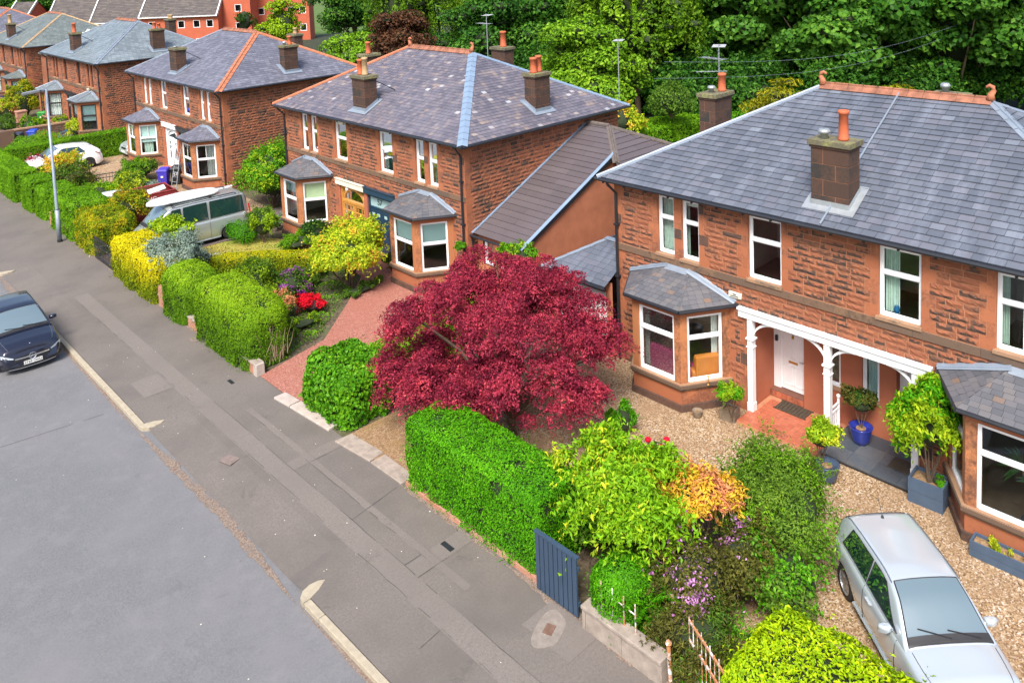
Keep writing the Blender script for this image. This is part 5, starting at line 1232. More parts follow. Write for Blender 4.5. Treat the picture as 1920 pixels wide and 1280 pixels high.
pr_ = thing('gate_post', 'leaning rusty white iron gate post at the end of the garden wall', 'post', (10.5, 7.85, 0)); q = MB(); q.tube([(0, 0, 0), (0, .03, .75)], .035, 8); q.lathe([(.04, 0), (.06, .03), (.03, .08), (.005, .1)], (0, .03, .75), 8); q.build('shaft', M['rustwhite'], pr_)
fr = thing('railing', 'broken white iron railing stubs on the garden wall in front of the fern', 'railing', (10.55, 8.6, .4))
for i in range(4): q = MB(); q.tube([(0, .02 + i * .26, 0), (0, .02 + i * .26, .62)], .014, 6); q.build('bar', M['rustwhite'], fr)
q = MB(); q.tube([(0, 0, .42), (.0, .62, .45)], .012, 5); q.build('rail', M['rustwhite'], fr)
irongate('low black iron railing in front of the gravel forecourt', (14.0, 50.3, 0), math.atan2(-.5, 2.0), 2.3, .75, 'black', .16, name='railing')
# walls further off
def longwall(p, q_, h, th, lab, mat='sootwall', cat='garden wall'):
    p = Vector(p); q_ = Vector(q_); root = thing('garden_wall', lab, cat, (p.x, p.y, 0), math.atan2((q_ - p).y, (q_ - p).x)); L = (q_ - p).length
    b = MB(); b.T = frameT((0, -th / 2, 0), (1, 0, 0), (0, -1, 0)); panel(b, 0, L, 0, h, []); z = 0
    while z < h - .02:
        x = 0
        while x < L: w_ = min(random.uniform(.3, .6), L - x); rock(b, x, x + w_, z, min(z + .16, h), 0, .03); x += w_
        z += .16
    b.T = None; b.box(0, L, -th / 2 + .01, th / 2, 0, h); b.build('stones', M[mat], root)
    b = MB(); b.box(-.02, L + .02, -th / 2 - .05, th / 2 + .05, h, h + .09); b.build('coping', M['siltop'], root); return root
M['sootwall'] = stone_mat('dark_brown_wall_stone', (.12, .07, .045), (.19, .115, .075), (.05, .04, .035), .4, .9, .6)
longwall((11.2, 67.1), (18.7, 67.1), 1.1, .3, 'long dark brown stone wall behind the wheelie bins and bicycle')
q = MB(); q.prism([(12.6, 65.9), (13.7, 65.9), (13.7, 66.4), (12.6, 66.4)], 0, 1.35); tag(q.build('gate_pillar', M['sootwall'], bevel=.02), 'broad brown stone pillar beside the black and blue bins', 'pillar')
q = MB(); q.box(15.4, 16.1, 72.6, 73.2, 0, 1.5); q.box(15.35, 16.15, 72.55, 73.25, 1.5, 1.6); tag(q.build('gate_pillar', M['redwall'], bevel=.02), 'square red brick pillar beside the yellow shrub far off', 'pillar')
q = MB(); q.box(16.4, 18.75, 76.6, 77.0, 1.9, 2.15); q.box(16.4, 16.6, 76.6, 79, 0, 2.0); q.box(18.5, 18.75, 76.6, 79, 0, 2.0); tag(q.build('carport', M['sootwall']), 'low dark flat topped porch between the fourth and fifth houses', 'porch')
# wheelie bins
def bin_(loc, rz, mat, lab, num=None, lid=None, h=1.02):
    root = thing('wheelie_bin', lab, 'wheelie bin', loc, rz, None); q = MB(); w0, w1 = .21, .28
    v = [(-w0, -w0, .06), (w0, -w0, .06), (w0, w0, .06), (-w0, w0, .06), (-w1, -w1, h * .92), (w1, -w1, h * .92), (w1, w1 + .04, h * .92), (-w1, w1 + .04, h * .92)]
    q._a(v, [(0, 3, 2, 1), (4, 5, 6, 7), (0, 1, 5, 4), (1, 2, 6, 5), (2, 3, 7, 6), (3, 0, 4, 7)], 0); q.box(-w1 - .02, w1 + .02, -w1 - .02, w1 + .06, h * .88, h * .92); q.build('body', M[mat], root, bevel=.015)
    q = MB(); q._a([(-.3, -.31, h * .92), (.3, -.31, h * .92), (.3, .33, h * .95), (-.3, .33, h * .95), (-.24, -.22, h), (.24, -.22, h), (.24, .26, h * 1.05), (-.24, .26, h * 1.05)], [(0, 3, 2, 1), (4, 5, 6, 7), (0, 1, 5, 4), (1, 2, 6, 5), (2, 3, 7, 6), (3, 0, 4, 7)], 0); q.build('lid', M[lid or mat], root, bevel=.02)
    q = MB(); q.tube([(-.26, .36, h * .95), (.26, .36, h * .95)], .02, 6); q.build('handle', M[mat], root)
    for s in (-1, 1): q = MB(); q.tube([(s * .2, .24, .1), (s * .26, .24, .1)], .1, 12); q.build('wheel', M['tyre'], root)
    if num: 
        MM = Matrix.Translation((0.02, -.272, .62)) @ Matrix.Rotation(R(86), 4, 'X'); text_mesh('bin_number', num, .24, MM, M['white'], root, .002)
    elif num == '': pass
    else:
        q = MB(); q.box(-.07, .07, -.272, -.262, .55, .66); q.build('bin_sticker', M['cream'], root)
    return root
M['binpurple'] = simple('purple_blue_bin_plastic', (.06, .045, .42), .45, 0, .1, 3); M['binblack'] = simple('black_bin_plastic', (.018, .02, .025), .4, 0, .1, 3); M['binblue'] = simple('blue_bin_plastic', (.02, .06, .48), .45, 0, .1, 3); M['bingreen'] = simple('green_bin_plastic', (.03, .25, .04), .45, 0, .1, 3)
bin_((16.95, 47.15, 0), R(-42), 'binpurple', 'purple blue wheelie bin by the third house porch')
bin_((17.65, 47.05, 0), R(-40), 'binblack', 'black wheelie bin numbered 57 beside the purple bin', '57')
bin_((14.0, 66.3, 0), R(-50), 'binblack', 'black wheelie bin against the long dark garden wall', lid='covergrey')
bin_((15.0, 66.6, 0), R(-40), 'binblue', 'bright blue wheelie bin against the long dark garden wall')
bin_((12.2, 64.9, 0), R(-40), 'binblue', 'blue wheelie bin at the left edge in front of the stone pillar')
bin_((17.6, 74.6, 0), R(-40), 'bingreen', 'green wheelie bin in the dark porch far off')
# bicycles
def bike(loc, rz, mat, lab):
    root = thing('bicycle', lab, 'bicycle', loc, rz)
    for x in (-.4, .4):
        q = MB(); pts = [(x + .24 * math.cos(a), 0, .25 + .24 * math.sin(a)) for a in [2 * math.pi * k / 16 for k in range(17)]]; q.tube(pts, .025, 6); 
        for k in range(6): a = math.pi * k / 6; q.tube([(x + .22 * math.cos(a), 0, .25 + .22 * math.sin(a)), (x - .22 * math.cos(a), 0, .25 - .22 * math.sin(a))], .005, 4)
        q.build('wheel', M['yellowrim'], root)
    q = MB(); q.tube([(-.4, 0, .25), (-.05, 0, .28), (.3, 0, .6), (-.15, 0, .55), (-.4, 0, .25)], .022, 6); q.tube([(-.05, 0, .28), (-.18, 0, .66)], .02, 6); q.tube([(.4, 0, .25), (.28, 0, .72)], .02, 6); q.build('frame', M[mat], root)
    q = MB(); q.tube([(.28, -.2, .74), (.28, .2, .74)], .015, 6); q.build('handlebar', M['black'], root); q = MB(); q.box(-.28, -.1, -.06, .06, .66, .7); q.build('saddle', M['black'], root)
M['yellowrim'] = simple('yellow_green_rim', (.35, .5, .05), .5); M['bikeblue'] = simple('light_blue_frame', (.02, .35, .6), .35)
bike((16.9, 66.4, 0), .3, 'bikeblue', 'small light blue bicycle with yellow wheels by the dark wall')
bike((17.8, 66.3, 0), .1, 'binblue', 'dark blue child bicycle half hidden by the golden bush')
# skip
sk = thing('skip', 'dark red builder skip full of rubble in front of the third house', 'skip', (14.2, 42.0, 0), R(-4))
M['skipred'] = simple('scuffed_skip_paint', (.25, .028, .03), .5, 0, .25, 3); M['skiprust'] = simple('rusty_skip_inside', (.17, .05, .03), .8, 0, .4, 3)
q = MB(); y0, y1 = -.85, .85
prof = [(-1.75, .75), (-1.15, .1), (1.0, .1), (1.62, .75), (1.15, 1.35), (-1.3, 1.35)]
for y, m_i in ((y0, 0), (y1, 0)): q.slab([(x, y, z) for x, z in prof], (0, .04 if y < 0 else -.04, 0), m_i)
for (a, b) in ((0, 1), (1, 2), (2, 3)): q.poly([(prof[a][0], y0, prof[a][1]), (prof[b][0], y0, prof[b][1]), (prof[b][0], y1, prof[b][1]), (prof[a][0], y1, prof[a][1])], 0)
q.slab([(1.62, y0, .75), (1.15, y0, 1.35), (1.15, y1, 1.35), (1.62, y1, .75)], (-.03, 0, -.03), 0)
q.poly([(-1.5, y1 - .05, .6), (1.3, y1 - .05, .6), (1.1, y1 - .05, 1.34), (-1.3, y1 - .05, 1.34)], 1)
q.build('body', [M['skipred'], M['skiprust']], sk)
q = MB(); q.tube([(-1.3, y0, 1.35), (1.15, y0, 1.35)], .035, 6); q.tube([(-1.3, y1, 1.35), (1.15, y1, 1.35)], .035, 6); q.box(-1.5, 1.4, y0 - .03, y0, .72, .8); 
for x in (-.5, .5): q.tube([(x, y0 - .05, .5), (x, y0 - .16, .5)], .05, 8)
q.build('rim', M['skipred'], sk)
text_mesh('skip_lettering', 'LING', .3, Matrix.Translation((-.1, y0 - .012, 1.08)) @ Matrix.Rotation(R(90), 4, 'X'), M['white'], sk, .004)
q = MB(); q.box(-.3, .16, y0 - .01, y0 - .002, .88, .91); q.build('skip_underline', M['white'], sk)
q = MB()
for i in range(40):
    x, y = random.uniform(-1.1, 1.0), random.uniform(-.7, .7); s = random.uniform(.08, .25); z = random.uniform(.75, .95); q.T = Matrix.Translation((x, y, z)) @ Matrix.Rotation(random.uniform(0, 3), 4, 'Z') @ Matrix.Rotation(random.uniform(-.6, .6), 4, 'X'); q.box(-s, s, -s * .6, s * .6, -.06, .06, random.choice((0, 0, 1, 2)))
q.T = None; ru = q.build('rubble', [M['concrete'], M['wood'], M['white']], None); ru.location = (14.2, 42.0, 0); tag(ru, 'broken boards and rubble heaped inside the dark red skip', 'rubble', kind='stuff')
pb = MB(); pb.slab([(-.3, -.8, 1.36), (.6, -.6, 1.42), (.75, .1, 1.44), (-.15, -.1, 1.38)], (0, 0, .04)); pb = pb.build('plasterboard', M['white']); pb.location = (14.3, 41.9, 0); tag(pb, 'white board lying across the top of the red skip', 'board')
# covered boat / board on the hedge
bt = thing('covered_trailer', 'white rounded trailer cover with a blue patch behind the mossy hedge', 'trailer', (12.7, 43.3, .9), R(-12))
q = MB(); rows = []
for i in range(13):
    t = i / 12; x = -.85 + 1.7 * t; w_ = .38 * (math.sin(math.pi * min(.98, max(.02, t))) ** .35); rows.append([(x, w_ * math.cos(a), .28 + .2 * math.sin(a) * (1 if math.sin(a) > 0 else .6)) for a in [2 * math.pi * k / 14 for k in range(15)]])
q.grid(rows); q.poly(rows[0]); q.poly(rows[-1]); q.build('cover', M['whitep'], bt, True)
q = MB(); q.box(-.75, -.55, -.3, -.12, .43, .475); q.build('blue_patch', M['binpurple'], bt); q = MB(); q.box(-.1, .85, .1, .42, .15, .42); q.build('blue_tarpaulin', M['bluep'], bt, bevel=.05)
q = MB(); 
for s in (-1, 1): q.tube([(0, s * .35, -.6), (0, s * .42, -.6)], .28, 14)
q.box(-.7, .7, -.35, .35, -.35, .12); q.build('chassis', M['black'], bt)
# ladders leaning against the bay
ld = thing('ladder', 'pair of aluminium step ladders leaning on the third house bay window', 'ladder', (17.05, 46.1, 0), R(20))
q = MB()
for s in (-.2, .2): q.tube([(0, s, 0), (.55, s * .8, 2.2)], .022, 6)
for i in range(8): t = (i + .5) / 8.4; q.tube([(.55 * t, -.2, 2.2 * t), (.55 * t, .2, 2.2 * t)], .014, 5)
q.build('steps', M['zinc'], ld); q = MB()
for s in (-.2, .2): q.tube([(.95, s, 0.2), (.55, s * .8, 2.1)], .018, 6)
q.build('back_legs', M['zinc'], ld)
# pots and planters
def pot(loc, r, h, mat, lab, name='plant_pot', soil=True, cat='plant pot'):
    root = thing(name, lab, cat, loc); q = MB(); q.lathe([(r * .68, 0), (r * .82, h * .25), (r * .98, h * .7), (r * 1.04, h * .93), (r * 1.1, h), (r * .95, h), (r * .9, h * .88)], n=20); q.build('bowl', M[mat], root, True)
    q = MB(); q.lathe([(r * .9, h * .8), (r * .9, h * .86), (.001, h * .9)], n=16); q.build('compost', M['brownsoil'], root); return root
M['potblue'] = simple('glazed_blue_pot', (.02, .035, .26), .15, 0, .15, 3, coat=.5); M['potslate'] = simple('matt_slate_blue_pot', (.05, .08, .13), .4, 0, .15, 3); M['potstone'] = simple('stone_pot', (.22, .17, .12), .9, 0, .3, 6); M['planter'] = simple('blue_grey_planter_boards', (.06, .095, .15), .6, 0, .12, 4)
pot((17.45, 8.45, 0), .26, .42, 'potslate', 'round slate blue pot at the edge of the dark paving')
pot((19.25, 8.45, .11), .26, .42, 'potblue', 'shiny deep blue pot in front of the white porch railing')
pot((17.62, 12.1, 0), .13, .2, 'potstone', 'tiny round stone pot at the foot of the bay window')
pl = thing('square_planter', 'small square stone planter beside the white porch post', 'planter', (18.15, 11.45, 0), R(10)); q = MB()
for a, b, c, d in ((-.2, .2, -.2, -.15), (-.2, .2, .15, .2), (-.2, -.15, -.15, .15), (.15, .2, -.15, .15)): q.box(a, b, c, d, 0, .3)
q.build('sides', M['potstone'], pl, bevel=.01); q = MB(); q.box(-.16, .16, -.16, .16, .02, .24); q.build('compost', M['brownsoil'], pl)
def boxplanter(p, q_, wd, h, lab):
    p, q_ = Vector(p), Vector(q_); d = q_ - p; root = thing('planter_box', lab, 'planter', (p.x, p.y, 0), math.atan2(d.y, d.x)); L = d.length; q = MB()
    for a, b, c, e in ((0, L, 0, .04), (0, L, wd - .04, wd), (0, .04, .04, wd - .04), (L - .04, L, .04, wd - .04)):
        q.box(a, b, c, e, 0, h / 2 - .004); q.box(a, b, c, e, h / 2 + .004, h)
    q.build('boards', M['planter'], root); q = MB(); q.box(.04, L - .04, .04, wd - .04, .02, h - .08); q.build('compost', M['brownsoil'], root); return root
boxplanter((18.02, 6.1), (18.12, 6.85), .0 - .0 + .5, .58, 'deep blue grey planter box holding the tall leafy shrub') if 0 else boxplanter((18.58, 6.15), (17.98, 6.12), -.0 + .0 + .0 + .7 if 0 else .7, .58, 'deep blue grey planter box holding the tall leafy shrub') if 0 else None
root = thing('planter_box', 'deep blue grey planter box holding the tall leafy shrub', 'planter', (18.0, 6.12, 0), R(3)); q = MB()
for a, b, c, e in ((0, .55, 0, .04), (0, .55, .68, .72), (0, .04, .04, .68), (.51, .55, .04, .68)): q.box(a, b, c, e, 0, .285); q.box(a, b, c, e, .292, .58)
q.build('boards', M['planter'], root); q = MB(); q.box(.04, .51, .04, .68, .02, .5); q.build('compost', M['brownsoil'], root)
root = thing('planter_box', 'long low blue grey planter box under the right bay window', 'planter', (17.12, 3.4, 0), R(0)); q = MB(); L = 1.92
for a, b, c, e in ((0, .35, 0, .04), (0, .35, L - .04, L), (0, .04, .04, L - .04), (.31, .35, .04, L - .04)): q.box(a, b, c, e, 0, .165); q.box(a, b, c, e, .172, .33)
q.build('boards', M['planter'], root); q = MB(); q.box(.04, .31, .04, L - .04, .02, .27); q.build('compost', M['brownsoil'], root)
# mats
mt = MB(); mt.T = Matrix.Translation((19.25, 10.75, .105)) @ Matrix.Rotation(R(-90), 4, 'Z')
for i in range(9): mt.box(-.02 + i * .095, .06 + i * .095, 0 - .0, .42, 0, .018)
mt.box(-.05, .86, -.03, -.0, 0, .02); mt.box(-.05, .86, .42, .45, 0, .02); 
M['matbrown'] = simple('dark_coir', (.06, .045, .03), .95, 0, .4, 20)
tag(mt.build('doormat', M['matbrown']), 'dark ribbed doormat on the red porch tiles', 'doormat')
mt = MB(); mt.box(18.72, 19.2, 6.85, 7.6, .112, .13); tag(mt.build('doormat', M['matbrown']), 'black doormat on the dark slate paving', 'doormat')
# furniture seen through the bay
def sofa(loc, rz, mat, lab, L=1.5, name='sofa'):
    root = thing(name, lab, name, loc, rz); q = MB(); q.box(-L / 2, L / 2, -.4, .4, .0, .42); q.build('seat', M[mat], root, bevel=.05)
    q = MB(); q.slab([(-L / 2, -.42, .05), (L / 2, -.42, .05), (L / 2, -.5, 1.02), (-L / 2, -.5, 1.02)], (0, .2, 0)); q.build('backrest', M[mat], root, bevel=.05)
    for s in (-1, 1): q = MB(); q.box(s * L / 2 - .09, s * L / 2 + .09, -.42, .42, 0, .6); q.build('arm', M[mat], root, bevel=.05)
    q = MB(); q.slab([(-L * .45, -.28, .42), (-.02, -.28, .42), (-.02, -.34, .88), (-L * .45, -.34, .88)], (0, .16, 0)); q.slab([(.02, -.28, .42), (L * .45, -.28, .42), (L * .45, -.34, .88), (.02, -.34, .88)], (0, .16, 0)); q.build('cushion', M[mat], root, bevel=.04)
M['magenta'] = simple('magenta_velvet', (.80, .03, .30), .8, 0, .15, 3); M['orange'] = simple('orange_fabric', (.62, .20, .03), .8, 0, .12, 3)
sofa((18.38, 13.3, .36), R(-90) , 'magenta', 'magenta sofa seen through the left window of the near bay', 1.15)
sofa((18.66, 12.62, .36), R(-31), 'orange', 'orange armchair seen through the right window of the near bay', .8, 'armchair')
b = thing('potted_palm', 'spiky palm in the right bay window of the nearest house', 'house plant', (18.15, 4.5, .32))
q = MB(); q.lathe([(.14, 0), (.18, .3), (.15, .3)]); q.build('pot', M['potslate'], b); q = MB(); q.tube([(0, 0, .3), (.05, .1, .9), (0, .15, 1.3)], .03, 6); q.tube([(0, 0, .3), (0, -.15, .8), (.05, -.2, 1.1)], .03, 6); q.build('stem', M['palebark'], b)
q = MB()
for c_ in ((0, .15, 1.35), (.05, -.2, 1.15)):
    for i in range(26):
        a = random.uniform(0, 6.28); el = random.uniform(-.3, 1.2); d = Vector((math.cos(a) * math.cos(el), math.sin(a) * math.cos(el), math.sin(el))); s = Vector((-d.y, d.x, 0)).normalized() * .02; c0 = Vector(c_); L = random.uniform(.35, .6)
        q._a([c0 - s * .4, c0 + s * .4, c0 + d * L * .6 + s, c0 + d * L + Vector((0, 0, -.12)), c0 + d * L * .6 - s], [(0, 1, 2, 3, 4)], 0)
M['palmleaf'] = simple('palm_leaf', (.07, .17, .05), .4, 0, .4, 4); q.build('leaf', M['palmleaf'], b)
q = MB(); q.box(-.001, .0, 0, .45, 0, .12); tag(q.build('paper_model', M['brass']), None) if 0 else None
q = MB(); pts = [(-.28, .02), (-.2, .14), (-.08, .08), (.12, .10), (.26, .2), (.27, .08), (.1, -.02), (-.1, .01), (-.24, -.06)]; q.slab([(0, x, z) for x, z in pts], (.03, 0, 0)); o = q.build('window_ornament', M['yornament'] if 'yornament' in M else M['potbuff']); o.location = (17.85, 24.55, 1.25); tag(o, 'yellow ornament standing in the right bay window of the middle house', 'ornament')
q = MB(); q.lathe([(.03, 0), (.012, .02), (.012, .2), (.04, .22), (.01, .26)], n=10); o = q.build('brass_ornament', M['brass']); o.location = (18.0, 12.0, .79); tag(o, 'little brass ornament on the near bay window sill', 'ornament')
q = MB(); q.lathe([(.05, 0), (.07, .1), (.05, .2), (.04, .2)], n=12); q.T = None; o = q.build('vase', M['bluep']); o.location = (19.05, 7.52, 3.74); tag(o, 'small turquoise vase on the upstairs window sill', 'vase')
q = MB(); q.tube([(0, 0, 0), (0, 0, .18)], .05, 10); o = q.build('wall_lamp', M['black']); o.location = (18.72, 23.0, 1.7); tag(o, 'small black wall lantern below the green hanging basket', 'wall lamp')
# drain covers and pavement boxes
M['pinkcover2'] = simple('rusty_cover_plate', (.15, .085, .06), .8, 0, .3, 8)
M['pinkcover'] = simple('pinkish_concrete', (.19, .145, .13), .9, 0, .2, 8)
for (x, y, sx, sy, lab) in ((9.98, 13.2, .12, .34, 'small dark drain cover on the pavement beside the bright hedge'), (9.85, 23.3, .1, .3, 'small dark drain cover near the end of the red gravel drive wall'),):
    q = MB(); q.box(x - sx / 2, x + sx / 2, y - sy / 2, y + sy / 2, .002, .014); tag(q.build('drain_cover', M['black']), lab, 'drain cover')
for (x, y, rz, lab) in ((8.1, 19.6, .3, 'small pinkish patch cover set in the pavement opposite the leafy hedge'), (10.28, 26.9, .2, 'pinkish square cover in the pavement below the rounded hedge')):
    q = MB(); q.box(-.16, .16, -.2, .2, .004, .012); q.box(-.09, .09, -.13, .13, .012, .018); o = q.build('access_cover', M['pinkcover']); o.location = (x, y, 0); o.rotation_euler = (0, 0, rz); tag(o, lab, 'access cover')
root = thing('water_cover', 'square rusty water cover in a broken ring of pale concrete on the pavement', 'access cover', (9.92, 10.15, 0), R(20)); q = MB(); pts = []
q.prism([(.45 * math.cos(a) * (1 + .12 * math.sin(3 * a)), .3 * math.sin(a) * (1 + .15 * math.cos(2 * a))) for a in [2 * math.pi * k / 22 for k in range(22)]], .002, .012); q.build('concrete_surround', M['coverring'], root)
q = MB(); q.box(-.12, .12, -.09, .09, .012, .022); q.build('cover', M['pinkcover2'], root)
q = MB()
for i in range(70):
    x, y = random.uniform(7.5, 10.4), random.uniform(7, 30); s = random.uniform(.008, .02); q.poly([(x - s, y, .012), (x, y - s * .7, .012), (x + s, y, .012), (x, y + s * .6, .014)], random.choice((0, 0, 1)))
for i in range(40):
    x, y = random.uniform(1, 6.9), random.uniform(9, 28); s = random.uniform(.008, .022); q.poly([(x - s, y, -.09), (x, y - s * .7, -.09), (x + s, y, -.09), (x, y + s * .6, -.088)], random.choice((0, 0, 1)))
tag(q.build('pavement_litter', [M['cream'], M['debris']]), 'scattered pale specks and fallen petals on road and pavement', 'litter', kind='stuff')
# overhead wires
q = MB()
for z0, dy in ((7.0, 0), (6.2, .6)):
    pts = []
    for i in range(17):
        t = i / 16; pts.append((30 + 32 * t, 22 + dy - 4 * t, z0 + .3 - 1.2 * math.sin(math.pi * t)))
    q.tube(pts, .006, 4)
tag(q.build('overhead_wire', M['lead']), 'thin overhead wires crossing in front of the dark trees', 'wire')
q = MB(); q.tube([(0, 0, 0), (-.12, -.02, .0)], .02, 6); q.tube([(-.12, -.02, -.0), (-.16, -.02, .05), (-.15, -.02, .1)], .1, 16); o = q.build('satellite_dish', M['cream']); o.location = (18.74, 65.4, 3.55); tag(o, 'small white satellite dish on the fourth house front', 'satellite dish')
# flats in the distance
flats('long red brick terrace block with brown roof behind the fourth house', 262, 408, 122, 4.9, 9.2, 9, [(u, 3.0) for u in (283, 338, 367, 392)] + [(u, .3) for u in (313, 338, 370, 395)])
flats('middle stepped red brick terrace block with white edged gable', 168, 262, 127, 4.0, 8.6, 9, [(u, 2.0) for u in (190, 220, 245)], (True, False))
flats('left stepped red brick terrace block with white edged gable', 86, 168, 130, 4.1, 8.9, 9, [(u, 2.0) for u in (110, 140)], (True, False))
flats('small red gabled block at the far left among the trees', 0, 40, 128, 4.0, 7.4, 9, [(20, 1.0)], (True, True))
flats('tall red brick flats with small white windows beside the trees', 410, 470, 124, 11.5, 12, 5, [(u, z) for u in (447,) for z in (-1.2, 2.3, 5.0, 7.8)] + [(432, -1.2)], flatroof=True)
flats('red brick flats with larger windows behind the light green tree', 470, 580, 128, 11.5, 12, 3, [(u, z) for u in (490, 518, 545, 568) for z in (-1.4, 1.4, 4.1, 6.9)], flatroof=True)
# ------------------------------------------------------------------ foliage
def nz3(P, s, seed=0):
    r = np.random.default_rng(seed); out = np.zeros(len(P))
    for k in range(7):
        d = r.normal(size=3) * s * (1 + .35 * k); out += np.sin(P @ d + r.uniform(0, 6.28)) / (1 + .3 * k)
    return out / 3.2
def nrm(v): return v / np.maximum(1e-9, np.linalg.norm(v, axis=1, keepdims=True))
def leafmesh(name, P, N, size, mats, parent=None, asp=.55, jit=.6, droop=0., along=None, mi=None, core=None, fold=.12, up=0.):
    n = len(P); P = P.astype(np.float32); size = np.broadcast_to(size, (n,)) * rng.uniform(.65, 1.25, n)
    Nn = nrm(N + rng.normal(size=(n, 3)) * jit * .6)
    t = rng.normal(size=(n, 3)) if along is None else along + rng.normal(size=(n, 3)) * .35
    t[:, 2] -= droop; t[:, 2] += up
    a = nrm(t - Nn * np.sum(t * Nn, 1, keepdims=True) * .85); b = nrm(np.cross(Nn, a)); s = size[:, None]
    V = np.empty((n, 4, 3), np.float32)
    V[:, 0] = P - a * s * .5; V[:, 2] = P + a * s * .5 - Nn * s * fold
    V[:, 1] = P + b * s * asp * .5 + Nn * s * fold; V[:, 3] = P - b * s * asp * .5 + Nn * s * fold
    idx = np.arange(n)[:, None] * 4; F = np.concatenate([idx + np.array([[0, 1, 2]]), idx + np.array([[0, 2, 3]])], 1).reshape(-1, 3)
    V = V.reshape(-1, 3); fm = np.zeros(len(F), np.int32) if mi is None else np.repeat(mi, 2).astype(np.int32)
    ls = np.arange(len(F)) * 3; lv = F.reshape(-1)
    if core is not None:
        cv, cf_, cm = core; base = len(V); V = np.concatenate([V, np.array(cv, np.float32)]); q = np.array(cf_)
        ls = np.concatenate([ls, len(lv) + np.arange(len(q)) * 4]); lv = np.concatenate([lv, (q + base).reshape(-1)]); fm = np.concatenate([fm, np.full(len(q), cm)])
    me = bpy.data.meshes.new(name); me.vertices.add(len(V)); me.vertices.foreach_set('co', V.reshape(-1))
    me.loops.add(len(lv)); me.loops.foreach_set('vertex_index', lv.astype(np.int32)); me.polygons.add(len(ls)); me.polygons.foreach_set('loop_start', ls.astype(np.int32))
    for m in mats: me.materials.append(m)
    me.polygons.foreach_set('material_index', fm.astype(np.int32)); me.update(calc_edges=True)
    o = bpy.data.objects.new(name, me); COL.objects.link(o)
    if parent: o.parent = parent
    return o
def ballcore(c, r, k=8, seed=0, amp=.12):
    v, f = [], []
    for i in range(k + 1):
        ph = math.pi * i / k
        for j in range(2 * k):
            th = math.pi * j / k; v.append((math.sin(ph) * math.cos(th), math.sin(ph) * math.sin(th), math.cos(ph)))
    v = np.array(v); v = v * (1 + amp * nz3(v, 3, seed))[:, None] * np.array(r) + np.array(c)
    for i in range(k):
        for j in range(2 * k): f.append((i * 2 * k + j, i * 2 * k + (j + 1) % (2 * k), (i + 1) * 2 * k + (j + 1) % (2 * k), (i + 1) * 2 * k + j))
    return v, f
def joincore(L, m):
    V, F, b = [], [], 0
    for v, f in L: V.append(np.array(v)); F += [tuple(x + b for x in q) for q in f]; b += len(v)
    return np.concatenate(V), F, m
def boxsample(h, r, n, bottom=.0):
    """points and normals on a rounded box, half sizes h, radius r; origin at centre of base"""
    hx, hy, hz = h; A = np.array([hx * hy, hy * hz, hy * hz, hx * hz, hx * hz]); f = rng.choice(5, n, p=A / A.sum()); u = rng.uniform(-1, 1, (n, 3))
    u[f == 0, 2] = 1; u[f == 1, 0] = 1; u[f == 2, 0] = -1; u[f == 3, 1] = 1; u[f == 4, 1] = -1
    p = u * np.array(h); q = np.clip(p, -np.array(h) + r, np.array(h) - r); q[:, 2] = np.where(p[:, 2] < 0, p[:, 2], q[:, 2])
    N = nrm(p - q); p = q + N * r; p[:, 2] += hz; return p, N
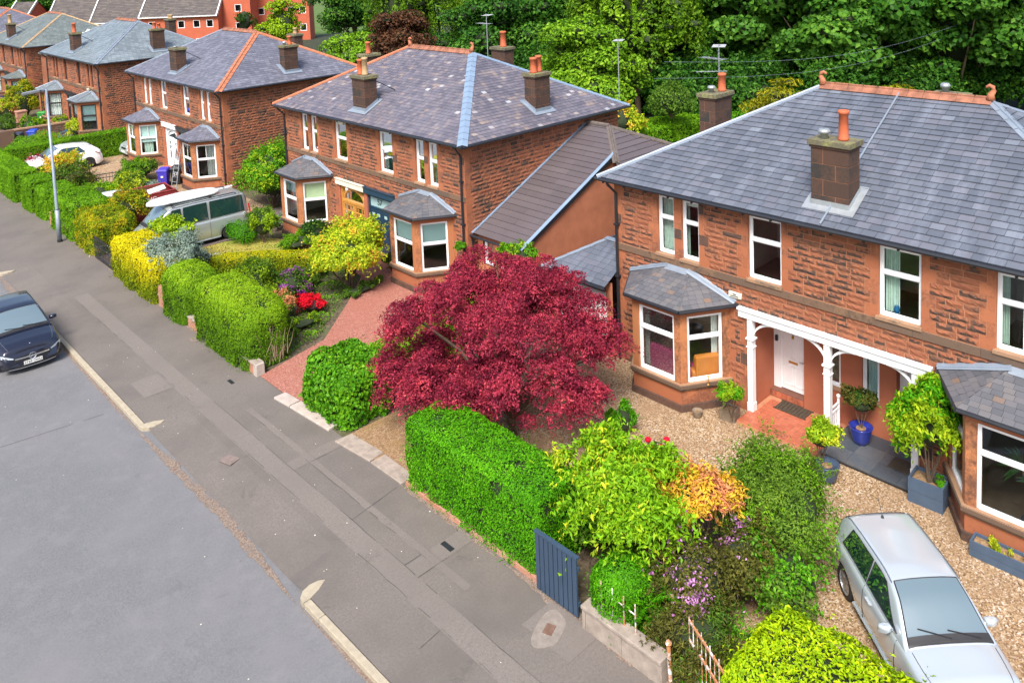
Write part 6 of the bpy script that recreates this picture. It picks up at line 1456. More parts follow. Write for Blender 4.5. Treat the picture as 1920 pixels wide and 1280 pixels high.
def hedge(label, x0, x1, y0, y1, h, r, size, dens, mat, rz=0, amp=.05, ns=2.2, asp=.5, seed=1, name='hedge', cat='hedge', base=.0, droop=0, jit=.6, up=.5, core='core', twigs=None, group=None, taper=0, stray=.06, dome=0):
    cx, cy = (x0 + x1) / 2, (y0 + y1) / 2; hx, hy, hz = (x1 - x0) / 2, (y1 - y0) / 2, (h - base) / 2
    root = thing(name, label, cat, (cx, cy, 0), rz, group); area = 4 * hx * hy + 8 * hz * (hx + hy); n = int(area * dens)
    p, N = boxsample((hx, hy, hz), r, n); b = nz3(p, ns, seed) * amp + nz3(p, ns * 3.5, seed + 5) * amp * .45
    if taper: p[:, :2] *= (1 - taper * (1 - p[:, 2:3] / (2 * hz)))
    p = p + N * (b[:, None] - rng.uniform(0, 1, (n, 1)) ** 2 * size * 1.6 + size * .2); p[:, 2] = np.maximum(p[:, 2] + base, .03)
    if stray:
        m_ = int(n * stray); p[:m_] += N[:m_] * rng.uniform(0, 1, (m_, 1)) ** 2 * size * 3.2
    kp = ~((nz3(p, 4.2, seed + 9) > .55) & (rng.uniform(0, 1, n) < .75)); p, N = p[kp], N[kp]
    if dome: p[:, 2] *= 1 - dome * np.abs(p[:, 1] / hy) ** 3
    # core
    k = 10; cv, cf_ = [], []; s = size * 1.3 + amp
    g = np.linspace(-1, 1, k + 1)
    def face(fn):
        b0 = len(cv)
        for i in g:
            for j in g: cv.append(fn(i, j))
        for i in range(k):
            for j in range(k): cf_.append((b0 + i * (k + 1) + j, b0 + (i + 1) * (k + 1) + j, b0 + (i + 1) * (k + 1) + j + 1, b0 + i * (k + 1) + j + 1))
    face(lambda i, j: (i, j, 1)); face(lambda i, j: (1, i, j)); face(lambda i, j: (-1, i, j)); face(lambda i, j: (i, 1, j)); face(lambda i, j: (i, -1, j))
    cv = np.array(cv) * np.array((hx, hy, hz)); H_ = np.array((hx, hy, hz)); q = np.clip(cv, -H_ + r, H_ - r); q[:, 2] = np.where(cv[:, 2] < 0, cv[:, 2], q[:, 2]); NN = nrm(cv - q); cv = q + NN * max(.01, r); cv[:, 2] += hz
    if taper: cv[:, :2] *= (1 - taper * (1 - cv[:, 2:3] / (2 * hz)))
    bb = nz3(cv, ns, seed) * amp; cv = cv + NN * (bb[:, None] - s); cv[:, 2] = np.maximum(cv[:, 2] + base, .0)
    if dome: cv[:, 2] *= 1 - dome * np.abs(cv[:, 1] / hy) ** 3
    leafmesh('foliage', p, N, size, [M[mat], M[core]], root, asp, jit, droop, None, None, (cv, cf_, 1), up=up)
    if twigs:
        t = MB()
        for _ in range(twigs[0]):
            a = Vector((twigs[1] + random.uniform(-.3, .3) * twigs[3], twigs[2] + random.uniform(-.35, .35) * twigs[4], random.uniform(.0, .3))); e = a + Vector((random.uniform(-.35, .35), random.uniform(-.02, .1), random.uniform(.4, 1.05))); m_ = (a + e) / 2 + Vector((random.uniform(-.1, .1), random.uniform(-.03, .03), 0)); t.tube([a, m_, e], [.014, .010, .005], 5)
        t.build('branches', M['palebark'], root)
    return root
def blob(label, c, rad, size, n, mat, name='shrub', cat='shrub', clumps=14, cr=.38, seed=0, jit=.7, asp=.55, droop=0., up=.4, core=.72, coremat='core', stem=True, base=0, group=None, mats2=None, frac2=.0, low=-.3, flat=1., patch2=None, part='foliage', loose=.32, sl=.34):
    """irregular shrub: clumps of leaves over an ellipsoid, c = centre of base, rad = half sizes (rz from base)"""
    r = np.random.default_rng(seed + 11); root = thing(name, label, cat, (c[0], c[1], c[2] if len(c) > 2 else 0), 0, group); rx, ry, rz = rad; C, cz = [], base + rz
    d = nrm(r.normal(size=(clumps * 6, 3))); d = d[d[:, 2] > low][:clumps]
    f = r.uniform(.42, .86, len(d)); ctr = d * f[:, None] * np.array(rad) + np.array((0, 0, cz)); crad = r.uniform(.55, 1.3, len(d)) * cr * min(rx, ry, rz * 1.3)
    w = crad ** 2; idx = r.choice(len(d), n, p=w / w.sum()); q = nrm(r.normal(size=(n, 3)) + d[idx] * .5); sc_ = np.array((1.15, 1.15, flat))
    rr = crad[idx][:, None] * (1 - .35 * r.uniform(0, 1, (n, 1)) ** 2); p = ctr[idx] + q * rr * sc_; N = nrm(q * .6 + d[idx] * .4 + np.array((0, 0, .25)))
    lump = 1 + .13 * nz3(d, 3.1, seed + 2)
    if loose:      # young shoots that break the outline
        ns_ = max(30, int(n * loose / 11)); k = r.choice(len(d), ns_, p=w / w.sum()); sd = nrm(r.normal(size=(ns_, 3)) * .75 + d[k] + np.array((0, 0, .45 - droop * .5))); s0 = ctr[k] + sd * crad[k][:, None] * .55 * sc_; Ls = r.uniform(.4, 1.25, ns_) ** 1.3 * sl * min(rx, ry, rz * 1.4) + crad[k] * .45
        m_ = min(n, int(n * loose)); j = r.integers(0, ns_, m_); tt = r.uniform(.15, 1, m_)[:, None]; g_ = np.array((0, 0, -1.)) * (.25 + droop * .6) * Ls[j][:, None] * tt ** 2
        p[:m_] = s0[j] + sd[j] * Ls[j][:, None] * tt + g_ + r.normal(0, size * .28, (m_, 3)); N[:m_] = nrm(sd[j] * .3 + r.normal(size=(m_, 3)) * .5 + np.array((0, 0, .6)))
    p[:, 2] = np.maximum(p[:, 2], .02)
    mi = None; ml = [M[mat], M[coremat]]
    if mats2: ml.append(M[mats2]); bl_ = (nz3(p, 3.0, seed + 3) + r.normal(0, .25, n)) if patch2 is None else patch2(p, r); mi = np.where(bl_ > np.quantile(bl_, 1 - frac2), 2, 0)
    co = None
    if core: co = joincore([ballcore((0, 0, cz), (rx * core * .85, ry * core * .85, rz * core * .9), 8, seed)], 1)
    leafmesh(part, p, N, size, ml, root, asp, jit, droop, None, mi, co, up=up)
    if stem:
        t = MB()
        for k in range(min(7, len(ctr))): e = Vector(ctr[k]); t.tube([(random.uniform(-.06, .06) * rx, random.uniform(-.06, .06) * ry, 0), e * .45 + Vector((0, 0, -.02)), e], [.035 * max(rx, .4), .02 * max(rx, .4), .006], 5)
        t.build('stem', M['bark'], root)
    return root
def tree(label, c, ztop, rx, ry, zc0, size, n, mat, seed, clumps=60, cr=.30, trunk='bark', droop=.0, up=.2, flat=.7, name='tree', jit=.8, asp=.6, hang=0, group='trees in the wood behind the houses', mats2=None, frac2=.2, tr=.28, core='core', link=True):
    root = thing(name, label, 'tree', (c[0], c[1], c[2] if len(c) > 2 else -.1), 0, group); r = np.random.default_rng(seed); zc = (ztop + zc0) / 2; rz = (ztop - zc0) / 2
    d = nrm(r.normal(size=(clumps * 3, 3))); d = d[d[:, 2] > -.75][:clumps]; f = r.uniform(.35, .92, len(d)); lump = 1 + .30 * nz3(d, 2.2, seed)
    ctr = d * (f * lump)[:, None] * np.array((rx, ry, rz)) + np.array((0, 0, zc)); crad = r.uniform(.6, 1.35, len(d)) * cr * min(rx, ry)
    w = crad ** 2; idx = r.choice(len(d), n, p=w / w.sum()); q = nrm(r.normal(size=(n, 3)) + np.array((0, 0, .35))); rr = crad[idx][:, None] * (1 - .5 * r.uniform(0, 1, (n, 1)) ** 2)
    p = ctr[idx] + q * rr * np.array((1.25, 1.25, flat)); N = nrm(q * .5 + np.array((0, 0, .6)) + d[idx] * .3)
    if hang:     # hanging strands
        hz = r.uniform(0, 1, n) ** 1.5; k = np.floor(r.uniform(0, 16, n)) + idx * 16; ang = (k * 2.399) % 6.283
        off = np.stack([np.cos(ang), np.sin(ang)], 1) * (crad[idx] * (.35 + .65 * ((k * .618) % 1)))[:, None]
        p[:, :2] = ctr[idx][:, :2] + off * (1 + .12 * hz[:, None]) + r.normal(0, .06, (n, 2)) * (1 + rx * .05); p[:, 2] = ctr[idx][:, 2] + crad[idx] * .5 * (1 - ((k * .37) % 1)) - hz * hang * (.5 + .5 * ((k * .77) % 1)); N = nrm(np.concatenate([off, np.full((n, 1), .25)], 1))
    p[:, 2] = np.maximum(p[:, 2], .2)
    mi = None; ml = [M[mat], M[core]]
    if mats2: ml.append(M[mats2]); mi = np.where(r.uniform(0, 1, len(d))[idx] < frac2, 2, 0)
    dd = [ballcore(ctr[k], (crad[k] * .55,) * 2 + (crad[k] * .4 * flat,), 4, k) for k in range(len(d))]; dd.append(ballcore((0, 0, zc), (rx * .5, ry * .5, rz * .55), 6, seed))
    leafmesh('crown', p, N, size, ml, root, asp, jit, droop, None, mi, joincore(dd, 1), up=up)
    t = MB(); t.tube([(0, 0, 0), (.1, .05, zc0 * .5), (0, .1, zc * .8), (0, 0, ztop * .8)], [tr, tr * .8, tr * .5, tr * .1], 9)
    for k in range(0, len(d), max(1, len(d) // 14)):
        e = Vector(ctr[k]); b0 = Vector((0, 0, min(zc0 * .8 + .3 + (k % 5) * .3, e.z))); t.tube([b0, b0 * .4 + e * .6 + Vector((0, 0, -.2)), e], [tr * .4, tr * .22, .02], 6)
    t.build('trunk', M[trunk], root); return root
def L3(a, b, c): return [(0, a), (.5, b), (1, c)]
lm = lambda k, nm, st, **kw: M.__setitem__(k, leaf_mat(nm, st, **kw))
lm('lbright', 'bright_green_hedge_leaf', L3((.035, .14, .005), (.085, .33, .006), (.20, .55, .010)))
lm('lsoft', 'fresh_green_hedge_leaf', L3((.055, .15, .006), (.15, .36, .010), (.32, .54, .018)), nscale=.9)
lm('ltwotone', 'two_tone_hedge_leaf', L3((.04, .115, .006), (.16, .33, .010), (.40, .58, .02)), zr=(.7, 1.9))
lm('lgold', 'golden_hedge_leaf', [(0, (.08, .15, .005)), (.34, (.22, .30, .008)), (.52, (.55, .52, .01)), (1, (.86, .74, .012))], zr=(.35, 1.4), nscale=1.6)
lm('lgold2', 'gold_and_green_leaf', [(0, (.05, .11, .005)), (.4, (.16, .27, .01)), (.7, (.50, .45, .01)), (1, (.68, .52, .015))], nscale=2.4, nmix=.7)
lm('lbroad', 'glossy_round_leaf', L3((.03, .12, .006), (.09, .30, .01), (.24, .48, .02)), nscale=1.5, rough=.35)
lm('llime', 'lime_leaf', L3((.10, .20, .008), (.25, .42, .012), (.48, .58, .02)))
lm('llime2', 'fresh_cherry_leaf', L3((.09, .24, .008), (.20, .44, .012), (.44, .60, .02)), nscale=1.6)
lm('lyg', 'yellow_green_laurel_leaf', L3((.12, .26, .006), (.34, .52, .006), (.62, .74, .01)), nmix=.3, rough=.35)
lm('ldark', 'dark_green_leaf', L3((.012, .045, .008), (.03, .095, .012), (.07, .17, .02)))
lm('lmid', 'mid_green_shrub_leaf', L3((.035, .085, .012), (.085, .18, .018), (.18, .30, .03)), nscale=2)
lm('lfeather', 'feathery_green_leaf', L3((.045, .10, .015), (.12, .24, .02), (.25, .38, .04)), nscale=2.2)
lm('lolive', 'olive_bronze_leaf', L3((.04, .045, .012), (.10, .105, .02), (.20, .19, .03)), nscale=2)
lm('lgrey', 'silver_grey_leaf', L3((.10, .16, .13), (.24, .33, .27), (.40, .47, .38)), nmix=.5, trans=.15)
lm('lred', 'crimson_maple_leaf', [(0, (.06, .010, .026)), (.3, (.20, .020, .048)), (.6, (.42, .040, .078)), (.85, (.68, .085, .12)), (1, (.82, .17, .15))], nscale=1.9, nmix=.55, trans=.35)
lm('lcopper', 'copper_leaf', L3((.045, .02, .014), (.10, .045, .025), (.19, .09, .035)))
lm('lyellow', 'yellow_azalea_leaf', [(0, (.12, .25, .015)), (.4, (.33, .47, .02)), (.75, (.66, .70, .03)), (1, (.76, .52, .05))], nscale=2.5)
lm('lorange', 'orange_new_growth', [(0, (.60, .45, .03)), (.5, (.72, .48, .04)), (1, (.72, .24, .07))], nscale=3, nmix=.6)
lm('lsalmon', 'salmon_new_growth', [(0, (.62, .20, .10)), (1, (.75, .38, .16))], nscale=3)
lm('fred', 'scarlet_flower', [(0, (.62, .004, .01)), (1, (.80, .015, .05))], trans=.2)
lm('fpink', 'pink_flower', [(0, (.55, .22, .30)), (1, (.80, .5, .55))], trans=.2)
lm('fpurple', 'purple_flower', [(0, (.22, .02, .30)), (1, (.45, .08, .5))], trans=.2)
lm('flilac', 'lilac_flower', [(0, (.42, .14, .42)), (1, (.65, .35, .62))], trans=.2)
lm('fwhite', 'white_flower', [(0, (.7, .65, .75)), (1, (.85, .85, .85))], trans=.2)
lm('tdark', 'dark_wood_leaf', L3((.009, .04, .006), (.034, .12, .012), (.09, .24, .022)), nscale=.35)
lm('tmid', 'broad_green_leaf', L3((.018, .065, .008), (.06, .18, .018), (.17, .36, .035)), nscale=.35)
lm('tlight', 'light_green_leaf', L3((.05, .13, .008), (.16, .34, .014), (.34, .54, .03)), nscale=.4)
lm('tweep', 'weeping_leaf', L3((.025, .08, .006), (.10, .22, .010), (.24, .38, .02)), nscale=.35)
lm('tgold', 'golden_conifer_leaf', L3((.10, .13, .006), (.28, .28, .01), (.50, .44, .015)), nscale=1)
# --- clipped hedges along the pavement, near to far
hedge('big bright green clipped hedge below the red maple', 10.58, 11.98, 11.08, 15.5, 1.72, .22, .055, 2300, 'lbright', amp=.05, seed=3)
hedge('yellow green laurel hedge in the bottom right corner', 10.15, 12.15, 1.2, 6.75, 1.38, .35, .085, 1150, 'lyg', amp=.10, seed=5, asp=.42, up=1.2)
hedge('tall rounded green hedge with bare twigs beside the red drive', 10.35, 12.05, 23.3, 27.3, 2.0, .6, .06, 1900, 'ltwotone', amp=.07, seed=7, dome=.09, twigs=(34, .1, -1.98, 1.5, .12))
hedge('smaller rounded green hedge between two others', 10.3, 11.9, 27.95, 30.2, 1.82, .66, .065, 1700, 'ltwotone', amp=.06, seed=9, dome=.14)
hedge('long hedge with bright golden yellow top along the low wall', 10.32, 11.9, 30.75, 35.35, 1.62, .35, .065, 1700, 'lgold', amp=.09, seed=11)
hedge('mossy green hedge tinged yellow behind the iron gate', 10.42, 12.3, 37.95, 40.7, 1.6, .4, .075, 1300, 'lgold2', amp=.14, seed=13)
hedge('square cut fresh green hedge right of the street lamp', 10.42, 12.2, 40.9, 44.3, 1.75, .3, .075, 1300, 'lsoft', amp=.10, seed=15)
hedge('green hedge block with a hollow twiggy face left of the street lamp', 10.42, 12.0, 45.5, 47.3, 1.55, .3, .075, 1300, 'lsoft', amp=.06, seed=17, twigs=(12, .0, -.87, 1.0, .05))
hedge('crisp square green hedge block, second left of the lamp', 10.3, 11.5, 47.5, 49.4, 1.65, .1, .075, 1300, 'lsoft', amp=.04, seed=19)
hedge('crisp square green hedge block, third left of the lamp', 10.2, 11.4, 50.4, 54.9, 1.65, .12, .08, 1200, 'lsoft', amp=.04, seed=21)
hedge('far square green hedge block at the left edge', 10.3, 11.4, 55.3, 61.0, 1.6, .15, .09, 900, 'lsoft', amp=.04, seed=22)
hedge('long clipped hedge between the third and fourth gardens', 11.5, 19.2, 56.9 + .6, 58.3 + .1, 1.65, .1, .08, 1100, 'lsoft', amp=.03, seed=23, rz=0)
hedge('leafy untrimmed hedge mound between the two drives', 10.7, 12.5, 18.5, 20.7, 1.45, .55, .10, 700, 'lbroad', amp=.16, seed=25, asp=.8, up=.2, jit=.9, stray=.02)
hedge('low flat bright green hedge running back behind the maple to the extension', 12.0, 20.2, 19.75, 20.75, 1.15, .3, .075, 1200, 'lsoft', rz=R(7), amp=.08, seed=27)
hedge('low yellow topped hedge dividing the middle gardens', 12.5, 17.4, 30.1, 30.7, .82, .2, .06, 1700, 'lgold', rz=R(-42), amp=.05, seed=29)
# maple
def maple():
    root = thing('maple_tree', 'wide crimson Japanese maple spreading over the gravel garden', 'tree', (13.62, 14.98, 0)); r = np.random.default_rng(42); tiers = []
    for k in range(175):
        a = r.uniform(0, 6.283); f = math.sqrt(r.uniform(0.015, 1)); hz = 4.15 - 2.15 * f ** 3.6 - r.uniform(0, 1) ** 1.5 * (2.3 - .9 * f) * (.95 if k % 3 else .4)
        tiers.append((.5 + 3.0 * f * math.cos(a) * (1 + .13 * math.sin(3 * a) + .11 * math.sin(8 * a + 1)), .85 + 3.25 * f * math.sin(a) * (1 + .12 * math.cos(2 * a) + .11 * math.sin(7 * a)), max(1.15, hz + r.normal(0, .22)) - (.35 if k % 9 == 0 else 0), r.uniform(.24, .60) * (1.15 - .35 * f), a, f))
    tiers += [(r.uniform(-2.1, -.1), r.uniform(-.3, 3.0), r.uniform(1.15, 2.1), r.uniform(.34, .6), 2.6, .6) for _ in range(38)]
    T = np.array(tiers + [(.5 + .9 * math.cos(k), .9 + .9 * math.sin(k), 3.1 + .3 * (k % 3), .5, float(k), .3) for k in range(9)]); n = 155000; w = T[:, 3] ** 2; idx = r.choice(len(T), n, p=w / w.sum()); c = T[idx]; rad = c[:, 3:4]
    out = np.stack([np.cos(c[:, 4]), np.sin(c[:, 4]), np.zeros(n)], 1); q = nrm(r.normal(size=(n, 3)) + np.array((0, 0, .5))) * (r.uniform(0, 1, (n, 1)) ** .26)
    star = 1 + .28 * np.sin(np.arctan2(q[:, 1], q[:, 0]) * 5 + c[:, 4] * 9)[:, None]; q[:, :2] *= star
    p = c[:, :3] + q * rad * np.array((1.08, 1.08, .52)); p[:, 2:3] -= (np.hypot(q[:, 0], q[:, 1])[:, None] ** 2 * rad) * .35 + (np.sum(q[:, :2] * out[:, :2], 1, keepdims=True) * rad) * .22
    p += .07 * np.stack([nz3(p, 5, 1), nz3(p, 5, 2), nz3(p, 7, 3)], 1) + r.normal(0, .02, (n, 3)); p[:, 2] = np.maximum(p[:, 2], .25)
    N = nrm(np.array((0, 0, .7)) + q * .8 + out * .15); leafmesh('crown', p, N, .08, [M['lred'], M['corered']], root, .42, 1.0, .25, out * .5 + r.normal(size=(n, 3)), None, None, up=0)
    t = MB(); t.tube([(0, 0, 0), (.05, .1, .4), (.2, .3, .9), (.35, .6, 1.6)], [.16, .13, .11, .07], 9)
    for k in range(0, 175, 6):
        e = Vector(T[k][:3]) - Vector((0, 0, .1)); b0 = Vector((.15, .25, .75)); t.tube([b0 * (.6 + .4 * (k % 3) / 2), b0 * .5 + e * .5 + Vector((0, 0, .25)), e], [.06, .04, .01], 6)
    t.build('trunk', M['bark'], root)
maple()
# --- front gardens
blob('tall yellow and orange azalea bush by the blue doors', (16.1, 26.5, 0), (1.6, 1.65, .95), .10, 25000, 'lyellow', clumps=46, cr=.28, seed=1, base=.65, core=.6, mats2='lorange', frac2=.12, asp=.55, loose=.15)
blob('scarlet azalea bush at the edge of the red gravel', (14.0, 25.75, 0), (.5, .62, .3), .065, 4200, 'fred', clumps=14, cr=.36, seed=2, core=.6, coremat='corered')
blob('low salmon pink shrub beside the scarlet azalea', (13.0, 26.2, 0), (.6, .55, .4), .07, 3600, 'lsalmon', clumps=9, seed=3, mats2='lmid', frac2=.4)
blob('dark purple flowered rhododendron behind the scarlet azalea', (14.1, 27.4, 0), (.6, .6, .5), .08, 3400, 'lmid', clumps=10, seed=4, mats2='fpurple', frac2=.42)
blob('tall grassy green and lime shrub behind the rounded hedge', (12.9, 27.9, 0), (.75, .8, .8), .13, 6000, 'lmid', clumps=14, seed=5, mats2='llime', frac2=.35, asp=.25, up=1.6)
blob('low dark brown green shrub at the twiggy end of the rounded hedge', (12.35, 25.1, 0), (.45, .7, .3), .06, 3000, 'lolive', clumps=8, seed=6)
blob('silver grey bush leaning over the golden hedge', (11.6, 31.6, 0), (1.05, 1.1, .62), .085, 13000, 'lgrey', clumps=30, cr=.34, seed=7, base=.85, core=.6, asp=.4)
blob('lime yellow leafy shrub in front of the van', (12.6, 34.6, 0), (.9, 1.3, .5), .13, 6500, 'llime', clumps=18, seed=8, base=.8, core=.5, asp=.6)
blob('tall loose rose bush at the corner of the lawn', (16.3, 33.9, 0), (.65, .7, .95), .085, 5500, 'lmid', clumps=18, cr=.36, seed=9, mats2='llime', frac2=.4)
blob('clipped round green bush at the back of the lawn', (15.7, 34.6, 0), (.55, .6, .42), .06, 4200, 'lbright', clumps=20, cr=.6, seed=10, loose=.08)
blob('feathery green ground plants along the lawn edge', (16.9, 32.1, 0), (.9, .8, .3), .10, 5200, 'lsoft', clumps=14, seed=11, asp=.25, up=1.2)
blob('dark glossy shrub in front of the left bay window', (17.3, 31.2, 0), (.55, .6, .62), .09, 4400, 'ldark', clumps=12, seed=12, base=.15, mats2='lmid', frac2=.35)
blob('small blue green shrub by the corner of the middle house', (17.6, 35.1, 0), (.3, .35, .4), .08, 1400, 'lgrey', clumps=7, seed=13)
blob('big bright green bush between the middle and third houses', (19.2, 38.6, 0), (1.6, 1.5, 1.65), .12, 15000, 'lbroad', clumps=34, seed=14, mats2='llime', frac2=.3)
blob('dark green bush behind the covered car', (21.3, 38.4, 0), (1.4, 1.0, 1.9), .13, 7000, 'ldark', clumps=22, seed=15)
blob('small cypress shrub in a pot by the blue doors', (18.15, 26.75, 0), (.28, .3, .5), .06, 2200, 'lmid', clumps=9, seed=16, up=1.5, mats2='llime', frac2=.5)
pot((18.05, 26.3, 0), .17, .3, 'potslate', 'small slate pot of spiky dark grass beside the right bay')
q = MB()
for i in range(40):
    a = random.uniform(0, 6.28); L = random.uniform(.3, .5); d = Vector((math.cos(a) * .7, math.sin(a) * .7, random.uniform(.3, 1))).normalized(); s = Vector((-d.y, d.x, 0)).normalized() * .012; q._a([s * .5, -s * .5, d * L * .6 - s, d * L + Vector((0, 0, -.1)), d * L * .6 + s], [(0, 1, 2, 3, 4)], 0)
o = q.build('spiky_grass', M['lolive']); o.location = (18.0, 26.3, .28); tag(o, 'dark spiky grass growing in the slate pot', 'plant')
blob('green trailing plants in the hanging basket on the side wall', (18.45, 22.7, 1.75), (.2, .2, .14), .06, 1100, 'lbroad', clumps=7, seed=17, stem=False, name='hanging_plant', cat='plant')
blob('green climber spilling over the corner of the tiled extension', (18.9, 20.2, 1.6), (.6, .75, .4), .11, 3600, 'llime', clumps=14, seed=18, stem=False, mats2='lbroad', frac2=.5, name='climbing_plant', cat='plant')
blob('low green edging plants under the yellow azalea', (16.2, 25.9, 0), (1.5, .5, .16), .07, 4500, 'lmid', clumps=16, seed=19, stem=False, core=.5)
blob('grassy green edging beside the scarlet azalea', (13.2, 24.9, 0), (.9, .5, .16), .07, 3000, 'lmid', clumps=10, seed=20, stem=False, core=.5, mats2='llime', frac2=.4)
blob('leafy green filler plants between the rounded hedge and the salmon shrub', (12.6, 26.8, 0), (.6, .8, .45), .09, 3200, 'lmid', clumps=14, seed=101, mats2='llime', frac2=.3)
blob('low mixed ground plants under the purple rhododendron', (15.0, 28.3, 0), (1.3, .8, .3), .08, 4200, 'lmid', clumps=18, seed=102, stem=False, core=.5)
blob('ferny green plants below the yellow hedge', (13.6, 29.4, 0), (1.0, .8, .4), .09, 3600, 'lsoft', clumps=14, seed=103, mats2='ldark', frac2=.3)
blob('pale flowered loose shrub behind the silver grey bush', (12.9, 32.4, 0), (.8, .7, .5), .08, 2400, 'lgrey', clumps=12, seed=104, mats2='fwhite', frac2=.1)
blob('green shrub filling behind the golden hedge', (12.5, 33.2, 0), (.6, .9, .6), .09, 3600, 'lmid', clumps=14, seed=105)
# near garden
blob('tall loose lime green cherry shrub by the blue gate', (12.05, 10.2, 0), (1.15, 1.4, .85), .125, 12500, 'llime2', clumps=40, cr=.24, seed=21, base=.85, core=.3, asp=.40, droop=.7, up=0, mats2='lyellow', frac2=.2, name='large_shrub', loose=.55, sl=.45)
blob('dense green foliage mass under the lime cherry shrub', (12.6, 10.7, 0), (1.2, 1.4, .62), .09, 8000, 'lbroad', clumps=24, seed=22, mats2='lmid', frac2=.5)
blob('golden yellow and coral pieris bush above the gravel', (12.95, 9.0, 0), (.68, .74, .48), .12, 5600, 'lorange', clumps=24, cr=.32, seed=23, base=1.1, core=.5, asp=.35, mats2='lsalmon', frac2=.3, up=.8)
blob('broad feathery green shrub beside the silver car', (14.6, 8.15, 0), (1.35, 1.4, .9), .075, 25000, 'lfeather', clumps=60, cr=.30, seed=24, base=.1, core=.7, asp=.35, mats2='lsoft', frac2=.25)
blob('glossy mixed green shrub in front of the feathery shrub', (13.3, 7.3, 0), (.95, .85, .6), .085, 6000, 'lbroad', clumps=22, seed=25, mats2='lmid', frac2=.6)
blob('purple pink flowering shrub with bronze leaves', (12.0, 8.35, 0), (.95, .75, .62), .07, 7500, 'lolive', clumps=26, seed=26, mats2='flilac', frac2=.17, base=.2)
blob('olive green spreading conifer over the garden wall', (11.25, 7.9, 0), (.75, .85, .48), .09, 9000, 'lolive', clumps=22, seed=27, asp=.25, droop=.3, mats2='lmid', frac2=.35)
hedge('clipped ball of dark green hedge beside the blue gate', 10.45, 11.6, 8.75, 9.85, 1.22, .5, .055, 2000, 'lbright', amp=.05, seed=31)
blob('bushy rose with red and pink blooms at the gravel edge', (14.0, 10.55, 0), (.5, .6, .45), .065, 4200, 'lmid', clumps=14, seed=28, base=.5, mats2='fpink', frac2=.2, name='rose_bush')
q = MB()
for x, y, z in ((13.95, 10.9, 1.5), (14.23, 10.6, 1.5), (13.92, 10.52, 1.5), (13.68, 10.34, 1.45), (13.46, 10.35, 1.45), (13.8, 10.69, 1.45)): q.lathe([(.01, 0), (.05, .01), (.075, .05), (.06, .09), (.02, .1)], (x, y, z), 9)
tag(q.build('red_roses', M['fred'], None, True), 'cluster of bright red round rose blooms beside the gravel', 'flowers')
blob('spiky bright green conifer at the edge of the maple', (15.6, 13.0, 0), (.35, .35, .45), .09, 2200, 'lbright', clumps=8, seed=29, up=2, asp=.3)
blob('small lime bush climbing by the bay window and porch post', (17.85, 11.2, .25), (.3, .36, .22), .065, 1800, 'llime', clumps=9, seed=30, base=.45, mats2='lbright', frac2=.4)
blob('dark clipped bay tree ball in the shiny blue pot', (19.25, 8.45, .45), (.33, .35, .34), .07, 3200, 'lolive', clumps=14, cr=.5, seed=31, loose=.08, base=.35, mats2='ldark', frac2=.5, name='bay_tree', cat='plant')
blob('yellow green leafy bush in the round slate blue pot', (17.45, 8.6, .35), (.38, .42, .38), .075, 2900, 'llime', clumps=14, seed=32, base=.3, mats2='lyellow', frac2=.4, name='potted_bush', cat='plant')
blob('tall bright green weeping shrub in the deep planter box', (18.2, 6.45, .5), (.62, .72, .98), .13, 9000, 'llime', clumps=44, cr=.30, seed=33, base=.45, core=.62, asp=.4, loose=.5, sl=.3, droop=1.2, up=0, mats2='lbright', frac2=.45, name='potted_shrub', cat='plant')
blob('small green cushion plants at the front of the deep planter box', (18.27, 6.3, .48), (.17, .2, .09), .035, 900, 'lbright', clumps=5, seed=34, stem=False, cat='plant')
blob('straggly grasses growing in the long low planter', (17.3, 4.6, .2), (.14, .7, .16), .13, 320, 'lyellow', clumps=9, seed=35, stem=False, asp=.15, up=2.5, core=0, cat='plant')
# fern
fe = thing('fern', 'bright green shuttlecock fern behind the broken white railing', 'fern', (11.15, 8.9, .3)); Pn, Nn_, An = [], [], []
for i in range(22):
    a = i * 2.399; L = .75 + .2 * random.random(); rise = random.uniform(.7, 1.15)
    for k in range(34):
        t = (k + 1) / 34; x = L * t * math.cos(a) * .8; y = L * t * math.sin(a) * .8; z = rise * L * (t * 1.5 - t * t * .9); wv = .13 * math.sin(math.pi * min(1, t * .9 + .1)) + .01
        for s in (-1, 1): Pn.append((x - math.sin(a) * s * wv * .5, y + math.cos(a) * s * wv * .5, z)); Nn_.append((math.cos(a) * -.5, math.sin(a) * -.5, .8)); An.append((-math.sin(a) * s * 3, math.cos(a) * s * 3, -.3))
leafmesh('fronds', np.array(Pn), np.array(Nn_), .13, [M['lbright']], fe, .28, .2, 0, np.array(An))
# farther gardens
blob('golden orange tipped green shrub on top of the hedge by the skip', (12.6, 40.3, 0), (1.1, .9, .65), .09, 8000, 'lgold2', clumps=22, seed=41, base=.5, mats2='lorange', frac2=.2)
blob('golden orange shrub in front of the white car', (13.1, 52.4, 0), (1.3, 1.3, .75), .11, 7500, 'lyellow', clumps=22, seed=42, mats2='lorange', frac2=.35, base=.2)
blob('dark green rounded shrub behind the street lamp', (12.9, 49.6, 0), (1.15, 1.2, .72), .10, 7500, 'lolive', clumps=20, seed=43, mats2='lmid', frac2=.6, base=.1)
blob('leafy lime green shrubs behind the twiggy hedge', (13.1, 46.7, 0), (1.3, 1.4, .5), .11, 6500, 'lsoft', clumps=20, seed=44, mats2='llime', frac2=.3)
blob('low dark red acer with white flowers beside the long hedge', (13.0, 56.6, 0), (1.5, .9, .55), .09, 6500, 'lred', clumps=18, seed=45, mats2='fwhite', frac2=.2, coremat='corered', patch2=lambda p, r: -p[:, 1] - p[:, 0] * .6 + r.normal(0, .5, len(p)))
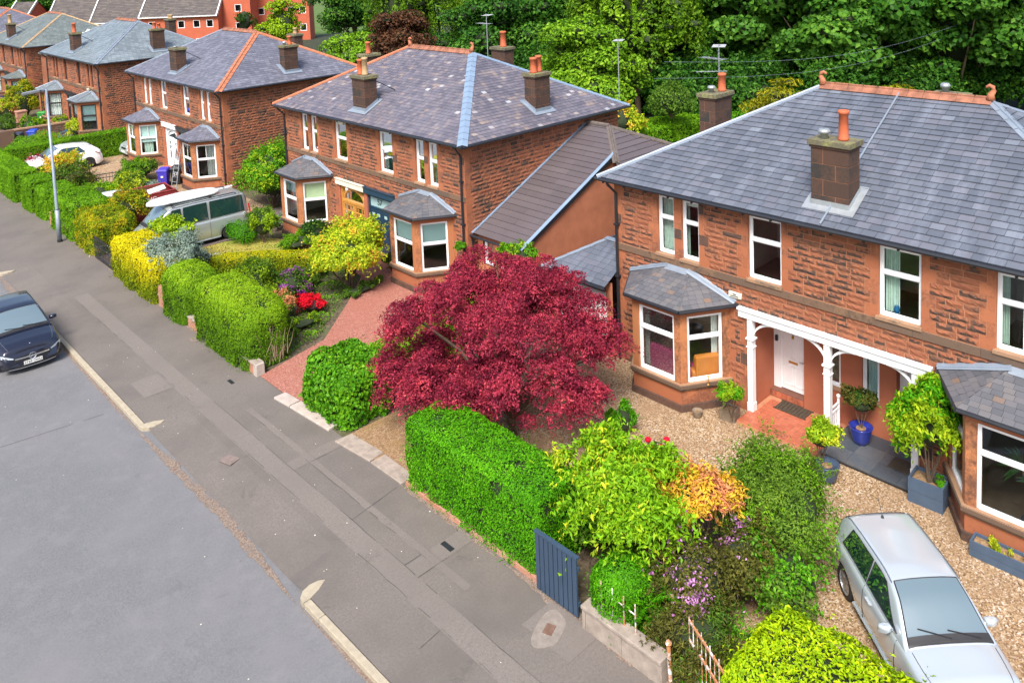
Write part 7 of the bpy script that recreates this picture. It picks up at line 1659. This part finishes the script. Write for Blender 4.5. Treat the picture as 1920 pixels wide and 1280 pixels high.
blob('yellow and peach mixed shrubs beside the skip', (15.0, 47.3, 0), (1.0, 1.3, .55), .10, 6500, 'lyellow', clumps=20, seed=46, mats2='lmid', frac2=.45)
blob('green shrubs under the left bay of the third house', (16.4, 49.8, 0), (1.2, 1.5, .6), .10, 6500, 'lmid', clumps=20, seed=47, mats2='lsoft', frac2=.4)
blob('grey green spiky plant among the shrubs by the purple bin', (15.9, 46.0, 0), (.6, .7, .35), .14, 1500, 'lgrey', clumps=8, seed=48, asp=.3)
blob('small lime bush beneath the third house bay window', (17.2, 51.0, .3), (.35, .4, .3), .09, 1200, 'llime', clumps=7, seed=49)
blob('rounded dark green lavender bush beside the paving', (13.9, 63.0, 0), (1.0, 1.1, .6), .08, 5200, 'lsoft', clumps=16, cr=.6, seed=50, loose=.08, up=1)
blob('smaller rounded green bush by the far left bins', (12.9, 63.2, 0), (.8, 1.0, .38), .08, 3200, 'lmid', clumps=12, cr=.6, seed=51, loose=.08)
blob('rounded bush topped with orange flowers by the lamp pole', (15.0, 63.6, 0), (.8, .9, .6), .08, 3600, 'lsoft', clumps=12, cr=.6, seed=52, loose=.08, mats2='lorange', frac2=.15)
blob('golden shrub beside the fourth house bay window', (17.6, 65.4, 0), (.7, .8, .8), .10, 3200, 'lyellow', clumps=14, seed=53)
blob('lime green bush on the dark wall of the fourth house', (17.6, 69.0, .3), (.8, 1.0, .5), .11, 2800, 'llime', clumps=12, seed=54)
blob('bright green low shrub beyond the dark wall', (15.6, 69.2, .4), (.9, 1.1, .55), .11, 3600, 'lbroad', clumps=12, seed=55, mats2='llime', frac2=.4)
blob('dull green shrub next to the blue car', (14.2, 70.4, .4), (.8, 1.0, .7), .11, 3200, 'lmid', clumps=12, seed=56)
blob('bright yellow orange tree at the far left', (14.9, 74.5, 0), (.9, 1.0, 1.3), .13, 4200, 'lyellow', clumps=16, seed=57, mats2='lsalmon', frac2=.25)
blob('tall yellow green bush beside the far square pillar', (16.5, 75.8, 0), (1.1, 1.3, 1.7), .14, 5200, 'lgold2', clumps=18, seed=58)
blob('loose green bush against the far house bay', (17.7, 79.5, 0), (.7, 1.0, 1.4), .14, 2600, 'lmid', clumps=12, seed=59)
# --- back gardens
hedge('long light green clipped hedge behind the brown tiled extension', 33.0, 42.0, 28.2, 30.4, 2.2, .25, .14, 420, 'lsoft', rz=R(-12), amp=.10, seed=61)
hedge('green clipped hedge behind the dark side chimney', 40.5, 47.5, 24.6, 26.2, 2.4, .25, .15, 380, 'lbroad', rz=R(-12), amp=.10, seed=62)
blob('orange and yellow azalea behind the middle house', (35.2, 28.9, 2.0), (1.3, 1.1, .9), .16, 2800, 'lyellow', clumps=16, seed=63, mats2='lorange', frac2=.4)
blob('dark rounded evergreen shrub behind the long light hedge', (38.6, 27.9, 2.6), (1.15, 1.15, .85), .15, 3400, 'lmid', clumps=16, cr=.55, seed=64, loose=.08)
GT = 'trees in the wood behind the houses'
tree('golden conifer behind the nearest house ridge', (41, 22.4), 5.6, 2.0, 2.0, .5, .30, 6000, 'tgold', 71, 34, .36, up=.8, flat=.45, asp=.25, group=None, name='conifer')
tree('smaller golden conifer right of the roof ridge vent', (45.2, 21.0), 5.2, 1.6, 1.6, .5, .28, 3500, 'tgold', 72, 24, .4, up=.8, flat=.45, asp=.25, group=None, name='conifer')
tree('low golden conifer farthest right behind the ridge', (49.6, 19.3), 4.6, 1.8, 1.8, .3, .28, 3000, 'tgold', 73, 20, .4, up=.8, flat=.45, asp=.25, group=None, name='conifer')
tree('light green bushy beech behind the middle house', (39.6, 35.2), 8.6, 3.6, 3.6, .8, .26, 26000, 'tlight', 74, 80, .26, group=None)
tree('bright green round shrubs behind the middle house roof', (40.5, 63.0), 6.2, 3.6, 3.2, .4, .28, 12000, 'tlight', 75, 36, .32, group=None)
tree('leafy green bush between the third house and the woods', (34.5, 60.5), 5.0, 3.2, 3.2, .2, .28, 9000, 'tlight', 76, 30, .34, group=None, mats2='tmid', frac2=.4)
tree('pale yellow green tree in front of the red flats', (42.6, 80.7), 8.3, 2.2, 2.2, 3.0, .26, 6000, 'llime', 77, 30, .32, group=None)
tree('copper brown leaved tree behind the middle ridge', (39.0, 54.4), 8.4, 2.7, 2.7, 2.6, .26, 12000, 'lcopper', 78, 44, .30, group=None, flat=.6)
blob('small dark conical bush beside the tall red flats', (53.5, 112.5, 2.0), (1.3, 1.3, 2.0), .2, 2200, 'ldark', clumps=10, seed=65)
tree('tall weeping green beech with cascading branches', (46.5, 36.5), 13.5, 5.4, 5.0, 2.0, .34, 30000, 'tweep', 79, 90, .22, hang=2.6, asp=.5, group=None, mats2='tlight', frac2=.3)
w1 = tree('drooping willow like tree left of the aerials', (50.6, 69.5), 14.5, 5.2, 5.0, 1.0, .34, 24000, 'tweep', 80, 80, .22, hang=3.2, asp=.3, group=None, mats2='tlight', frac2=.25)
copy_tree(w1, None, (52.5, 59.5, -.1), 1.9, 'drooping willow like tree right of the aerials')
s1 = tree('big broad leaved tree above the roof ridge, centre right', (55.8, 25.6), 14.5, 6.2, 6.2, .6, .42, 36000, 'tmid', 81, 135, .21, flat=.55, asp=.75, group=GT, mats2='tdark', frac2=.35, trunk='palebark')
s2 = tree('dark evergreen tree in the middle of the wood', (56.0, 48.0), 15.5, 5.5, 5.5, 1.5, .36, 22000, 'tdark', 82, 90, .22, group=GT, mats2='tmid', frac2=.25)
for (x, y, z, src, rz, lab) in ((60.5, 20.0, 0, s1, 1.3, 'big broad leaved tree at the far right of the wood'), (66.5, 16.6, 0, s1, 2.9, 'broad leaved tree touching the right edge of the photo'), (56.5, 33.0, .5, s1, 4.1, 'broad leaved tree just right of the weeping beech'), (62, 30, 3, s2, .6, 'dark tree standing behind the broad leaved trees, second from right'),
    (70, 22, 3, s2, 1.8, 'dark tree deep in the wood at the right'), (63, 40, 3, s2, 2.7, 'dark tree behind the weeping beech'), (59, 56, 2, s2, 3.6, 'dark tree behind the right hand willow'), (57, 66, 2, s2, 4.4, 'dark tree behind the left hand willow'), (55, 78, 1, s2, 5.2, 'dark tree left of the willows'), (57.5, 90, -1, s2, .3, 'dark tree right beside the red flats'), (50, 52, -3, s2, 1.1, 'dark low tree behind the copper tree'), (77, 26, 6, s1, .9, 'tall tree at the back right of the wood'), (72, 36, 6, s1, 2.2, 'tall tree at the back centre of the wood'), (68, 60, 5, s1, 3.3, 'tall tree at the back behind the willows'), (66, 76, 4, s1, 4.9, 'tall tree at the back left of the wood'), (50, 41, -5, s2, 2.0, 'low dark tree behind the light beech'),
    (44, 190, -3, s1, .5, 'distant tree behind the leftmost flats'), (54, 184, -3, s1, 2.5, 'distant tree above the stepped flats'), (64, 172, -3, s1, 3.5, 'distant tree behind the terrace block roof'), (36, 200, -3, s1, 5.5, 'most distant tree at the top left corner'), (46, 17 + 35, -6, s2, 3.0, 'low dark bush like tree behind the middle house')):
    copy_tree(src, None, (x, y, z), rz, lab)
b1 = blob('dark leafy undergrowth at the foot of the wood, centre right', (52, 24.5, 0), (3.5, 3.2, 2.2), .3, 9000, 'tdark', clumps=34, seed=90, mats2='tmid', frac2=.3, name='undergrowth_bush', group='undergrowth bushes at the foot of the wood')
for (x, y, lab) in ((57.5, 22.0, 'dark leafy undergrowth behind the golden conifers'), (62.5, 19, 'dark undergrowth at the right under the pale trunk'), (49.5, 29.5, 'dark undergrowth behind the side chimney'), (46.0, 32.0, 'dark undergrowth behind the rounded evergreen'), (54, 30, 'second row dark undergrowth left of the aerial'), (60, 26, 'second row dark undergrowth in the shade'), (43.5, 40.5, 'dark undergrowth right of the slim aerial'), (45.5, 47, 'dark undergrowth behind the middle house chimney'), (47.5, 63, 'dark undergrowth beneath the left willow'), (49, 74, 'dark undergrowth left of the willows'), (66, 20, 'dark undergrowth at the right edge'), (69, 14.5, 'dark undergrowth below the tree at the right edge'), (63, 14.5, 'dark undergrowth beyond the right end of the ridge')):
    copy_tree(b1, None, (x, y, 0), (x * 1.7) % 6.28, lab)
copy_tree(b1, None, (51, 34.5, .5), .7, 'dark undergrowth under the cascading beech branches'); copy_tree(b1, None, (53, 41, .5), 2.7, 'dark undergrowth left of the cascading beech'); copy_tree(b1, None, (56, 36, 1.5), 3.9, 'dark undergrowth deep behind the side chimney aerials')
def groundcover(label, pts, n, size, mat, hmax=.16, mats2=None):
    P2 = np.array(pts); lo, hi = P2.min(0), P2.max(0); q = rng.uniform(0, 1, (n * 3, 2)) * (hi - lo) + lo; ins = np.zeros(len(q), bool); j = len(P2) - 1
    for i in range(len(P2)):
        c = ((P2[i, 1] > q[:, 1]) != (P2[j, 1] > q[:, 1])) & (q[:, 0] < (P2[j, 0] - P2[i, 0]) * (q[:, 1] - P2[i, 1]) / (P2[j, 1] - P2[i, 1] + 1e-9) + P2[i, 0]); ins ^= c; j = i
    q = q[ins][:n]; h = np.clip(.5 + .7 * nz3(np.c_[q, q[:, 0] * 0], 3, 5), .02, 1) * hmax; p = np.c_[q, h * rng.uniform(.2, 1, len(q))]; N = nrm(rng.normal(size=(len(q), 3)) * .5 + np.array((0, 0, 1.)))
    mi = np.where(nz3(p, 2, 8) > .25, 2, 0) if mats2 else None
    o = leafmesh('ground_cover', p, N, size, [M[mat], M['core']] + ([M[mats2]] if mats2 else []), None, .45, .8, 0, None, mi, None, up=.6); tag(o, label, 'ground cover', kind='stuff')
groundcover('low mixed green plants covering the bed by the red gravel drive', [(11.9, 23.6), (13.1, 23.8), (15.1, 25.6), (16.9, 27.2), (17.3, 29.2), (16.2, 29.4), (13.0, 31.8), (12.0, 30.5)], 9000, .085, 'lmid', .2, 'lsoft')
groundcover('rough grass and weeds along the edge of the lawn', [(12.0, 31.8), (16.8, 31.4), (17.6, 33.4), (17.0, 35.2), (12.0, 35.5)], 2500, .07, 'lmid', .07)
groundcover('weedy low plants behind the pavement hedges', [(11.6, 38.4), (13.4, 38.4), (13.6, 50), (11.6, 52)], 5000, .10, 'lmid', .2, 'lsoft')
groundcover('low green plants in the shade of the big bright hedge', [(11.9, 8.2), (13.4, 8.4), (14.6, 10.8), (12.7, 12.4), (11.9, 12.4)], 5500, .07, 'lmid', .2, 'lolive')
groundcover('ivy and ferns spilling over the stone wall and gate corner', [(10.55, 7.3), (12.6, 7.2), (12.9, 8.6), (10.6, 9.8)], 5000, .07, 'lbroad', .5, 'lolive')
groundcover('grass strip between the two drives', [(10.8, 18.9), (18.8, 19.9), (18.9, 21.2), (12.8, 20.5), (10.8, 20.4)], 6000, .06, 'lsoft', .08)
blob('dark green low bush filling behind the broken railing', (11.7, 9.3, 0), (.75, .7, .5), .08, 4200, 'lbroad', clumps=16, seed=111, mats2='lmid', frac2=.5)
blob('bronze tinted shrub joining the lilac flowers and the feathery bush', (13.0, 7.9, 0), (.8, .7, .7), .075, 5200, 'lolive', clumps=20, seed=112, mats2='flilac', frac2=.08)
blob('tall thin shoots rising from the lime cherry shrub', (11.7, 9.4, .6), (.6, .6, .55), .11, 2600, 'llime2', clumps=12, seed=113, base=.3, core=.2, stem=False, loose=.6, sl=.6, asp=.4, droop=.5)
